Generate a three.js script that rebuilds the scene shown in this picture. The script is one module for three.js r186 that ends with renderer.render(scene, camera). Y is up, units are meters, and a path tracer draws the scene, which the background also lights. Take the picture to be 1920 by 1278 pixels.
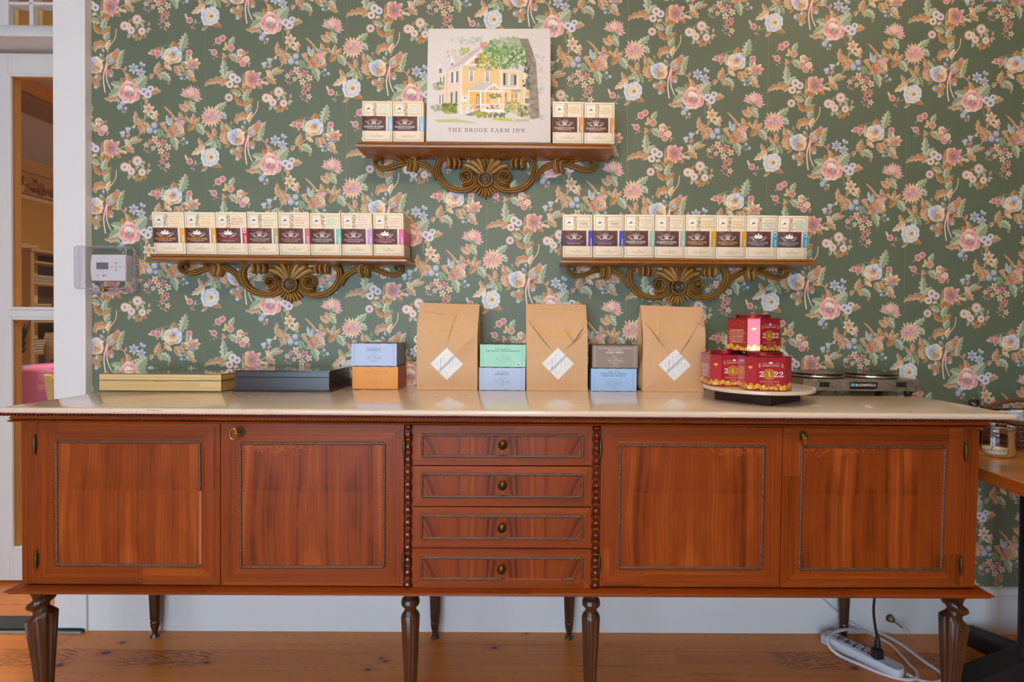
import * as THREE from 'three';
import { RoundedBoxGeometry } from 'three/addons/geometries/RoundedBoxGeometry.js';
import { mergeGeometries, toCreasedNormals } from 'three/addons/utils/BufferGeometryUtils.js';
import { RectAreaLightUniformsLib } from 'three/addons/lights/RectAreaLightUniformsLib.js';

// ---------------------------------------------------------------- camera, sky, lights, exposure
const W = 1920, H = 1278, F = 1000;
const scene = new THREE.Scene();
const camera = new THREE.PerspectiveCamera(2 * Math.atan(H / 2 / F) * 180 / Math.PI, W / H, 0.05, 40);
camera.rotation.order = 'YXZ';
camera.rotation.set(-0.011783, -0.00604, 0.007705);
camera.position.set(0, 1.035, 1.8);
const PX = 1007.86, PY = 619.78;                       // where the lens axis meets the picture: the lens is shifted
camera.setViewOffset(W, H, W / 2 - PX, H / 2 - PY, W, H);
camera.updateMatrixWorld(true);
const renderer = new THREE.WebGLRenderer({ antialias: true });
renderer.toneMapping = THREE.LinearToneMapping;
renderer.toneMappingExposure = 1.0;
renderer.shadowMap.enabled = true;
RectAreaLightUniformsLib.init();
scene.background = new THREE.Color().setRGB(6.4, 8.6, 10.9);   // overcast daylight beyond the windows

// a direction through a picture point, to measure real positions on real planes
const camR = new THREE.Matrix4().makeRotationFromEuler(camera.rotation);
const ray = (u, v) => new THREE.Vector3((u - PX) / F, -(v - PY) / F, -1).applyMatrix4(camR);
function at(u, v, z) { const d = ray(u, v), t = (z - camera.position.z) / d.z; return camera.position.clone().addScaledVector(d, t); }
function atY(u, v, y) { const d = ray(u, v), t = (y - camera.position.y) / d.y; return camera.position.clone().addScaledVector(d, t); }
function atX(u, v, x) { const d = ray(u, v), t = (x - camera.position.x) / d.x; return camera.position.clone().addScaledVector(d, t); }

// ---------------------------------------------------------------- small helpers
const V2 = (x, y) => new THREE.Vector2(x, y), V3 = (x, y, z) => new THREE.Vector3(x, y, z);
const { PI, sin, cos, abs, min, max, floor, sqrt, hypot, atan2, random } = Object.assign({}, Object.fromEntries(Object.getOwnPropertyNames(Math).map(k => [k, Math[k]])));
function rng(seed) { let s = seed >>> 0; return () => { s = (s + 0x6D2B79F5) >>> 0; let t = Math.imul(s ^ (s >>> 15), 1 | s); t = (t + Math.imul(t ^ (t >>> 7), 61 | t)) ^ t; return ((t ^ (t >>> 14)) >>> 0) / 4294967296; }; }
const clamp = (x, a = 0, b = 1) => min(b, max(a, x));
const lerp = (a, b, t) => a + (b - a) * t;
const smooth = (a, b, x) => { const t = clamp((x - a) / (b - a)); return t * t * (3 - 2 * t); };
function hash(x, y) { let h = Math.imul(x | 0, 374761393) + Math.imul(y | 0, 668265263); h = Math.imul(h ^ (h >>> 13), 1274126177); return ((h ^ (h >>> 16)) >>> 0) / 4294967296; }
function noise(x, y) { const i = floor(x), j = floor(y), u = x - i, v = y - j, a = u * u * (3 - 2 * u), b = v * v * (3 - 2 * v); return lerp(lerp(hash(i, j), hash(i + 1, j), a), lerp(hash(i, j + 1), hash(i + 1, j + 1), a), b); }
const fbm = (x, y, n = 4) => { let s = 0, a = 0.5; for (let k = 0; k < n; k++) { s += a * noise(x, y); x = x * 2.03 + 17.1; y = y * 2.03 + 9.7; a /= 2; } return s; };

const used = {};
function numbered(n) { if (!(n in used)) { used[n] = 0; return n; } used[n]++; return n + '_' + String(used[n]).padStart(3, '0'); }
function shade(m) { m.castShadow = m.receiveShadow = true; return m; }
function tag(o, label, category, group) { o.userData.label = label; o.userData.category = category; if (group) o.userData.group = group; return o; }
function thing(name, label, category, pos = V3(0, 0, 0), group) {
  const o = new THREE.Group(); o.name = numbered(name); o.position.copy(pos); scene.add(o); return tag(o, label, category, group);
}
// geometry arrives in world metres; a part is kept in its thing's own axes
function part(name, geo, mat, parent, label) {
  const g = Array.isArray(geo) ? merge(geo) : geo;
  const m = shade(new THREE.Mesh(g, mat)); m.name = parent ? name : numbered(name);
  if (label) m.userData.label = label;
  if (!parent) { scene.add(m); return m; }
  let p = V3(0, 0, 0), q = parent; while (q && q !== scene) { p.add(q.position); q = q.parent; }
  m.position.copy(p).negate(); parent.add(m); return m;
}
function localPart(name, geo, mat, parent, label) {
  const m = shade(new THREE.Mesh(Array.isArray(geo) ? merge(geo) : geo, mat)); m.name = name; if (label) m.userData.label = label; parent.add(m); return m;
}
function struct(name, geo, mat, parent) { const m = part(name, geo, mat, parent); m.userData.kind = 'structure'; return m; }
function merge(list) {
  const keys = list.some(g => g.getAttribute('color')) ? ['position', 'normal', 'uv', 'color'] : ['position', 'normal', 'uv'];
  return mergeGeometries(list.map(g => {
    g = g.index ? g.toNonIndexed() : g;
    for (const k of Object.keys(g.attributes)) if (!keys.includes(k)) g.deleteAttribute(k);
    const n = g.getAttribute('position').count;
    if (!g.getAttribute('uv')) g.setAttribute('uv', new THREE.BufferAttribute(new Float32Array(n * 2), 2));
    if (!g.getAttribute('normal')) g.computeVertexNormals();
    if (keys.length > 3 && !g.getAttribute('color')) g.setAttribute('color', new THREE.BufferAttribute(new Float32Array(n * 3).fill(1), 3));
    return g;
  }));
}
// uv in metres by the dominant side of the normal (offset so that alike pieces do not repeat)
function boxUV(g, ou = 0, ov = 0, swap = false) {
  if (g.index) g = g.toNonIndexed();
  const p = g.getAttribute('position'), n = g.getAttribute('normal'), uv = new Float32Array(p.count * 2);
  for (let i = 0; i < p.count; i++) {
    const ax = abs(n.getX(i)), ay = abs(n.getY(i)), az = abs(n.getZ(i));
    let u, v; if (az >= ax && az >= ay) { u = p.getX(i); v = p.getY(i); } else if (ay >= ax) { u = p.getX(i); v = p.getZ(i); } else { u = p.getZ(i); v = p.getY(i); }
    uv[2 * i] = (swap ? v : u) + ou; uv[2 * i + 1] = (swap ? u : v) + ov;
  }
  g.setAttribute('uv', new THREE.BufferAttribute(uv, 2)); return g;
}
// a box between two corners, edges rounded by r
function rbox(x0, y0, z0, x1, y1, z1, r = 0.002, seg = 2) {
  const g = r > 0 ? new RoundedBoxGeometry(x1 - x0, y1 - y0, z1 - z0, seg, min(r, (x1 - x0) / 2.01, (y1 - y0) / 2.01, (z1 - z0) / 2.01)) : new THREE.BoxGeometry(x1 - x0, y1 - y0, z1 - z0);
  g.translate((x0 + x1) / 2, (y0 + y1) / 2, (z0 + z1) / 2); return boxUV(g);
}
// a slab whose front is the quadrilateral a,b,c,d (counter-clockwise from lower left, on a plane of constant z), thickness t backwards, bevel b
function slab(q, z, t, b = 0.0015) {
  const s = new THREE.Shape(q.map(p => V2(p.x, p.y)));
  const c = q.reduce((a, p) => a.add(V2(p.x / 4, p.y / 4)), V2(0, 0));
  const inner = new THREE.Shape(q.map(p => V2(p.x + Math.sign(c.x - p.x) * b, p.y + Math.sign(c.y - p.y) * b)));
  const g = new THREE.ExtrudeGeometry(b > 0 ? inner : s, { depth: t - 2 * b, bevelEnabled: b > 0, bevelThickness: b, bevelSize: b, bevelSegments: 2 });
  g.translate(0, 0, z - t + b); g.computeVertexNormals(); return boxUV(g);
}
const quad = (l, t, r, b, z) => [at(l, b, z), at(r, b, z), at(r, t, z), at(l, t, z)];
const lathe = (pts, seg = 24) => new THREE.LatheGeometry(pts.map(p => V2(max(p[0], 0.00001), p[1])), seg);
function tube(pts, r, seg = 64, rad = 10, closed = false) { return new THREE.TubeGeometry(new THREE.CatmullRomCurve3(pts, closed, 'centripetal'), seg, r, rad, closed); }
// a profile in the y-z plane swept along x, ends closed
function sweepX(profile, x0, x1, ends = null) {
  const s = new THREE.Shape(profile.map(p => V2(p[0], p[1])));     // p = [z, y]
  const g = new THREE.ExtrudeGeometry(s, { depth: x1 - x0, bevelEnabled: false });
  // shape x -> z, shape y -> y, extrude z -> x
  const a = g.getAttribute('position');
  for (let i = 0; i < a.count; i++) { const z = a.getX(i), y = a.getY(i), x = a.getZ(i); a.setXYZ(i, x + x0, y, z); }
  // the map (x,y,z)->(z,y,x) flips handedness: reverse the triangles
  for (let i = 0; i < a.count; i += 3) { for (const k of ['getX', 'getY', 'getZ']) void k; const b = [a.getX(i + 1), a.getY(i + 1), a.getZ(i + 1)], c = [a.getX(i + 2), a.getY(i + 2), a.getZ(i + 2)]; a.setXYZ(i + 1, ...c); a.setXYZ(i + 2, ...b); }
  g.deleteAttribute('normal'); g.computeVertexNormals(); return boxUV(toCreasedNormals(g, 0.6));
}
// a moulding of profile [out, y] that runs round the front and both sides of a rectangle
function mouldU(profile, x0, x1, zFront, zBack, closedTop = true) {
  const pos = [], uv = [], n = profile.length;
  const ring = profile.map(([o, y]) => [V3(x0 - o, y, zBack), V3(x0 - o, y, zFront + o), V3(x1 + o, y, zFront + o), V3(x1 + o, y, zBack)]);
  const q = (a, b, c, d) => { for (const p of [a, b, c, a, c, d]) { pos.push(p.x, p.y, p.z); uv.push(p.x + p.z, p.y); } };
  for (let i = 0; i + 1 < n; i++) for (let k = 0; k < 3; k++) q(ring[i][k], ring[i][k + 1], ring[i + 1][k + 1], ring[i + 1][k]);
  const t = ring[n - 1], b = ring[0]; q(t[0], t[1], t[2], t[3]); q(b[3], b[2], b[1], b[0]);
  for (let i = 0; i + 1 < n; i++) { }
  const back = [...ring.map(r => r[0])]; for (let i = 0; i + 1 < n; i++) { q(ring[i][0], ring[i + 1][0], ring[i + 1][3], ring[i][3]); }
  const g = new THREE.BufferGeometry(); g.setAttribute('position', new THREE.Float32BufferAttribute(pos, 3)); g.setAttribute('uv', new THREE.Float32BufferAttribute(uv, 2));
  g.computeVertexNormals(); return boxUV(toCreasedNormals(g, 0.7));
}
// ---------------------------------------------------------------- textures and materials
function canvas(w, h) { const c = document.createElement('canvas'); c.width = w; c.height = h; return [c, c.getContext('2d')]; }
function canvasTex(c, repeat = false) { const t = new THREE.CanvasTexture(c); t.colorSpace = THREE.SRGBColorSpace; t.magFilter = THREE.LinearFilter; if (repeat) t.wrapS = t.wrapT = THREE.RepeatWrapping; t.needsUpdate = true; return t; }
// fn(u,v) -> [r,g,b] 0..255 sRGB
function dataTex(w, h, fn, mx = 1, my = 1) {
  const d = new Uint8Array(w * h * 4);
  for (let j = 0; j < h; j++) for (let i = 0; i < w; i++) { const c = fn((i + 0.5) / w, (j + 0.5) / h), k = (j * w + i) * 4; d[k] = clamp(c[0], 0, 255); d[k + 1] = clamp(c[1], 0, 255); d[k + 2] = clamp(c[2], 0, 255); d[k + 3] = 255; }
  const t = new THREE.DataTexture(d, w, h, THREE.RGBAFormat); t.colorSpace = THREE.SRGBColorSpace; t.magFilter = THREE.LinearFilter; t.wrapS = t.wrapT = THREE.RepeatWrapping; t.repeat.set(mx, my); t.needsUpdate = true; return t;
}
const std = (o) => new THREE.MeshStandardMaterial(o);
const phys = (o) => new THREE.MeshPhysicalMaterial(o);
const C = (h) => new THREE.Color(h);
const mixc = (a, b, t) => [lerp(a[0], b[0], t), lerp(a[1], b[1], t), lerp(a[2], b[2], t)];
// ---------------------------------------------------------------- wallpaper print: one drop of one strip, drawn motif by motif
const WP_W = 1197, WP_H = 1189;         // the drop in drawing units
function wallpaperCanvas() {
  const N = 1280, [cv, g] = canvas(N, N);
  g.fillStyle = '#626c56'; g.fillRect(0, 0, N, N);
  const R = rng(7);
  const TAN = ['#a3714a', '#bd8f64', '#e3c4a0'], PALE = ['#66784f', '#a3ae8a', '#dcdac0'], GRN = ['#4f6840', '#7f9568', '#b9c49c'], BRN = ['#8f5630', '#b47a45', '#d6a672'];
  const PINK = ['#a04550', '#c9787a', '#efcabd'], BLU = ['#7483a5', '#a7b2c8', '#dfe0e1'], CRM = ['#b98a5c', '#dcbb92', '#f3e3cc'], YEL = ['#b98036', '#dcae62', '#f3dba2'];
  const MUTE = ['#a85f50', '#c48672', '#e9c2a8'];
  const rad = a => a * PI / 180;
  let X = g;
  const put = (fn) => { for (let i = -1; i <= 1; i++) for (let j = -1; j <= 1; j++) { g.save(); g.setTransform(N / WP_W, 0, 0, N / WP_H, (i * WP_W - 41) * N / WP_W, (i * WP_H / 2 + j * WP_H) * N / WP_H); fn(); g.restore(); } if (0) X = g; };
  // a leaf from (x,y) along angle a, bending by 'bend' degrees over its length, with n ragged lobes on each side
  function leafPts(x, y, len, wid, a, bend, n, rag) {
    const L = [], Rr = [], M = [], S = 40; let px = x, py = y;
    for (let i = 0; i <= S; i++) {
      const t = i / S, d = rad(a + bend * t * t * 0.6 + bend * t * 0.4), ds = len / S; px += cos(d) * ds; py += sin(d) * ds;
      const w0 = wid * 0.56 * Math.pow(sin(PI * Math.pow(t, 0.75)), 0.8);
      const ph = (t * n) % 1, saw = n ? 1 - rag * Math.pow(ph < 0.72 ? (0.72 - ph) / 0.72 : (ph - 0.72) / 0.28, 1.5) * 1.05 : 1;
      const w = max(w0 * saw, t < 0.08 ? wid * 0.06 : 0.6);
      const ph2 = (t * n + 0.35) % 1, saw2 = n ? 1 - rag * Math.pow(ph2 < 0.72 ? (0.72 - ph2) / 0.72 : (ph2 - 0.72) / 0.28, 1.5) * 1.05 : 1;
      const w2 = max(w0 * saw2, t < 0.08 ? wid * 0.06 : 0.6);
      M.push([px, py]); L.push([px + sin(d) * w, py - cos(d) * w]); Rr.push([px - sin(d) * w2, py + cos(d) * w2]);
    }
    return [L, Rr, M];
  }
  function poly(pts, close = true) { g.beginPath(); pts.forEach((p, i) => i ? g.lineTo(p[0], p[1]) : g.moveTo(p[0], p[1])); if (close) g.closePath(); }
  function leaf(x, y, len, wid, a, bend = 0, pal = TAN, n = 4, rag = 0.5) {
    put(() => {
      const [L, Rr, M] = leafPts(x, y, len, wid, a, bend, n, rag);
      poly([...L, ...Rr.slice().reverse()]); g.fillStyle = pal[1]; g.fill();
      g.lineWidth = 2.6; g.strokeStyle = pal[2]; g.stroke();
      poly([...L, ...M.slice().reverse()]); g.fillStyle = pal[2]; g.globalAlpha = 0.42; g.fill(); g.globalAlpha = 1;
      poly([...M, ...Rr.slice().reverse()]); g.fillStyle = pal[0]; g.globalAlpha = 0.28; g.fill(); g.globalAlpha = 1;
      g.lineWidth = max(1.5, wid * 0.035); g.strokeStyle = pal[0]; g.globalAlpha = 0.75; poly(M, false); g.stroke();
      g.lineWidth = 1.6; const k = max(3, n * 2);
      for (let i = 1; i < k; i++) { const j = floor(i / k * 38), j2 = min(40, j + 5); for (const E of [L, Rr]) { g.globalAlpha = 0.5; g.strokeStyle = i % 2 ? pal[0] : pal[2]; g.beginPath(); g.moveTo(...M[j]); g.lineTo(lerp(M[j2][0], E[j2][0], 0.78), lerp(M[j2][1], E[j2][1], 0.78)); g.stroke(); } }
      g.globalAlpha = 1;
    });
  }
  function curve(pts) { g.beginPath(); g.moveTo(...pts[0]); for (let i = 1; i < pts.length - 1; i++) { const mx = i === pts.length - 2 ? pts[i + 1][0] : (pts[i][0] + pts[i + 1][0]) / 2, my = i === pts.length - 2 ? pts[i + 1][1] : (pts[i][1] + pts[i + 1][1]) / 2; g.quadraticCurveTo(pts[i][0], pts[i][1], mx, my); } if (pts.length === 2) g.lineTo(...pts[1]); }
  function stem(pts, w = 8, pal = TAN) { put(() => { g.lineCap = 'round'; curve(pts); g.lineWidth = w; g.strokeStyle = pal[0]; g.stroke(); curve(pts.map(p => [p[0] - w * 0.15, p[1] - w * 0.15])); g.lineWidth = w * 0.55; g.strokeStyle = pal[1]; g.stroke(); curve(pts.map(p => [p[0] + w * 0.22, p[1] - w * 0.1])); g.lineWidth = w * 0.25; g.strokeStyle = pal[2]; g.stroke(); }); }
  const petalPath = (r, w, tip) => { g.beginPath(); g.moveTo(0, 0);
    if (tip) { g.bezierCurveTo(w, -r * 0.25, w * 0.85, -r * 0.7, 0, -r); g.bezierCurveTo(-w * 0.85, -r * 0.7, -w, -r * 0.25, 0, 0); return; }
    const s = (k) => hash(floor(r * 13) + k, floor(w * 7)), ends = []; for (let k = 0; k <= 5; k++) { const t = k / 5 * 2 - 1; ends.push([w * t * 0.98, -r * (1 - 0.3 * t * t) * (0.9 + 0.12 * s(k))]); }
    g.bezierCurveTo(-w * 0.35, -r * 0.15, -w * 1.05, -r * 0.35, ends[0][0], ends[0][1]);
    for (let k = 1; k <= 5; k++) { const a = ends[k - 1], b = ends[k], mx = (a[0] + b[0]) / 2, my = (a[1] + b[1]) / 2; g.quadraticCurveTo(mx * 1.05, my * (1.12 + 0.05 * s(k + 9)), b[0], b[1]); }
    g.bezierCurveTo(w * 1.05, -r * 0.35, w * 0.35, -r * 0.15, 0, 0); };
  function petal(x, y, r, w, a, pal, tip = false, veins = 2) {
    g.save(); g.translate(x, y); g.rotate(rad(a + 90)); petalPath(r, w, tip);
    const gr = g.createLinearGradient(0, 0, 0, -r); gr.addColorStop(0, pal[0]); gr.addColorStop(0.45, pal[1]); gr.addColorStop(1, pal[2]); g.fillStyle = gr; g.fill();
    g.lineWidth = max(1.2, r * 0.045); g.strokeStyle = pal[2]; g.globalAlpha = 0.7; g.stroke(); g.save(); g.clip(); if (r > 40) { g.globalAlpha = 0.55; g.fillStyle = pal[0]; for (let k = 0; k < 3; k++) { const o = w * (hash(floor(r), k + floor(w)) * 1.5 - 0.75); g.beginPath(); g.moveTo(0, 0); g.quadraticCurveTo(o * 0.5 - w * 0.06, -r * 0.4, o, -r * (0.55 + 0.3 * hash(k, floor(r)))); g.quadraticCurveTo(o * 0.7 + w * 0.12, -r * 0.3, 0, 0); g.fill(); } } g.globalAlpha = 0.6; g.shadowColor = 'transparent'; g.restore(); g.globalAlpha = 0.45;
    for (let k = 0; k < veins; k++) { const o = (k - (veins - 1) / 2) * w * 0.55; g.beginPath(); g.moveTo(o * 0.2, -r * 0.15); g.quadraticCurveTo(o * 0.9, -r * 0.5, o, -r * 0.82); g.strokeStyle = k % 2 ? pal[2] : pal[0]; g.stroke(); }
    g.restore();
  }
  const dot = (x, y, r, c) => { g.beginPath(); g.arc(x, y, r, 0, 7); g.fillStyle = c; g.fill(); };
  function five(x, y, r, pal, cen = '#7f8fb2', n = 5, rot = 0) { put(() => { for (let k = 0; k < n; k++) petal(x, y, r, r * 0.62, rot + k * 360 / n, [pal[1], pal[1], pal[2]], false, 1); for (let k = 0; k < n; k++) { g.globalAlpha = 0.5; petal(x, y, r * 0.55, r * 0.2, rot + k * 360 / n, [pal[0], pal[0], pal[1]], true, 0); g.globalAlpha = 1; } dot(x, y, r * 0.2, cen); dot(x - r * 0.06, y - r * 0.06, r * 0.09, '#efe6d2'); }); }
  function star(x, y, r, pal, n = 5, rot = -90, cen = '#b5564f') { put(() => { for (let k = 0; k < n; k++) petal(x, y, r, r * 0.36, rot + k * 360 / n, pal, true, 1); dot(x, y, r * 0.15, cen); }); }
  function daisy(x, y, r, outer = PINK, mid = CRM, cen = BLU, rot = 0) { put(() => { const n = 13; for (let k = 0; k < n; k++) petal(x, y, r, r * 0.26, rot + k * 360 / n, [outer[0], outer[1], outer[2]], false, 0); for (let k = 0; k < n; k++) petal(x, y, r * 0.72, r * 0.17, rot + 13 + k * 360 / n, [mid[1], mid[1], mid[2]], false, 0); dot(x, y, r * 0.36, cen[1]); dot(x, y, r * 0.18, cen[0]); dot(x - r * 0.12, y - r * 0.12, r * 0.07, cen[2]); }); }
  function bud(x, y, len, a, pal, w = 0.42) { put(() => { petal(x, y, len, len * w, a, pal, true, 1); }); }
  function mum(x, y, r, a0, a1, n, pal) { put(() => { for (let l = 0; l < 3; l++) for (let k = 0; k < n; k++) { const a = a0 + (a1 - a0) * (k + (l % 2) * 0.5) / n, rr = r * (1 - l * 0.22) * (0.86 + 0.2 * hash(k + 7 * l, 3)); petal(x, y, rr, rr * 0.15, a, l === 2 ? [pal[0], pal[1], pal[2]] : pal, true, 1); } }); }

  // stems first, then leaves, then flowers
  stem([[180, 215], [186, 165], [215, 135], [250, 125], [262, 95]], 7); stem([[252, 95], [225, 40], [200, 10]], 4, BRN); stem([[118, 105], [160, 145], [186, 160]], 4, BRN); stem([[185, 205], [215, 180], [245, 130]], 4, BRN);
  stem([[300, 380], [340, 405], [365, 440]], 9); stem([[365, 425], [378, 500], [372, 560], [405, 630], [418, 712]], 10); stem([[420, 672], [470, 612], [490, 562], [488, 515]], 8, CRM); stem([[500, 520], [540, 510]], 4, BRN);
  stem([[505, 335], [560, 312], [590, 285], [575, 250]], 7, CRM); stem([[600, 170], [640, 130], [690, 112], [735, 70], [745, 40]], 8); stem([[640, 280], [672, 240], [690, 195], [698, 178]], 8); stem([[590, 230], [585, 262], [572, 290]], 5, GRN);
  stem([[770, 118], [820, 100], [870, 125], [910, 165]], 6, GRN); stem([[830, 160], [845, 190], [870, 225]], 9, GRN); stem([[825, 170], [822, 215], [815, 240]], 4, GRN); stem([[850, 200], [875, 240], [885, 275], [870, 350], [880, 470]], 4, GRN); stem([[840, 215], [790, 240], [755, 330]], 3, PALE);
  stem([[1060, 80], [1110, 88], [1150, 120], [1200, 150]], 5, MUTE); stem([[1215, 175], [1247, 190], [1262, 198]], 6, CRM); stem([[1105, 440], [1150, 462], [1200, 450], [1222, 432]], 5, PALE); stem([[1150, 462], [1135, 485]], 4, PALE);
  stem([[8, 765], [50, 775], [75, 775]], 7, MUTE); stem([[92, 725], [100, 775], [125, 820]], 8, MUTE); stem([[70, 842], [120, 838], [150, 815]], 7); stem([[130, 835], [190, 860], [245, 880]], 9); stem([[28, 920], [50, 960]], 8, CRM);
  stem([[265, 720], [300, 750], [370, 768], [420, 765]], 8, GRN); stem([[480, 805], [520, 842], [560, 860], [568, 908]], 12, MUTE); stem([[440, 860], [450, 830], [490, 818], [520, 835]], 4, PALE); stem([[370, 735], [395, 770], [410, 785]], 4, PALE);
  stem([[630, 920], [632, 880]], 5, GRN); stem([[665, 905], [690, 880]], 5, GRN); stem([[700, 830], [690, 860]], 4, GRN); stem([[785, 895], [830, 885], [900, 830], [960, 800], [1000, 770]], 9); stem([[720, 1075], [738, 1110], [735, 1140]], 12, TAN); stem([[735, 1140], [738, 1200], [724, 1262]], 8); stem([[770, 1215], [735, 1262], [720, 1290]], 5, PALE);
  stem([[695, 1115], [700, 1150], [706, 1185]], 4, PALE); stem([[498, 1095], [492, 1130], [515, 1152]], 5, PALE); stem([[840, 672], [890, 640], [930, 650]], 4, PALE); stem([[1040, 750], [1075, 722], [1095, 712]], 5, PALE); stem([[1068, 800], [1074, 860], [1060, 895]], 5, GRN); stem([[1060, 880], [1040, 925]], 4, GRN); stem([[1115, 1095], [1118, 1130], [1130, 1140]], 6, GRN); stem([[1108, 1180], [1085, 1185], [1066, 1215], [1078, 1250]], 6, BRN); stem([[1090, 1190], [1085, 1250]], 5, BRN); stem([[1012, 270], [1030, 290], [1060, 275]], 4, PALE); stem([[620, 440], [585, 470]], 3, BRN); stem([[720, 528], [750, 510], [770, 470]], 3, BRN); stem([[350, 1000], [370, 980]], 3, PALE);

  leaf(245, 40, 80, 46, -52, -20, PALE, 4); leaf(225, 62, 42, 22, -105, 0, YEL, 0); leaf(225, 66, 38, 22, 160, 0, YEL, 0); leaf(100, 92, 28, 14, 200, 0, PALE, 0); leaf(215, 150, 52, 20, -110, -50, TAN, 2); leaf(188, 160, 45, 20, -60, -60, TAN, 2); leaf(248, 130, 30, 18, 40, 60, MUTE, 0);
  leaf(250, 130, 92, 62, 10, 95, PALE, 5, 0.6); leaf(212, 330, 160, 70, -100, 18, PALE, 4, 0.6); leaf(222, 330, 92, 46, -75, 70, PALE, 3, 0.5); leaf(215, 345, 90, 38, 195, 25, GRN, 2); leaf(205, 345, 80, 44, 190, 30, BRN, 3);
  leaf(190, 350, 165, 52, 190, -62, TAN, 4, 0.55); leaf(228, 345, 70, 52, 165, -70, TAN, 3, 0.55); leaf(360, 430, 150, 26, -78, -25, BRN, 0); leaf(365, 400, 70, 26, -55, -20, PALE, 2);
  leaf(440, 360, 100, 46, 140, -40, BRN, 2, 0.3); leaf(430, 380, 95, 40, 110, 20, BRN, 3, 0.4); leaf(480, 355, 70, 34, 60, -30, BRN, 0); leaf(505, 350, 42, 24, 10, 0, CRM, 0); leaf(540, 355, 40, 22, 15, 20, CRM, 0);
  leaf(350, 460, 95, 52, 195, 35, PALE, 4, 0.55); leaf(372, 515, 100, 54, -75, 10, PALE, 4, 0.5); leaf(375, 520, 70, 44, -20, 20, GRN, 3, 0.5); leaf(372, 545, 95, 42, 195, 70, BRN, 3, 0.35); leaf(375, 565, 105, 34, -35, -40, BRN, 2, 0.3);
  leaf(392, 610, 82, 52, -65, 12, PALE, 3, 0.5); leaf(408, 660, 150, 66, 215, -165, TAN, 4, 0.4); leaf(410, 690, 90, 40, -82, 30, CRM, 2, 0.3);
  leaf(285, 418, 34, 26, 150, 0, BRN, 2); leaf(285, 400, 44, 24, -30, 10, CRM, 2); leaf(298, 500, 46, 22, -70, 30, BRN, 0);
  leaf(602, 548, 42, 22, 110, 0, PALE, 0); leaf(625, 555, 34, 18, 60, 0, PALE, 0); leaf(672, 470, 40, 24, 115, 0, PALE, 2); leaf(695, 462, 44, 26, 50, 0, PALE, 2); leaf(705, 440, 30, 18, 20, 0, PALE, 0); leaf(748, 512, 36, 18, 0, 0, PALE, 0); leaf(748, 515, 30, 16, 70, 0, PALE, 0); leaf(765, 485, 34, 14, -90, 20, TAN, 0); leaf(670, 545, 36, 20, 130, 0, BRN, 0); leaf(660, 575, 36, 22, 100, 0, BRN, 0); leaf(675, 575, 34, 20, 60, 0, BRN, 0); leaf(705, 560, 34, 22, 100, 0, BRN, 2); leaf(730, 555, 30, 18, 80, 0, BRN, 0); leaf(598, 455, 28, 16, -70, 0, BRN, 0);
  leaf(655, 120, 105, 44, -95, 12, TAN, 3, 0.5); leaf(700, 120, 60, 34, -100, -70, TAN, 3); leaf(690, 112, 95, 66, 75, -25, TAN, 4, 0.6); leaf(705, 112, 95, 60, 30, 30, TAN, 4, 0.55); leaf(690, 120, 50, 26, 190, -40, TAN, 2); leaf(640, 130, 30, 16, 100, 0, CRM, 0); leaf(855, 120, 62, 32, 5, -60, TAN, 3); leaf(870, 125, 70, 34, 40, 40, TAN, 3); leaf(925, 160, 80, 34, 75, 70, TAN, 2);
  leaf(580, 310, 70, 40, -70, -120, CRM, 2, 0.4); leaf(560, 312, 95, 62, 15, 60, TAN, 4, 0.6); leaf(600, 290, 90, 48, -45, 0, PALE, 4, 0.55); leaf(630, 280, 85, 34, -25, 15, TAN, 2); leaf(690, 205, 44, 16, -60, 0, MUTE, 0);
  leaf(850, 160, 90, 22, 55, 0, GRN, 2); leaf(840, 165, 75, 18, 78, 0, GRN, 2);
  leaf(945, 200, 150, 66, 55, 40, PALE, 3, 0.45); leaf(1095, 92, 90, 44, 5, -40, TAN, 3, 0.6); leaf(1140, 118, 90, 44, -95, 20, TAN, 3, 0.6); leaf(1150, 115, 70, 34, -45, -20, TAN, 2, 0.5); leaf(1150, 115, 82, 56, 140, -30, BRN, 4, 0.6); leaf(1165, 120, 105, 68, 40, 45, PALE, 5, 0.55); leaf(1040, 70, 55, 36, -110, 0, TAN, 3, 0.5); leaf(1035, 72, 62, 40, 10, 20, BRN, 3, 0.5);
  leaf(1232, 305, 85, 40, 215, 60, TAN, 2, 0.4); leaf(1240, 300, 135, 60, 140, 20, CRM, 4, 0.5); leaf(1240, 290, 50, 34, -20, 0, PALE, 2); leaf(1248, 450, 62, 40, 100, 10, BRN, 3, 0.4); leaf(1240, 500, 34, 14, 160, 0, PALE, 0); leaf(1280, 440, 105, 50, 20, 10, BRN, 4, 0.4); leaf(1086, 408, 34, 18, -120, 0, CRM, 2); leaf(1158, 452, 26, 14, -90, 0, PALE, 0);
  leaf(120, 600, 125, 62, -32, -14, PALE, 4, 0.6); leaf(160, 620, 75, 60, 20, 50, PALE, 4, 0.6); leaf(125, 815, 75, 40, -100, 20, TAN, 4, 0.5); leaf(110, 830, 70, 36, 215, 20, TAN, 3, 0.5); leaf(215, 790, 105, 50, -112, 10, TAN, 5, 0.55); leaf(235, 800, 60, 30, -60, -20, PALE, 2); leaf(210, 785, 50, 24, -150, 60, BRN, 2); leaf(235, 870, 110, 58, 215, 70, TAN, 4, 0.4); leaf(225, 850, 75, 44, 240, 80, TAN, 3, 0.4); leaf(250, 872, 52, 24, 130, 20, BRN, 2); leaf(268, 760, 78, 24, 215, 30, PALE, 0); leaf(265, 712, 30, 16, -95, 0, BRN, 0); leaf(340, 760, 50, 20, -30, 0, BRN, 0);
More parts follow.
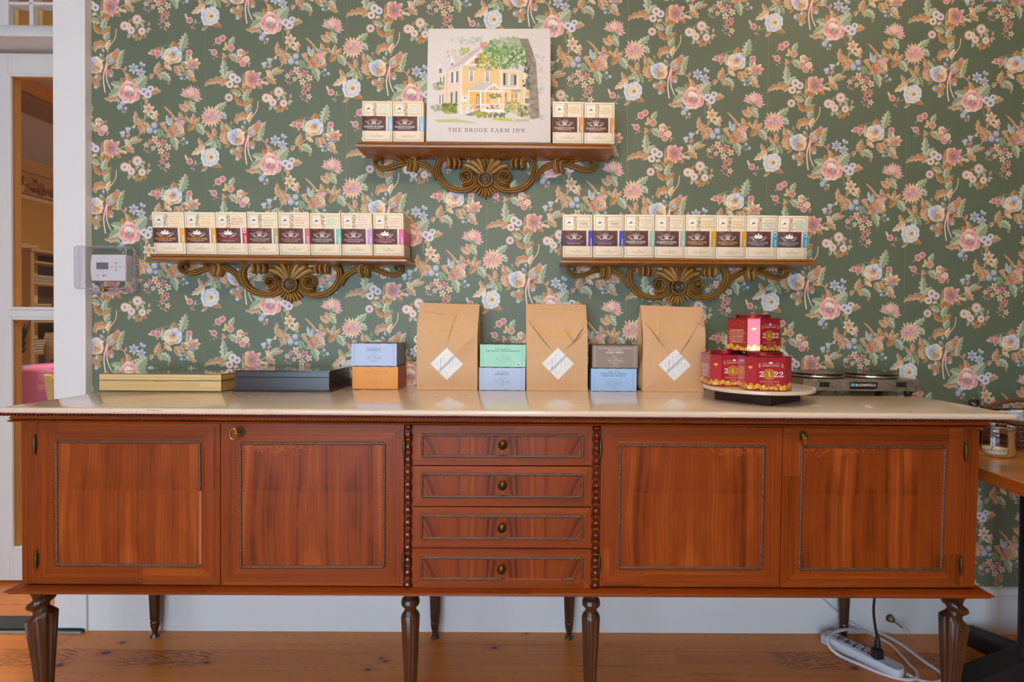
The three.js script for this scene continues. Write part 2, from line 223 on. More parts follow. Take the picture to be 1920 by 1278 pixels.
  leaf(122, 850, 82, 44, 165, -30, PALE, 3, 0.5); leaf(122, 850, 108, 50, 100, -10, PALE, 4, 0.4); leaf(128, 850, 82, 36, 45, 40, GRN, 3, 0.5); leaf(345, 790, 40, 20, -20, 0, CRM, 0);
  leaf(520, 842, 80, 40, 215, -90, TAN, 3, 0.5); leaf(565, 860, 34, 16, -80, 0, MUTE, 0); leaf(512, 842, 165, 58, -95, 55, PALE, 4, 0.5);
  leaf(540, 1000, 100, 60, 205, -20, PALE, 3, 0.4); leaf(525, 1020, 118, 68, 150, -10, PALE, 4, 0.4); leaf(585, 985, 82, 64, 225, 10, BRN, 4, 0.4); leaf(600, 985, 105, 50, -95, -20, TAN, 4, 0.5); leaf(615, 985, 80, 40, -60, 30, TAN, 3, 0.4); leaf(655, 1010, 135, 96, -50, 8, PALE, 5, 0.6); leaf(760, 1040, 105, 66, -20, 45, TAN, 4, 0.55); leaf(505, 1090, 118, 46, 160, 45, TAN, 3, 0.55); leaf(505, 1100, 28, 16, 80, 0, PALE, 0); leaf(705, 1090, 60, 26, 10, 50, TAN, 2); leaf(738, 1140, 30, 14, -60, 0, TAN, 0); leaf(752, 1240, 34, 16, 10, 0, PALE, 0);
  leaf(920, 690, 70, 56, 155, -60, PALE, 3, 0.5); leaf(905, 770, 110, 58, -110, 20, PALE, 3, 0.45); leaf(860, 672, 42, 22, 175, 0, BRN, 0); leaf(970, 690, 80, 72, -85, 0, BRN, 5, 0.7); leaf(1035, 690, 155, 82, -72, -6, PALE, 5, 0.7); leaf(1100, 775, 46, 28, -115, 0, PALE, 0); leaf(915, 840, 95, 46, -88, -20, TAN, 3, 0.5); leaf(905, 820, 60, 34, 20, 40, CRM, 2, 0.4); leaf(815, 885, 105, 58, -62, -20, TAN, 4, 0.6); leaf(840, 880, 60, 34, 60, 20, TAN, 2); leaf(855, 885, 110, 62, 12, 60, PALE, 5, 0.5); leaf(925, 945, 34, 16, 70, 40, BRN, 0); leaf(800, 890, 50, 34, 150, -90, TAN, 3, 0.4);
  leaf(985, 815, 90, 56, 60, 30, TAN, 4, 0.6); leaf(1015, 815, 70, 44, 40, 30, TAN, 3, 0.6); leaf(1035, 800, 70, 36, -20, 60, TAN, 3, 0.5); leaf(1080, 860, 85, 50, 25, 40, PALE, 3, 0.3); leaf(1080, 855, 125, 58, 62, -40, TAN, 4, 0.6);
  leaf(1105, 1180, 92, 62, 190, 40, TAN, 5, 0.5); leaf(1112, 1165, 70, 50, 225, 10, TAN, 4, 0.5); leaf(1105, 1145, 78, 54, 40, 30, PALE, 4, 0.6); leaf(1112, 1110, 40, 24, 70, 0, PALE, 2); leaf(1125, 1140, 34, 24, -20, 0, PALE, 2); leaf(1080, 1245, 36, 16, 60, 0, PALE, 0);

  five(155, 1195, 31, PINK); five(192, 1172, 26, PINK); five(118, 105, 27, PINK); five(260, 66, 31, MUTE); five(340, 104, 32, CRM); five(364, 110, 20, MUTE); five(333, 160, 30, MUTE, '#dfe0e2', 7); five(390, 160, 29, CRM, '#dfe0e2', 7); five(362, 196, 28, PINK, '#dfe0e2', 7);
  bud(130, 1222, 20, 160, PINK); bud(152, 142, 24, 180, MUTE); bud(125, 155, 18, 170, PINK); bud(385, 120, 32, -50, BRN); bud(398, 196, 32, 0, MUTE); bud(408, 208, 18, 70, PALE);
  daisy(277, 313, 36, CRM, BLU, MUTE); daisy(315, 334, 32, BLU, BLU, PINK); daisy(250, 373, 33, CRM, BLU, PINK); daisy(243, 484, 36, MUTE, BLU, PINK);
  put(() => { for (const [a, r, w] of [[-90, 78, 30], [-135, 84, 40], [-42, 88, 32], [0, 60, 26], [45, 72, 28], [85, 84, 28], [140, 76, 38], [180, 70, 40]]) petal(450, 328, r, w, a, abs(a) > 120 ? MUTE : PINK, abs(a) < 100, 3); dot(450, 328, 12, '#6b7c98'); g.strokeStyle = '#8b97ad'; g.lineWidth = 3; for (const a of [-60, -30, 20, 50, 80]) { g.beginPath(); g.moveTo(450, 328); g.lineTo(450 + 38 * cos(rad(a)), 328 + 38 * sin(rad(a))); g.stroke(); dot(450 + 38 * cos(rad(a)), 328 + 38 * sin(rad(a)), 4, '#e6ddd6'); } });
  for (const [x, y, a] of [[548, 228, -105], [585, 195, -85]]) { bud(x, y + 12, 36, a, PALE, 0.6); put(() => { for (let k = -2; k <= 2; k++) petal(x, y - 5, 46, 7, a + k * 16, BLU, true, 0); }); } bud(565, 232, 30, -30, PINK, 0.55); bud(598, 232, 28, -95, PINK, 0.5);
  daisy(560, 485, 41); daisy(592, 482, 24, CRM, CRM, CRM); daisy(665, 432, 43, MUTE); daisy(615, 521, 34); daisy(706, 528, 34, MUTE);
  put(() => { // blue berries
    for (const [x, y, r] of [[810, 132, 27], [770, 174, 29], [820, 186, 18], [540, 1138, 23], [520, 1170, 25], [568, 1180, 15]]) { dot(x, y, r, '#8d9cbc'); dot(x - r * 0.12, y - r * 0.15, r * 0.78, '#b3bed4'); dot(x + r * 0.1, y - r * 0.05, r * 0.42, '#dcb67c'); g.strokeStyle = '#7385ab'; g.lineWidth = 2; g.beginPath(); g.arc(x, y, r * 0.6, 0.4, 2.6); g.stroke(); }
  });
  leaf(560, 1122, 24, 14, 40, 0, TAN, 0); leaf(545, 1196, 26, 12, 90, 0, TAN, 0); leaf(568, 1196, 22, 12, 90, 0, BRN, 0);
  for (const [x, y, r, p] of [[815, 248, 36, CRM], [775, 268, 25, PINK], [740, 297, 25, CRM], [800, 322, 23, CRM], [843, 296, 28, CRM], [887, 275, 34, PINK], [925, 313, 33, CRM], [867, 347, 33, CRM], [915, 382, 30, PINK], [877, 433, 28, PINK], [922, 470, 28, CRM], [838, 262, 20, PINK]]) star(x, y, r, p, 5, -90 + hash(x, y) * 60);
  for (const [x, y, a] of [[760, 345, 70], [745, 340, 100], [732, 325, 120], [782, 330, 60], [872, 480, 110], [890, 490, 70], [905, 500, 75], [862, 468, 180]]) bud(x, y, 22, a, PINK); leaf(870, 375, 38, 30, 80, 0, BRN, 2); leaf(905, 410, 24, 20, 20, 0, TAN, 0);
  // second bird: tail up, head buried in a flower
  put(() => {
    for (const [x, w, c] of [[0, 12, TAN], [10, 9, CRM], [-9, 8, BRN]]) { g.beginPath(); g.moveTo(895 + x * 0.4, -22); g.quadraticCurveTo(935 + x, 10, 985 + x, 82); g.lineWidth = w; g.strokeStyle = c[1]; g.lineCap = 'round'; g.stroke(); g.lineWidth = 2; g.strokeStyle = c[0]; g.stroke(); }
  });
  leaf(945, 135, 95, 34, -112, 5, BLU, 4, 0.4); leaf(960, 135, 75, 26, -95, 5, PALE, 3, 0.3); leaf(985, 80, 22, 18, -20, 0, BLU, 0);
  put(() => { g.save(); g.translate(985, 170); g.rotate(0.5); g.beginPath(); g.ellipse(0, 0, 48, 66, 0, 0, 7); g.fillStyle = '#c08f58'; g.fill(); g.restore(); for (let k = 0; k < 26; k++) { const x = 945 + hash(k, 1) * 80, y = 120 + hash(k, 2) * 90; g.strokeStyle = k % 2 ? '#e3c397' : '#94602f'; g.lineWidth = 2.4; g.globalAlpha = 0.7; g.beginPath(); g.arc(x, y, 10, 0.3, 2.4); g.stroke(); g.globalAlpha = 1; } });
  leaf(935, 140, 105, 24, 70, -10, BRN, 0); leaf(1005, 118, 100, 40, 95, 20, TAN, 4, 0.35); leaf(1035, 130, 88, 34, 75, 30, CRM, 4, 0.35); leaf(1000, 215, 75, 34, -10, -20, TAN, 3, 0.4); mum(1020, 82, 62, 20, 150, 8, PINK);
  put(() => { for (const [x, y, r, c] of [[962, 200, 15, '#c9697a'], [945, 185, 9, '#c25e68']]) dot(x, y, r, c); g.beginPath(); g.ellipse(997, 184, 21, 11, -0.15, 0, 7); g.fillStyle = '#8f9dc0'; g.fill(); });
  leaf(1015, 88, 26, 22, -90, 0, GRN, 2); bud(1052, 258, 30, -75, BLU, 0.6); bud(1068, 280, 32, -20, BLU, 0.6); bud(1045, 262, 18, 200, PALE); bud(1064, 285, 18, 150, PALE);
  // dahlia
  put(() => { for (let l = 0; l < 4; l++) { const n = [17, 15, 12, 9][l]; for (let k = 0; k < n; k++) { const rr = [92, 76, 58, 38][l] * (0.88 + 0.24 * hash(k, l + 20)), a = k * 360 / n + l * 11; petal(95, 650, rr, rr * 0.17, a, hash(k, l) > 0.82 ? YEL : (hash(k + 3, l) > 0.5 ? PINK : ['#b25a5e', '#d9908c', '#f0cfc2']), true, 1); } } dot(95, 650, 15, '#8d9cb8'); for (let k = 0; k < 8; k++) dot(95 + 10 * cos(k), 650 + 10 * sin(k), 3, '#d4d9e2'); });
  // hibiscus in cream and blue
  put(() => { for (const [a, r, w, p] of [[100, 68, 34, CRM], [200, 76, 42, BLU], [150, 70, 40, BLU], [-110, 72, 42, BLU], [-65, 76, 44, BLU], [-25, 72, 40, CRM], [25, 78, 42, CRM], [65, 70, 36, TAN]]) petal(305, 820, r, w, a, [p[1], p[1], p[2]], false, 3); for (let k = 0; k < 16; k++) dot(272 + hash(k, 9) * 45, 795 + hash(k, 10) * 45, 3, '#b8525e'); dot(306, 824, 9, '#8fa070'); });
  // first bird
  put(() => {
    g.lineCap = 'round';
    const feather = (pts, w, c, e) => { curve(pts); g.lineWidth = w + 2.5; g.strokeStyle = e; g.stroke(); curve(pts); g.lineWidth = w; g.strokeStyle = c; g.stroke(); };
    for (let k = 0; k < 6; k++) feather([[408, 792], [385 - k * 3, 830], [366 - k * 2 + k * 9, 878 + k * 3]], 9, k % 2 ? '#b8575c' : '#cf7a78', '#9c4148');
    for (let k = 0; k < 4; k++) feather([[412, 800], [416 + k * 2, 850], [420 + k * 3, 900 - k * 6 + 20]], 8, k % 2 ? '#b8575c' : '#d08380', '#9c4148');
    feather([[408, 800], [385, 880], [378, 950], [395, 1046]], 9, '#e9d9c4', '#a98a6c'); feather([[410, 805], [402, 900], [412, 960], [440, 1018]], 8, '#e6d2bb', '#8a8ea8');
    g.beginPath(); g.moveTo(410, 800); g.bezierCurveTo(398, 770, 415, 728, 450, 715); g.bezierCurveTo(470, 705, 490, 690, 512, 688); g.bezierCurveTo(528, 700, 524, 720, 512, 735); g.bezierCurveTo(500, 770, 470, 800, 432, 812); g.bezierCurveTo(420, 818, 412, 812, 410, 800); g.fillStyle = '#c2935f'; g.fill(); g.lineWidth = 4; g.strokeStyle = '#ecd9bc'; g.stroke();
    g.strokeStyle = '#9a6a38'; g.lineWidth = 2; for (let k = 0; k < 9; k++) { g.globalAlpha = 0.6; g.beginPath(); g.arc(470, 745, 8 + k * 4, -0.6, 1.6); g.stroke(); } g.globalAlpha = 1;
    g.beginPath(); g.moveTo(416, 720 + 40); g.bezierCurveTo(420, 735, 440, 722, 462, 716); g.lineTo(445, 748); g.closePath(); g.fillStyle = '#d9ab80'; g.fill();
    g.beginPath(); g.moveTo(418, 790); g.lineTo(435, 752); g.lineTo(452, 750); g.lineTo(470, 775); g.lineTo(445, 790); g.closePath(); g.fillStyle = '#a4b1cc'; g.fill(); g.strokeStyle = '#e6e6e6'; g.lineWidth = 1.5; for (let k = 0; k < 5; k++) { g.beginPath(); g.moveTo(424 + k * 8, 788 - k * 2); g.lineTo(440 + k * 6, 754 + k * 4); g.stroke(); } g.strokeStyle = '#7c8fb4'; for (let k = 0; k < 4; k++) { g.beginPath(); g.moveTo(430, 784 - k * 8); g.lineTo(464 - k * 5, 782 - k * 8); g.stroke(); }
    g.beginPath(); g.moveTo(404, 775); g.quadraticCurveTo(405, 745, 418, 732); g.lineWidth = 7; g.strokeStyle = '#9fb0d0'; g.stroke();
    g.beginPath(); g.moveTo(460, 718); g.quadraticCurveTo(478, 695, 505, 688); g.quadraticCurveTo(515, 700, 500, 706); g.quadraticCurveTo(480, 722, 462, 728); g.closePath(); g.fillStyle = '#cf6f72'; g.fill();
    g.beginPath(); g.ellipse(498, 694, 17, 10, -0.4, 0, 7); g.fillStyle = '#d98a86'; g.fill(); g.beginPath(); g.moveTo(476, 694); g.quadraticCurveTo(485, 674, 505, 675); g.quadraticCurveTo(516, 678, 515, 686); g.quadraticCurveTo(495, 684, 476, 694); g.fillStyle = '#9fb0cf'; g.fill();
    g.beginPath(); g.moveTo(512, 688); g.lineTo(530, 684); g.lineTo(514, 697); g.closePath(); g.fillStyle = '#c5484f'; g.fill(); dot(503, 689, 2.6, '#5b3230');
    g.strokeStyle = '#b85a60'; g.lineWidth = 5; g.beginPath(); g.moveTo(438, 806); g.lineTo(455, 825); g.lineTo(475, 830); g.stroke();
  });
  bud(380, 712, 34, -95, BLU, 0.45); bud(372, 742, 32, -140, BLU, 0.45);
  // blue peony
  put(() => { for (let k = 0; k < 9; k++) petal(85, 990, 78 * (0.9 + 0.2 * hash(k, 31)), 36, k * 40 + 8, ['#8c9ab8', '#b2bacb', '#e0e1e3'], false, 2); for (let k = 0; k < 8; k++) petal(86, 988, 50, 22, k * 45 + 20, [k % 2 ? '#b98a5c' : '#96a2bd', '#d2c1a6', '#ebe6da'], false, 1); for (let k = 0; k < 7; k++) petal(95, 990, 30, 12, k * 52, ['#a8784a', '#dcb98a', '#f0e2c8'], false, 0); dot(98, 990, 10, '#77884f'); for (let k = 0; k < 9; k++) dot(80 + 34 * hash(k, 4), 984 + 16 * hash(k, 5), 3, k % 2 ? '#4d5c80' : '#c5cf9e'); });
  // small tan flowers with blue bells
  for (const [x, y] of [[282, 940], [337, 922], [325, 978], [438, 880]]) { five(x, y, 27, BRN, '#c79a66', 6); } for (const [x, y, a] of [[285, 942, 185], [335, 925, 215], [318, 985, 100], [440, 885, 75]]) { put(() => { for (let k = -1; k <= 1; k++) petal(x, y, 34, 8, a + k * 22, BLU, true, 0); dot(x, y, 7, '#9dadcb'); }); }
  // large pink peony
  put(() => { const P = [['#ad5059', '#cf8482', '#efcabf'], ['#b65f62', '#d99793', '#f3d8cb'], ['#a4474f', '#c67273', '#e5aea6']]; for (const [a, r, w, p] of [[-100, 92, 46, 1], [-45, 78, 44, 2], [0, 92, 52, 0], [35, 98, 50, 2], [75, 92, 46, 1], [110, 96, 46, 1], [150, 92, 50, 0], [200, 88, 42, 2], [235, 86, 40, 0]]) petal(598, 1042, r, w, a, P[p], false, 4); for (const [a, r, w, p] of [[-20, 70, 34, 0], [20, 62, 30, 1], [60, 56, 28, 2], [130, 66, 30, 0], [170, 58, 30, 2]]) petal(600, 1046, r, w, a, P[p], false, 3); petal(592, 1052, 62, 34, -100, ['#c79a68', '#e8cfae', '#f7ecda'], false, 2); petal(610, 1050, 46, 22, -80, ['#c79a68', '#ecd6b8', '#f7ecda'], false, 1); dot(597, 1052, 17, '#7f8ca5'); for (let k = 0; k < 12; k++) dot(583 + 30 * hash(k, 61), 1040 + 26 * hash(k, 62), 3.4, k % 3 ? '#d7dbe4' : '#4c5876'); g.strokeStyle = '#dcae62'; g.lineWidth = 3; for (const a of [25, 70, 120, 160, 205]) { g.globalAlpha = 0.6; g.beginPath(); g.moveTo(598 + 30 * cos(rad(a)), 1046 + 30 * sin(rad(a))); g.lineTo(598 + 84 * cos(rad(a + 8)), 1046 + 84 * sin(rad(a + 8))); g.stroke(); } g.globalAlpha = 1; });
  daisy(723, 1036, 34, BLU, BLU, PINK); daisy(756, 1060, 34, BLU, BLU, PINK, 9); daisy(776, 1012, 28, BLU, BLU, GRN, 4);
  star(635, 842, 46, BLU, 6, -90, '#c46a74'); star(697, 878, 42, BLU, 6, -75, '#c46a74'); bud(705, 822, 40, -105, BLU, 0.5); bud(705, 822, 34, -30, BLU, 0.5); put(() => { for (const [x, y] of [[620, 862], [645, 868], [690, 870], [688, 890]]) dot(x, y, 6, '#d9ab62'); });
  star(762, 1186, 54, CRM, 6, -85, '#c4655e'); leaf(815, 1255, 62, 36, -82, 20, CRM, 0); leaf(815, 1258, 42, 30, 200, 40, CRM, 0); leaf(815, 1255, 34, 26, 60, 0, TAN, 0); bud(828, 1235, 22, -10, PINK, 0.5);
  // blue and cream peony
  put(() => { for (const [a, r, w, p] of [[-150, 72, 40, CRM], [-100, 62, 40, BLU], [-60, 74, 42, BLU], [-15, 82, 42, BLU], [30, 82, 40, BLU], [75, 66, 40, TAN], [120, 78, 44, TAN], [165, 78, 44, CRM]]) petal(965, 728, r, w, a, [p[0], p[1], p[2]], false, 3); for (const [a, r, w, p] of [[-120, 48, 28, CRM], [-70, 52, 30, BLU], [-20, 54, 30, BLU], [40, 50, 30, CRM], [90, 46, 32, CRM], [150, 52, 30, CRM]]) petal(967, 726, r, w, a, [p[0], p[1], p[2]], false, 2); for (let k = 0; k < 7; k++) dot(958 + 20 * hash(k, 71), 712 + 22 * hash(k, 72), 6, k % 2 ? '#b34c56' : '#cf7c7a'); });
  for (const [x, y, r] of [[802, 704, 26], [840, 714, 28], [1105, 706, 28]]) five(x, y, r, PINK, '#7c8fb4', 4, 40); bud(790, 712, 34, 180, CRM, 0.45); bud(838, 722, 38, 100, TAN, 0.4);
  // tan and pink lily
  put(() => { for (const [a, r, w, p] of [[-100, 76, 22, CRM], [-45, 72, 26, CRM], [-10, 76, 26, MUTE], [30, 62, 30, TAN], [150, 66, 30, TAN], [195, 66, 24, CRM], [90, 40, 26, MUTE]]) petal(1128, 802, r, w, a, ['#b85a58', p[1], p[2]], true, 3); g.strokeStyle = '#8b97b4'; g.lineWidth = 4; for (const a of [70, 85, 100, 115]) { g.beginPath(); g.moveTo(1128, 802); g.lineTo(1128 + 50 * cos(rad(a)), 802 + 50 * sin(rad(a))); g.stroke(); dot(1128 + 52 * cos(rad(a)), 802 + 52 * sin(rad(a)), 4, '#d8dbe2'); } });
  for (const [x, y, a] of [[1050, 890, 180], [1055, 925, 190], [1092, 895, 100]]) { bud(x, y, 30, a, BLU, 0.6); bud(x + 4, y, 16, a + 180, PALE, 0.6); }
  // fan-shaped mum
  mum(1120, 1082, 100, -165, -30, 9, PINK); mum(1120, 1080, 92, -28, 45, 4, PINK); mum(1120, 1080, 70, -120, -60, 4, ['#b76a5c', '#e2b18e', '#f0dcc0']); leaf(1098, 1085, 44, 30, 10, 0, GRN, 0);
  bud(1092, 425, 26, -130, CRM); five(1108, 432, 27, PINK, '#b34c56', 5); bud(1142, 485, 26, 160, PINK); bud(1150, 490, 20, 110, PINK);

  // the paper's fine grain
  const im = g.getImageData(0, 0, N, N), d = im.data; for (let k = 0; k < d.length; k += 4) { const n = (R() - 0.5) * 9; d[k] += n; d[k + 1] += n; d[k + 2] += n; } g.putImageData(im, 0, 0);
  return cv;
}
// ---------------------------------------------------------------- surfaces
const grain = (a, x, s) => {   // a across the grain, x along it, metres
  const w = a + 0.004 * (fbm(x * 5 + s, a * 30, 3) - 0.5);
  return 0.5 * fbm(w * 210 + s * 13, x * 2.2 + s, 3) + 0.35 * noise(w * 55 + s * 7, x * 1.1) + 0.15 * noise(w * 900, x * 25);
};
const WAL = [[66, 24, 6], [130, 58, 17], [170, 88, 33]];
const walnut = (t) => t < 0.5 ? mixc(WAL[0], WAL[1], smooth(0.12, 0.5, t)) : mixc(WAL[1], WAL[2], smooth(0.5, 0.85, t));
const PLAIN = 0.4;                                       // metres that one repeat of the plain walnut covers
const walnutTex = dataTex(1024, 512, (u, v) => walnut(0.14 + grain(v * PLAIN, u * PLAIN * 2, 3) * 0.8));
walnutTex.repeat.set(1 / (PLAIN * 2), 1 / PLAIN);
// book-matched panel with a flame about a third of the way down
function flameTex(seed, wear) {
  return dataTex(640, 640, (u, v) => {
    const x = abs(u - 0.5 + 0.006 * sin(v * 5)) * 0.36, y = v * 0.33;
    const q = (y - 0.205) / 0.05, bend = 0.0045 * Math.exp(-x * 22) * (1 / (1 + Math.exp(-q * 3)) - 0.35) * 3 + 0.012 * (0.33 - y) * x * 4 + 0.003 * sin(y * 14 + x * 20);
    const a = x * (1 - 0.28 * Math.exp(-x * 14) * (1 - y / 0.33)) + bend;
    let t = 0.16 + grain(a, y * 0.7, seed) * 0.78;
    t += 0.10 * (fbm(x * 22 + seed, y * 7, 3) - 0.5) + 0.07 * sin(x * 60 + fbm(x * 12, y * 9) * 6);
    const step = smooth(0.204, 0.207, y + 0.006 * noise(x * 45, seed)) * Math.exp(-(y - 0.2) * 28); t -= 0.07 * step * (0.4 + noise(x * 60, 3));
    let c = walnut(t);
    if (wear) { const s = fbm(u * 60 + seed, v * 60, 3) * smooth(0.8, 1.0, v) * smooth(1, 0.2, wear > 0 ? u : 1 - u); if (s > 0.36) c = mixc(c, [176, 88, 40], 0.5); }
    return c;
  });
}
const matWalnut = phys({ map: walnutTex, roughness: 0.34, specularIntensity: 0.45 });
const walnutTurned = walnutTex.clone(); walnutTurned.rotation = PI / 2; walnutTurned.needsUpdate = true;
const matWalnutUp = phys({ map: walnutTurned, roughness: 0.34, specularIntensity: 0.45 });
const flames = [flameTex(3, 0), flameTex(11, 0.5), flameTex(23, -0.5), flameTex(31, 0.5)];
const matPanel = flames.map(map => phys({ map, roughness: 0.34, specularIntensity: 0.45 }));
const drawerTex = dataTex(768, 192, (u, v) => { const x = abs(u - 0.5) * 0.38, y = v * 0.06; const a = x + 0.012 * Math.exp(-x * 30) * (v - 0.3) - (v - 0.5) * 0.03 * smooth(0.11, 0.19, x); return walnut(grain(a * 0.8, y * 0.5, 41) * 0.92 + 0.02); });
const matDrawer = phys({ map: drawerTex, roughness: 0.34, specularIntensity: 0.45 });
const darkWoodTex = dataTex(256, 256, (u, v) => { const t = grain(u * 0.1, v * 0.3, 5); return mixc([40, 23, 13], [96, 58, 34], t * 1.1 - 0.05); });
darkWoodTex.repeat.set(1 / 0.1, 1 / 0.3);
const matLeg = phys({ map: darkWoodTex, roughness: 0.34, clearcoat: 0.3, clearcoatRoughness: 0.3 });
const matCarve = std({ vertexColors: true, roughness: 0.38 });
const matBrass = std({ color: C('#5d4a2c'), metalness: 0.85, roughness: 0.38 });
const matBrassBright = std({ color: C('#a5793a'), metalness: 0.9, roughness: 0.3 });
const matIronDark = std({ color: C('#2b221b'), metalness: 0.7, roughness: 0.4 });
// marble: cream with a few brown veins
const marbleTex = dataTex(2048, 448, (u, v) => {
  const x = u * 2.3, y = v * 0.5;
  let c = mixc([219, 203, 184], [206, 184, 160], fbm(x * 2.2, y * 9, 4)); c = mixc(c, [230, 219, 204], 0.6 * smooth(0.45, 0.75, fbm(x * 1.3 + 9, y * 5 + 3, 3)));
  const w = y * 1.0 + 0.1 * (fbm(x * 3, y * 6, 4) - 0.5) - x * 0.07;
  for (const [k, o, wd, st] of [[9, 0.2, 0.010, 0.55], [14, 3.7, 0.006, 0.4], [23, 8.1, 0.005, 0.3]]) { const r = abs(((w * k + o + 0.6 * fbm(x * 4 + o, y * 10, 4)) % 1 + 1) % 1 - 0.5); const on = smooth(0.58, 0.78, fbm(x * 2.6 + o * 5, y * 6 + o, 3)); c = mixc(c, [122, 92, 70], st * on * smooth(wd * 5, 0, r)); }
  const s = noise(x * 40, y * 160); if (s > 0.965) c = mixc(c, [110, 78, 58], 0.4);
  return c;
});
const matMarble = phys({ map: marbleTex, roughness: 0.16, clearcoat: 0.35, clearcoatRoughness: 0.08 });
// pine boards: k picks the figure
function pineTex(seed, knots, figure) {
  return dataTex(1536, 192, (u, v) => {
    const x = u * 2.4, y = v * 0.3;
    let d = 0, dark = 0, halo = 0;
    for (const [kx, ky, r] of knots) { const dx = (x - kx) / 1.7, dy = y - ky, q = hypot(dx, dy) / (r * 0.5); dark = max(dark, smooth(1, 0.6, q)); halo = max(halo, Math.exp(-q * q * 0.25)); d += 0.010 * Math.exp(-q * 0.5) * Math.sign(dy); }
    let t = 0.45 + 0.35 * (fbm((y + d) * 90 + seed * 3, x * 1.1 + seed, 3) - 0.5) + 0.3 * (noise((y + d) * 22, x * 0.6 + seed) - 0.5);
    let c = mixc([196, 104, 36], [246, 166, 80], t + 0.1 * noise(x * 3, y * 40));
    const l = smooth(0.62, 0.8, fbm((y + d) * 60 + 40 + seed, x * 1.4, 3)); c = mixc(c, [138, 62, 22], l * 0.5);
    for (const [fx, fy, len, wd] of figure) { const q = (x - fx) / len, e = (y - fy) / wd; if (q > 0 && q < 1 && abs(e) < 1) { const ring = sin((q * 9 + abs(e) * (7 - 4 * q) * 1.4 + fbm(x * 12, y * 60) * 1.4) * 5.5); c = mixc(c, [62, 30, 14], 0.75 * smooth(0.25, 0.7, ring) * smooth(1, 0.7, abs(e)) * smooth(0, 0.2, q) * smooth(1, 0.85, q) * smooth(0.25, 0.5, noise(x * 40 + 3, y * 220))); } }
    c = mixc(c, [150, 72, 28], halo * 0.5); c = mixc(c, [66, 30, 16], dark * 0.85);
    const f = noise(x * 30 + seed * 5, y * 900); if (f > 0.93) c = mixc(c, [92, 44, 18], 0.5);
    return c;
  });
}
const matPine = [
  pineTex(2, [[0.2, 0.05, 0.012], [1.4, 0.03, 0.014], [1.5, 0.11, 0.008], [2.1, 0.2, 0.012]], []),
  pineTex(7, [[0.53, 0.10, 0.016], [0.62, 0.16, 0.02], [0.96, 0.115, 0.014], [1.46, 0.085, 0.011], [1.5, 0.125, 0.012], [1.485, 0.14, 0.01]], [[0.28, 0.14, 0.28, 0.055], [0.66, 0.135, 0.32, 0.05]]),
  pineTex(13, [[0.7, 0.2, 0.015], [1.9, 0.1, 0.015]], []),
].map(map => { map.repeat.set(1 / 2.4, 1 / 0.3); return phys({ map, roughness: 0.3, specularIntensity: 0.7 }); });
const matWhite = std({ color: C('#dfdcd9'), roughness: 0.42 });
const paintBump = dataTex(256, 256, (u, v) => { const t = 128 + 90 * (fbm(u * 14, v * 14, 4) - 0.5); return [t, t, t]; }); paintBump.colorSpace = THREE.NoColorSpace;
const matOldPaint = std({ color: C('#d8d3cf'), roughness: 0.45, bumpMap: paintBump, bumpScale: 0.002 });
const matCeil = std({ color: C('#dedbd6'), roughness: 0.9 });
const matPaneThin = phys({ color: 0xffffff, transmission: 1, thickness: 0, roughness: 0, ior: 1.45 });
const matClear = phys({ color: C('#f2f0f4'), transmission: 1, thickness: 0, roughness: 0.02, ior: 1.49 });
const matYellow = std({ color: C('#c79a4d'), roughness: 0.75 });
const matBlack = std({ color: C('#17161a'), roughness: 0.5 });
const matCeilFar = std({ color: C('#bdb6ad'), roughness: 0.9 });
// ---------------------------------------------------------------- the room: papered wall, floor, ceiling, door and casing on the left
const paper = canvasTex(wallpaperCanvas(), true);
const matPaper = std({ map: paper, roughness: 0.5 });
const STRIP = 0.47198, DROP = 0.4691, SEAM0 = -1.1077, CEIL = 2.78;
const XR = 2.55, ZB = 4.3, XL = -2.75;                     // right wall, wall behind the camera, left wall
const DOORX = at(100.5, 400, 0.022).x, CASEX = at(170, 400, 0).x;   // opening edge, wallpaper's left edge
{ // plaster behind the paper
  const w = struct('wall_back', rbox(DOORX + 0.02, -0.02, -0.12, XR + 0.12, CEIL, -0.0010, 0), std({ color: C('#b29c72'), roughness: 0.9 }));
  for (let k = -1; k < 8; k++) {
    const x0 = max(CASEX - 0.004, SEAM0 + k * STRIP + 0.0006), x1 = min(XR, SEAM0 + (k + 1) * STRIP - 0.0006); if (x1 <= x0) continue;
    const g = rbox(x0, 0.13, -0.0012, x1, CEIL, 0, 0), p = g.getAttribute('position'), uv = g.getAttribute('uv');
    const off = 1.9394 / DROP - (1 - 690 / 1189) + (((k % 2) + 2) % 2 ? 0 : 0.5);
    for (let i = 0; i < p.count; i++) uv.setXY(i, (p.getX(i) - SEAM0) / STRIP - k, p.getY(i) / DROP - off);
    part('wallpaper_strip', g, matPaper, w);
  }
}
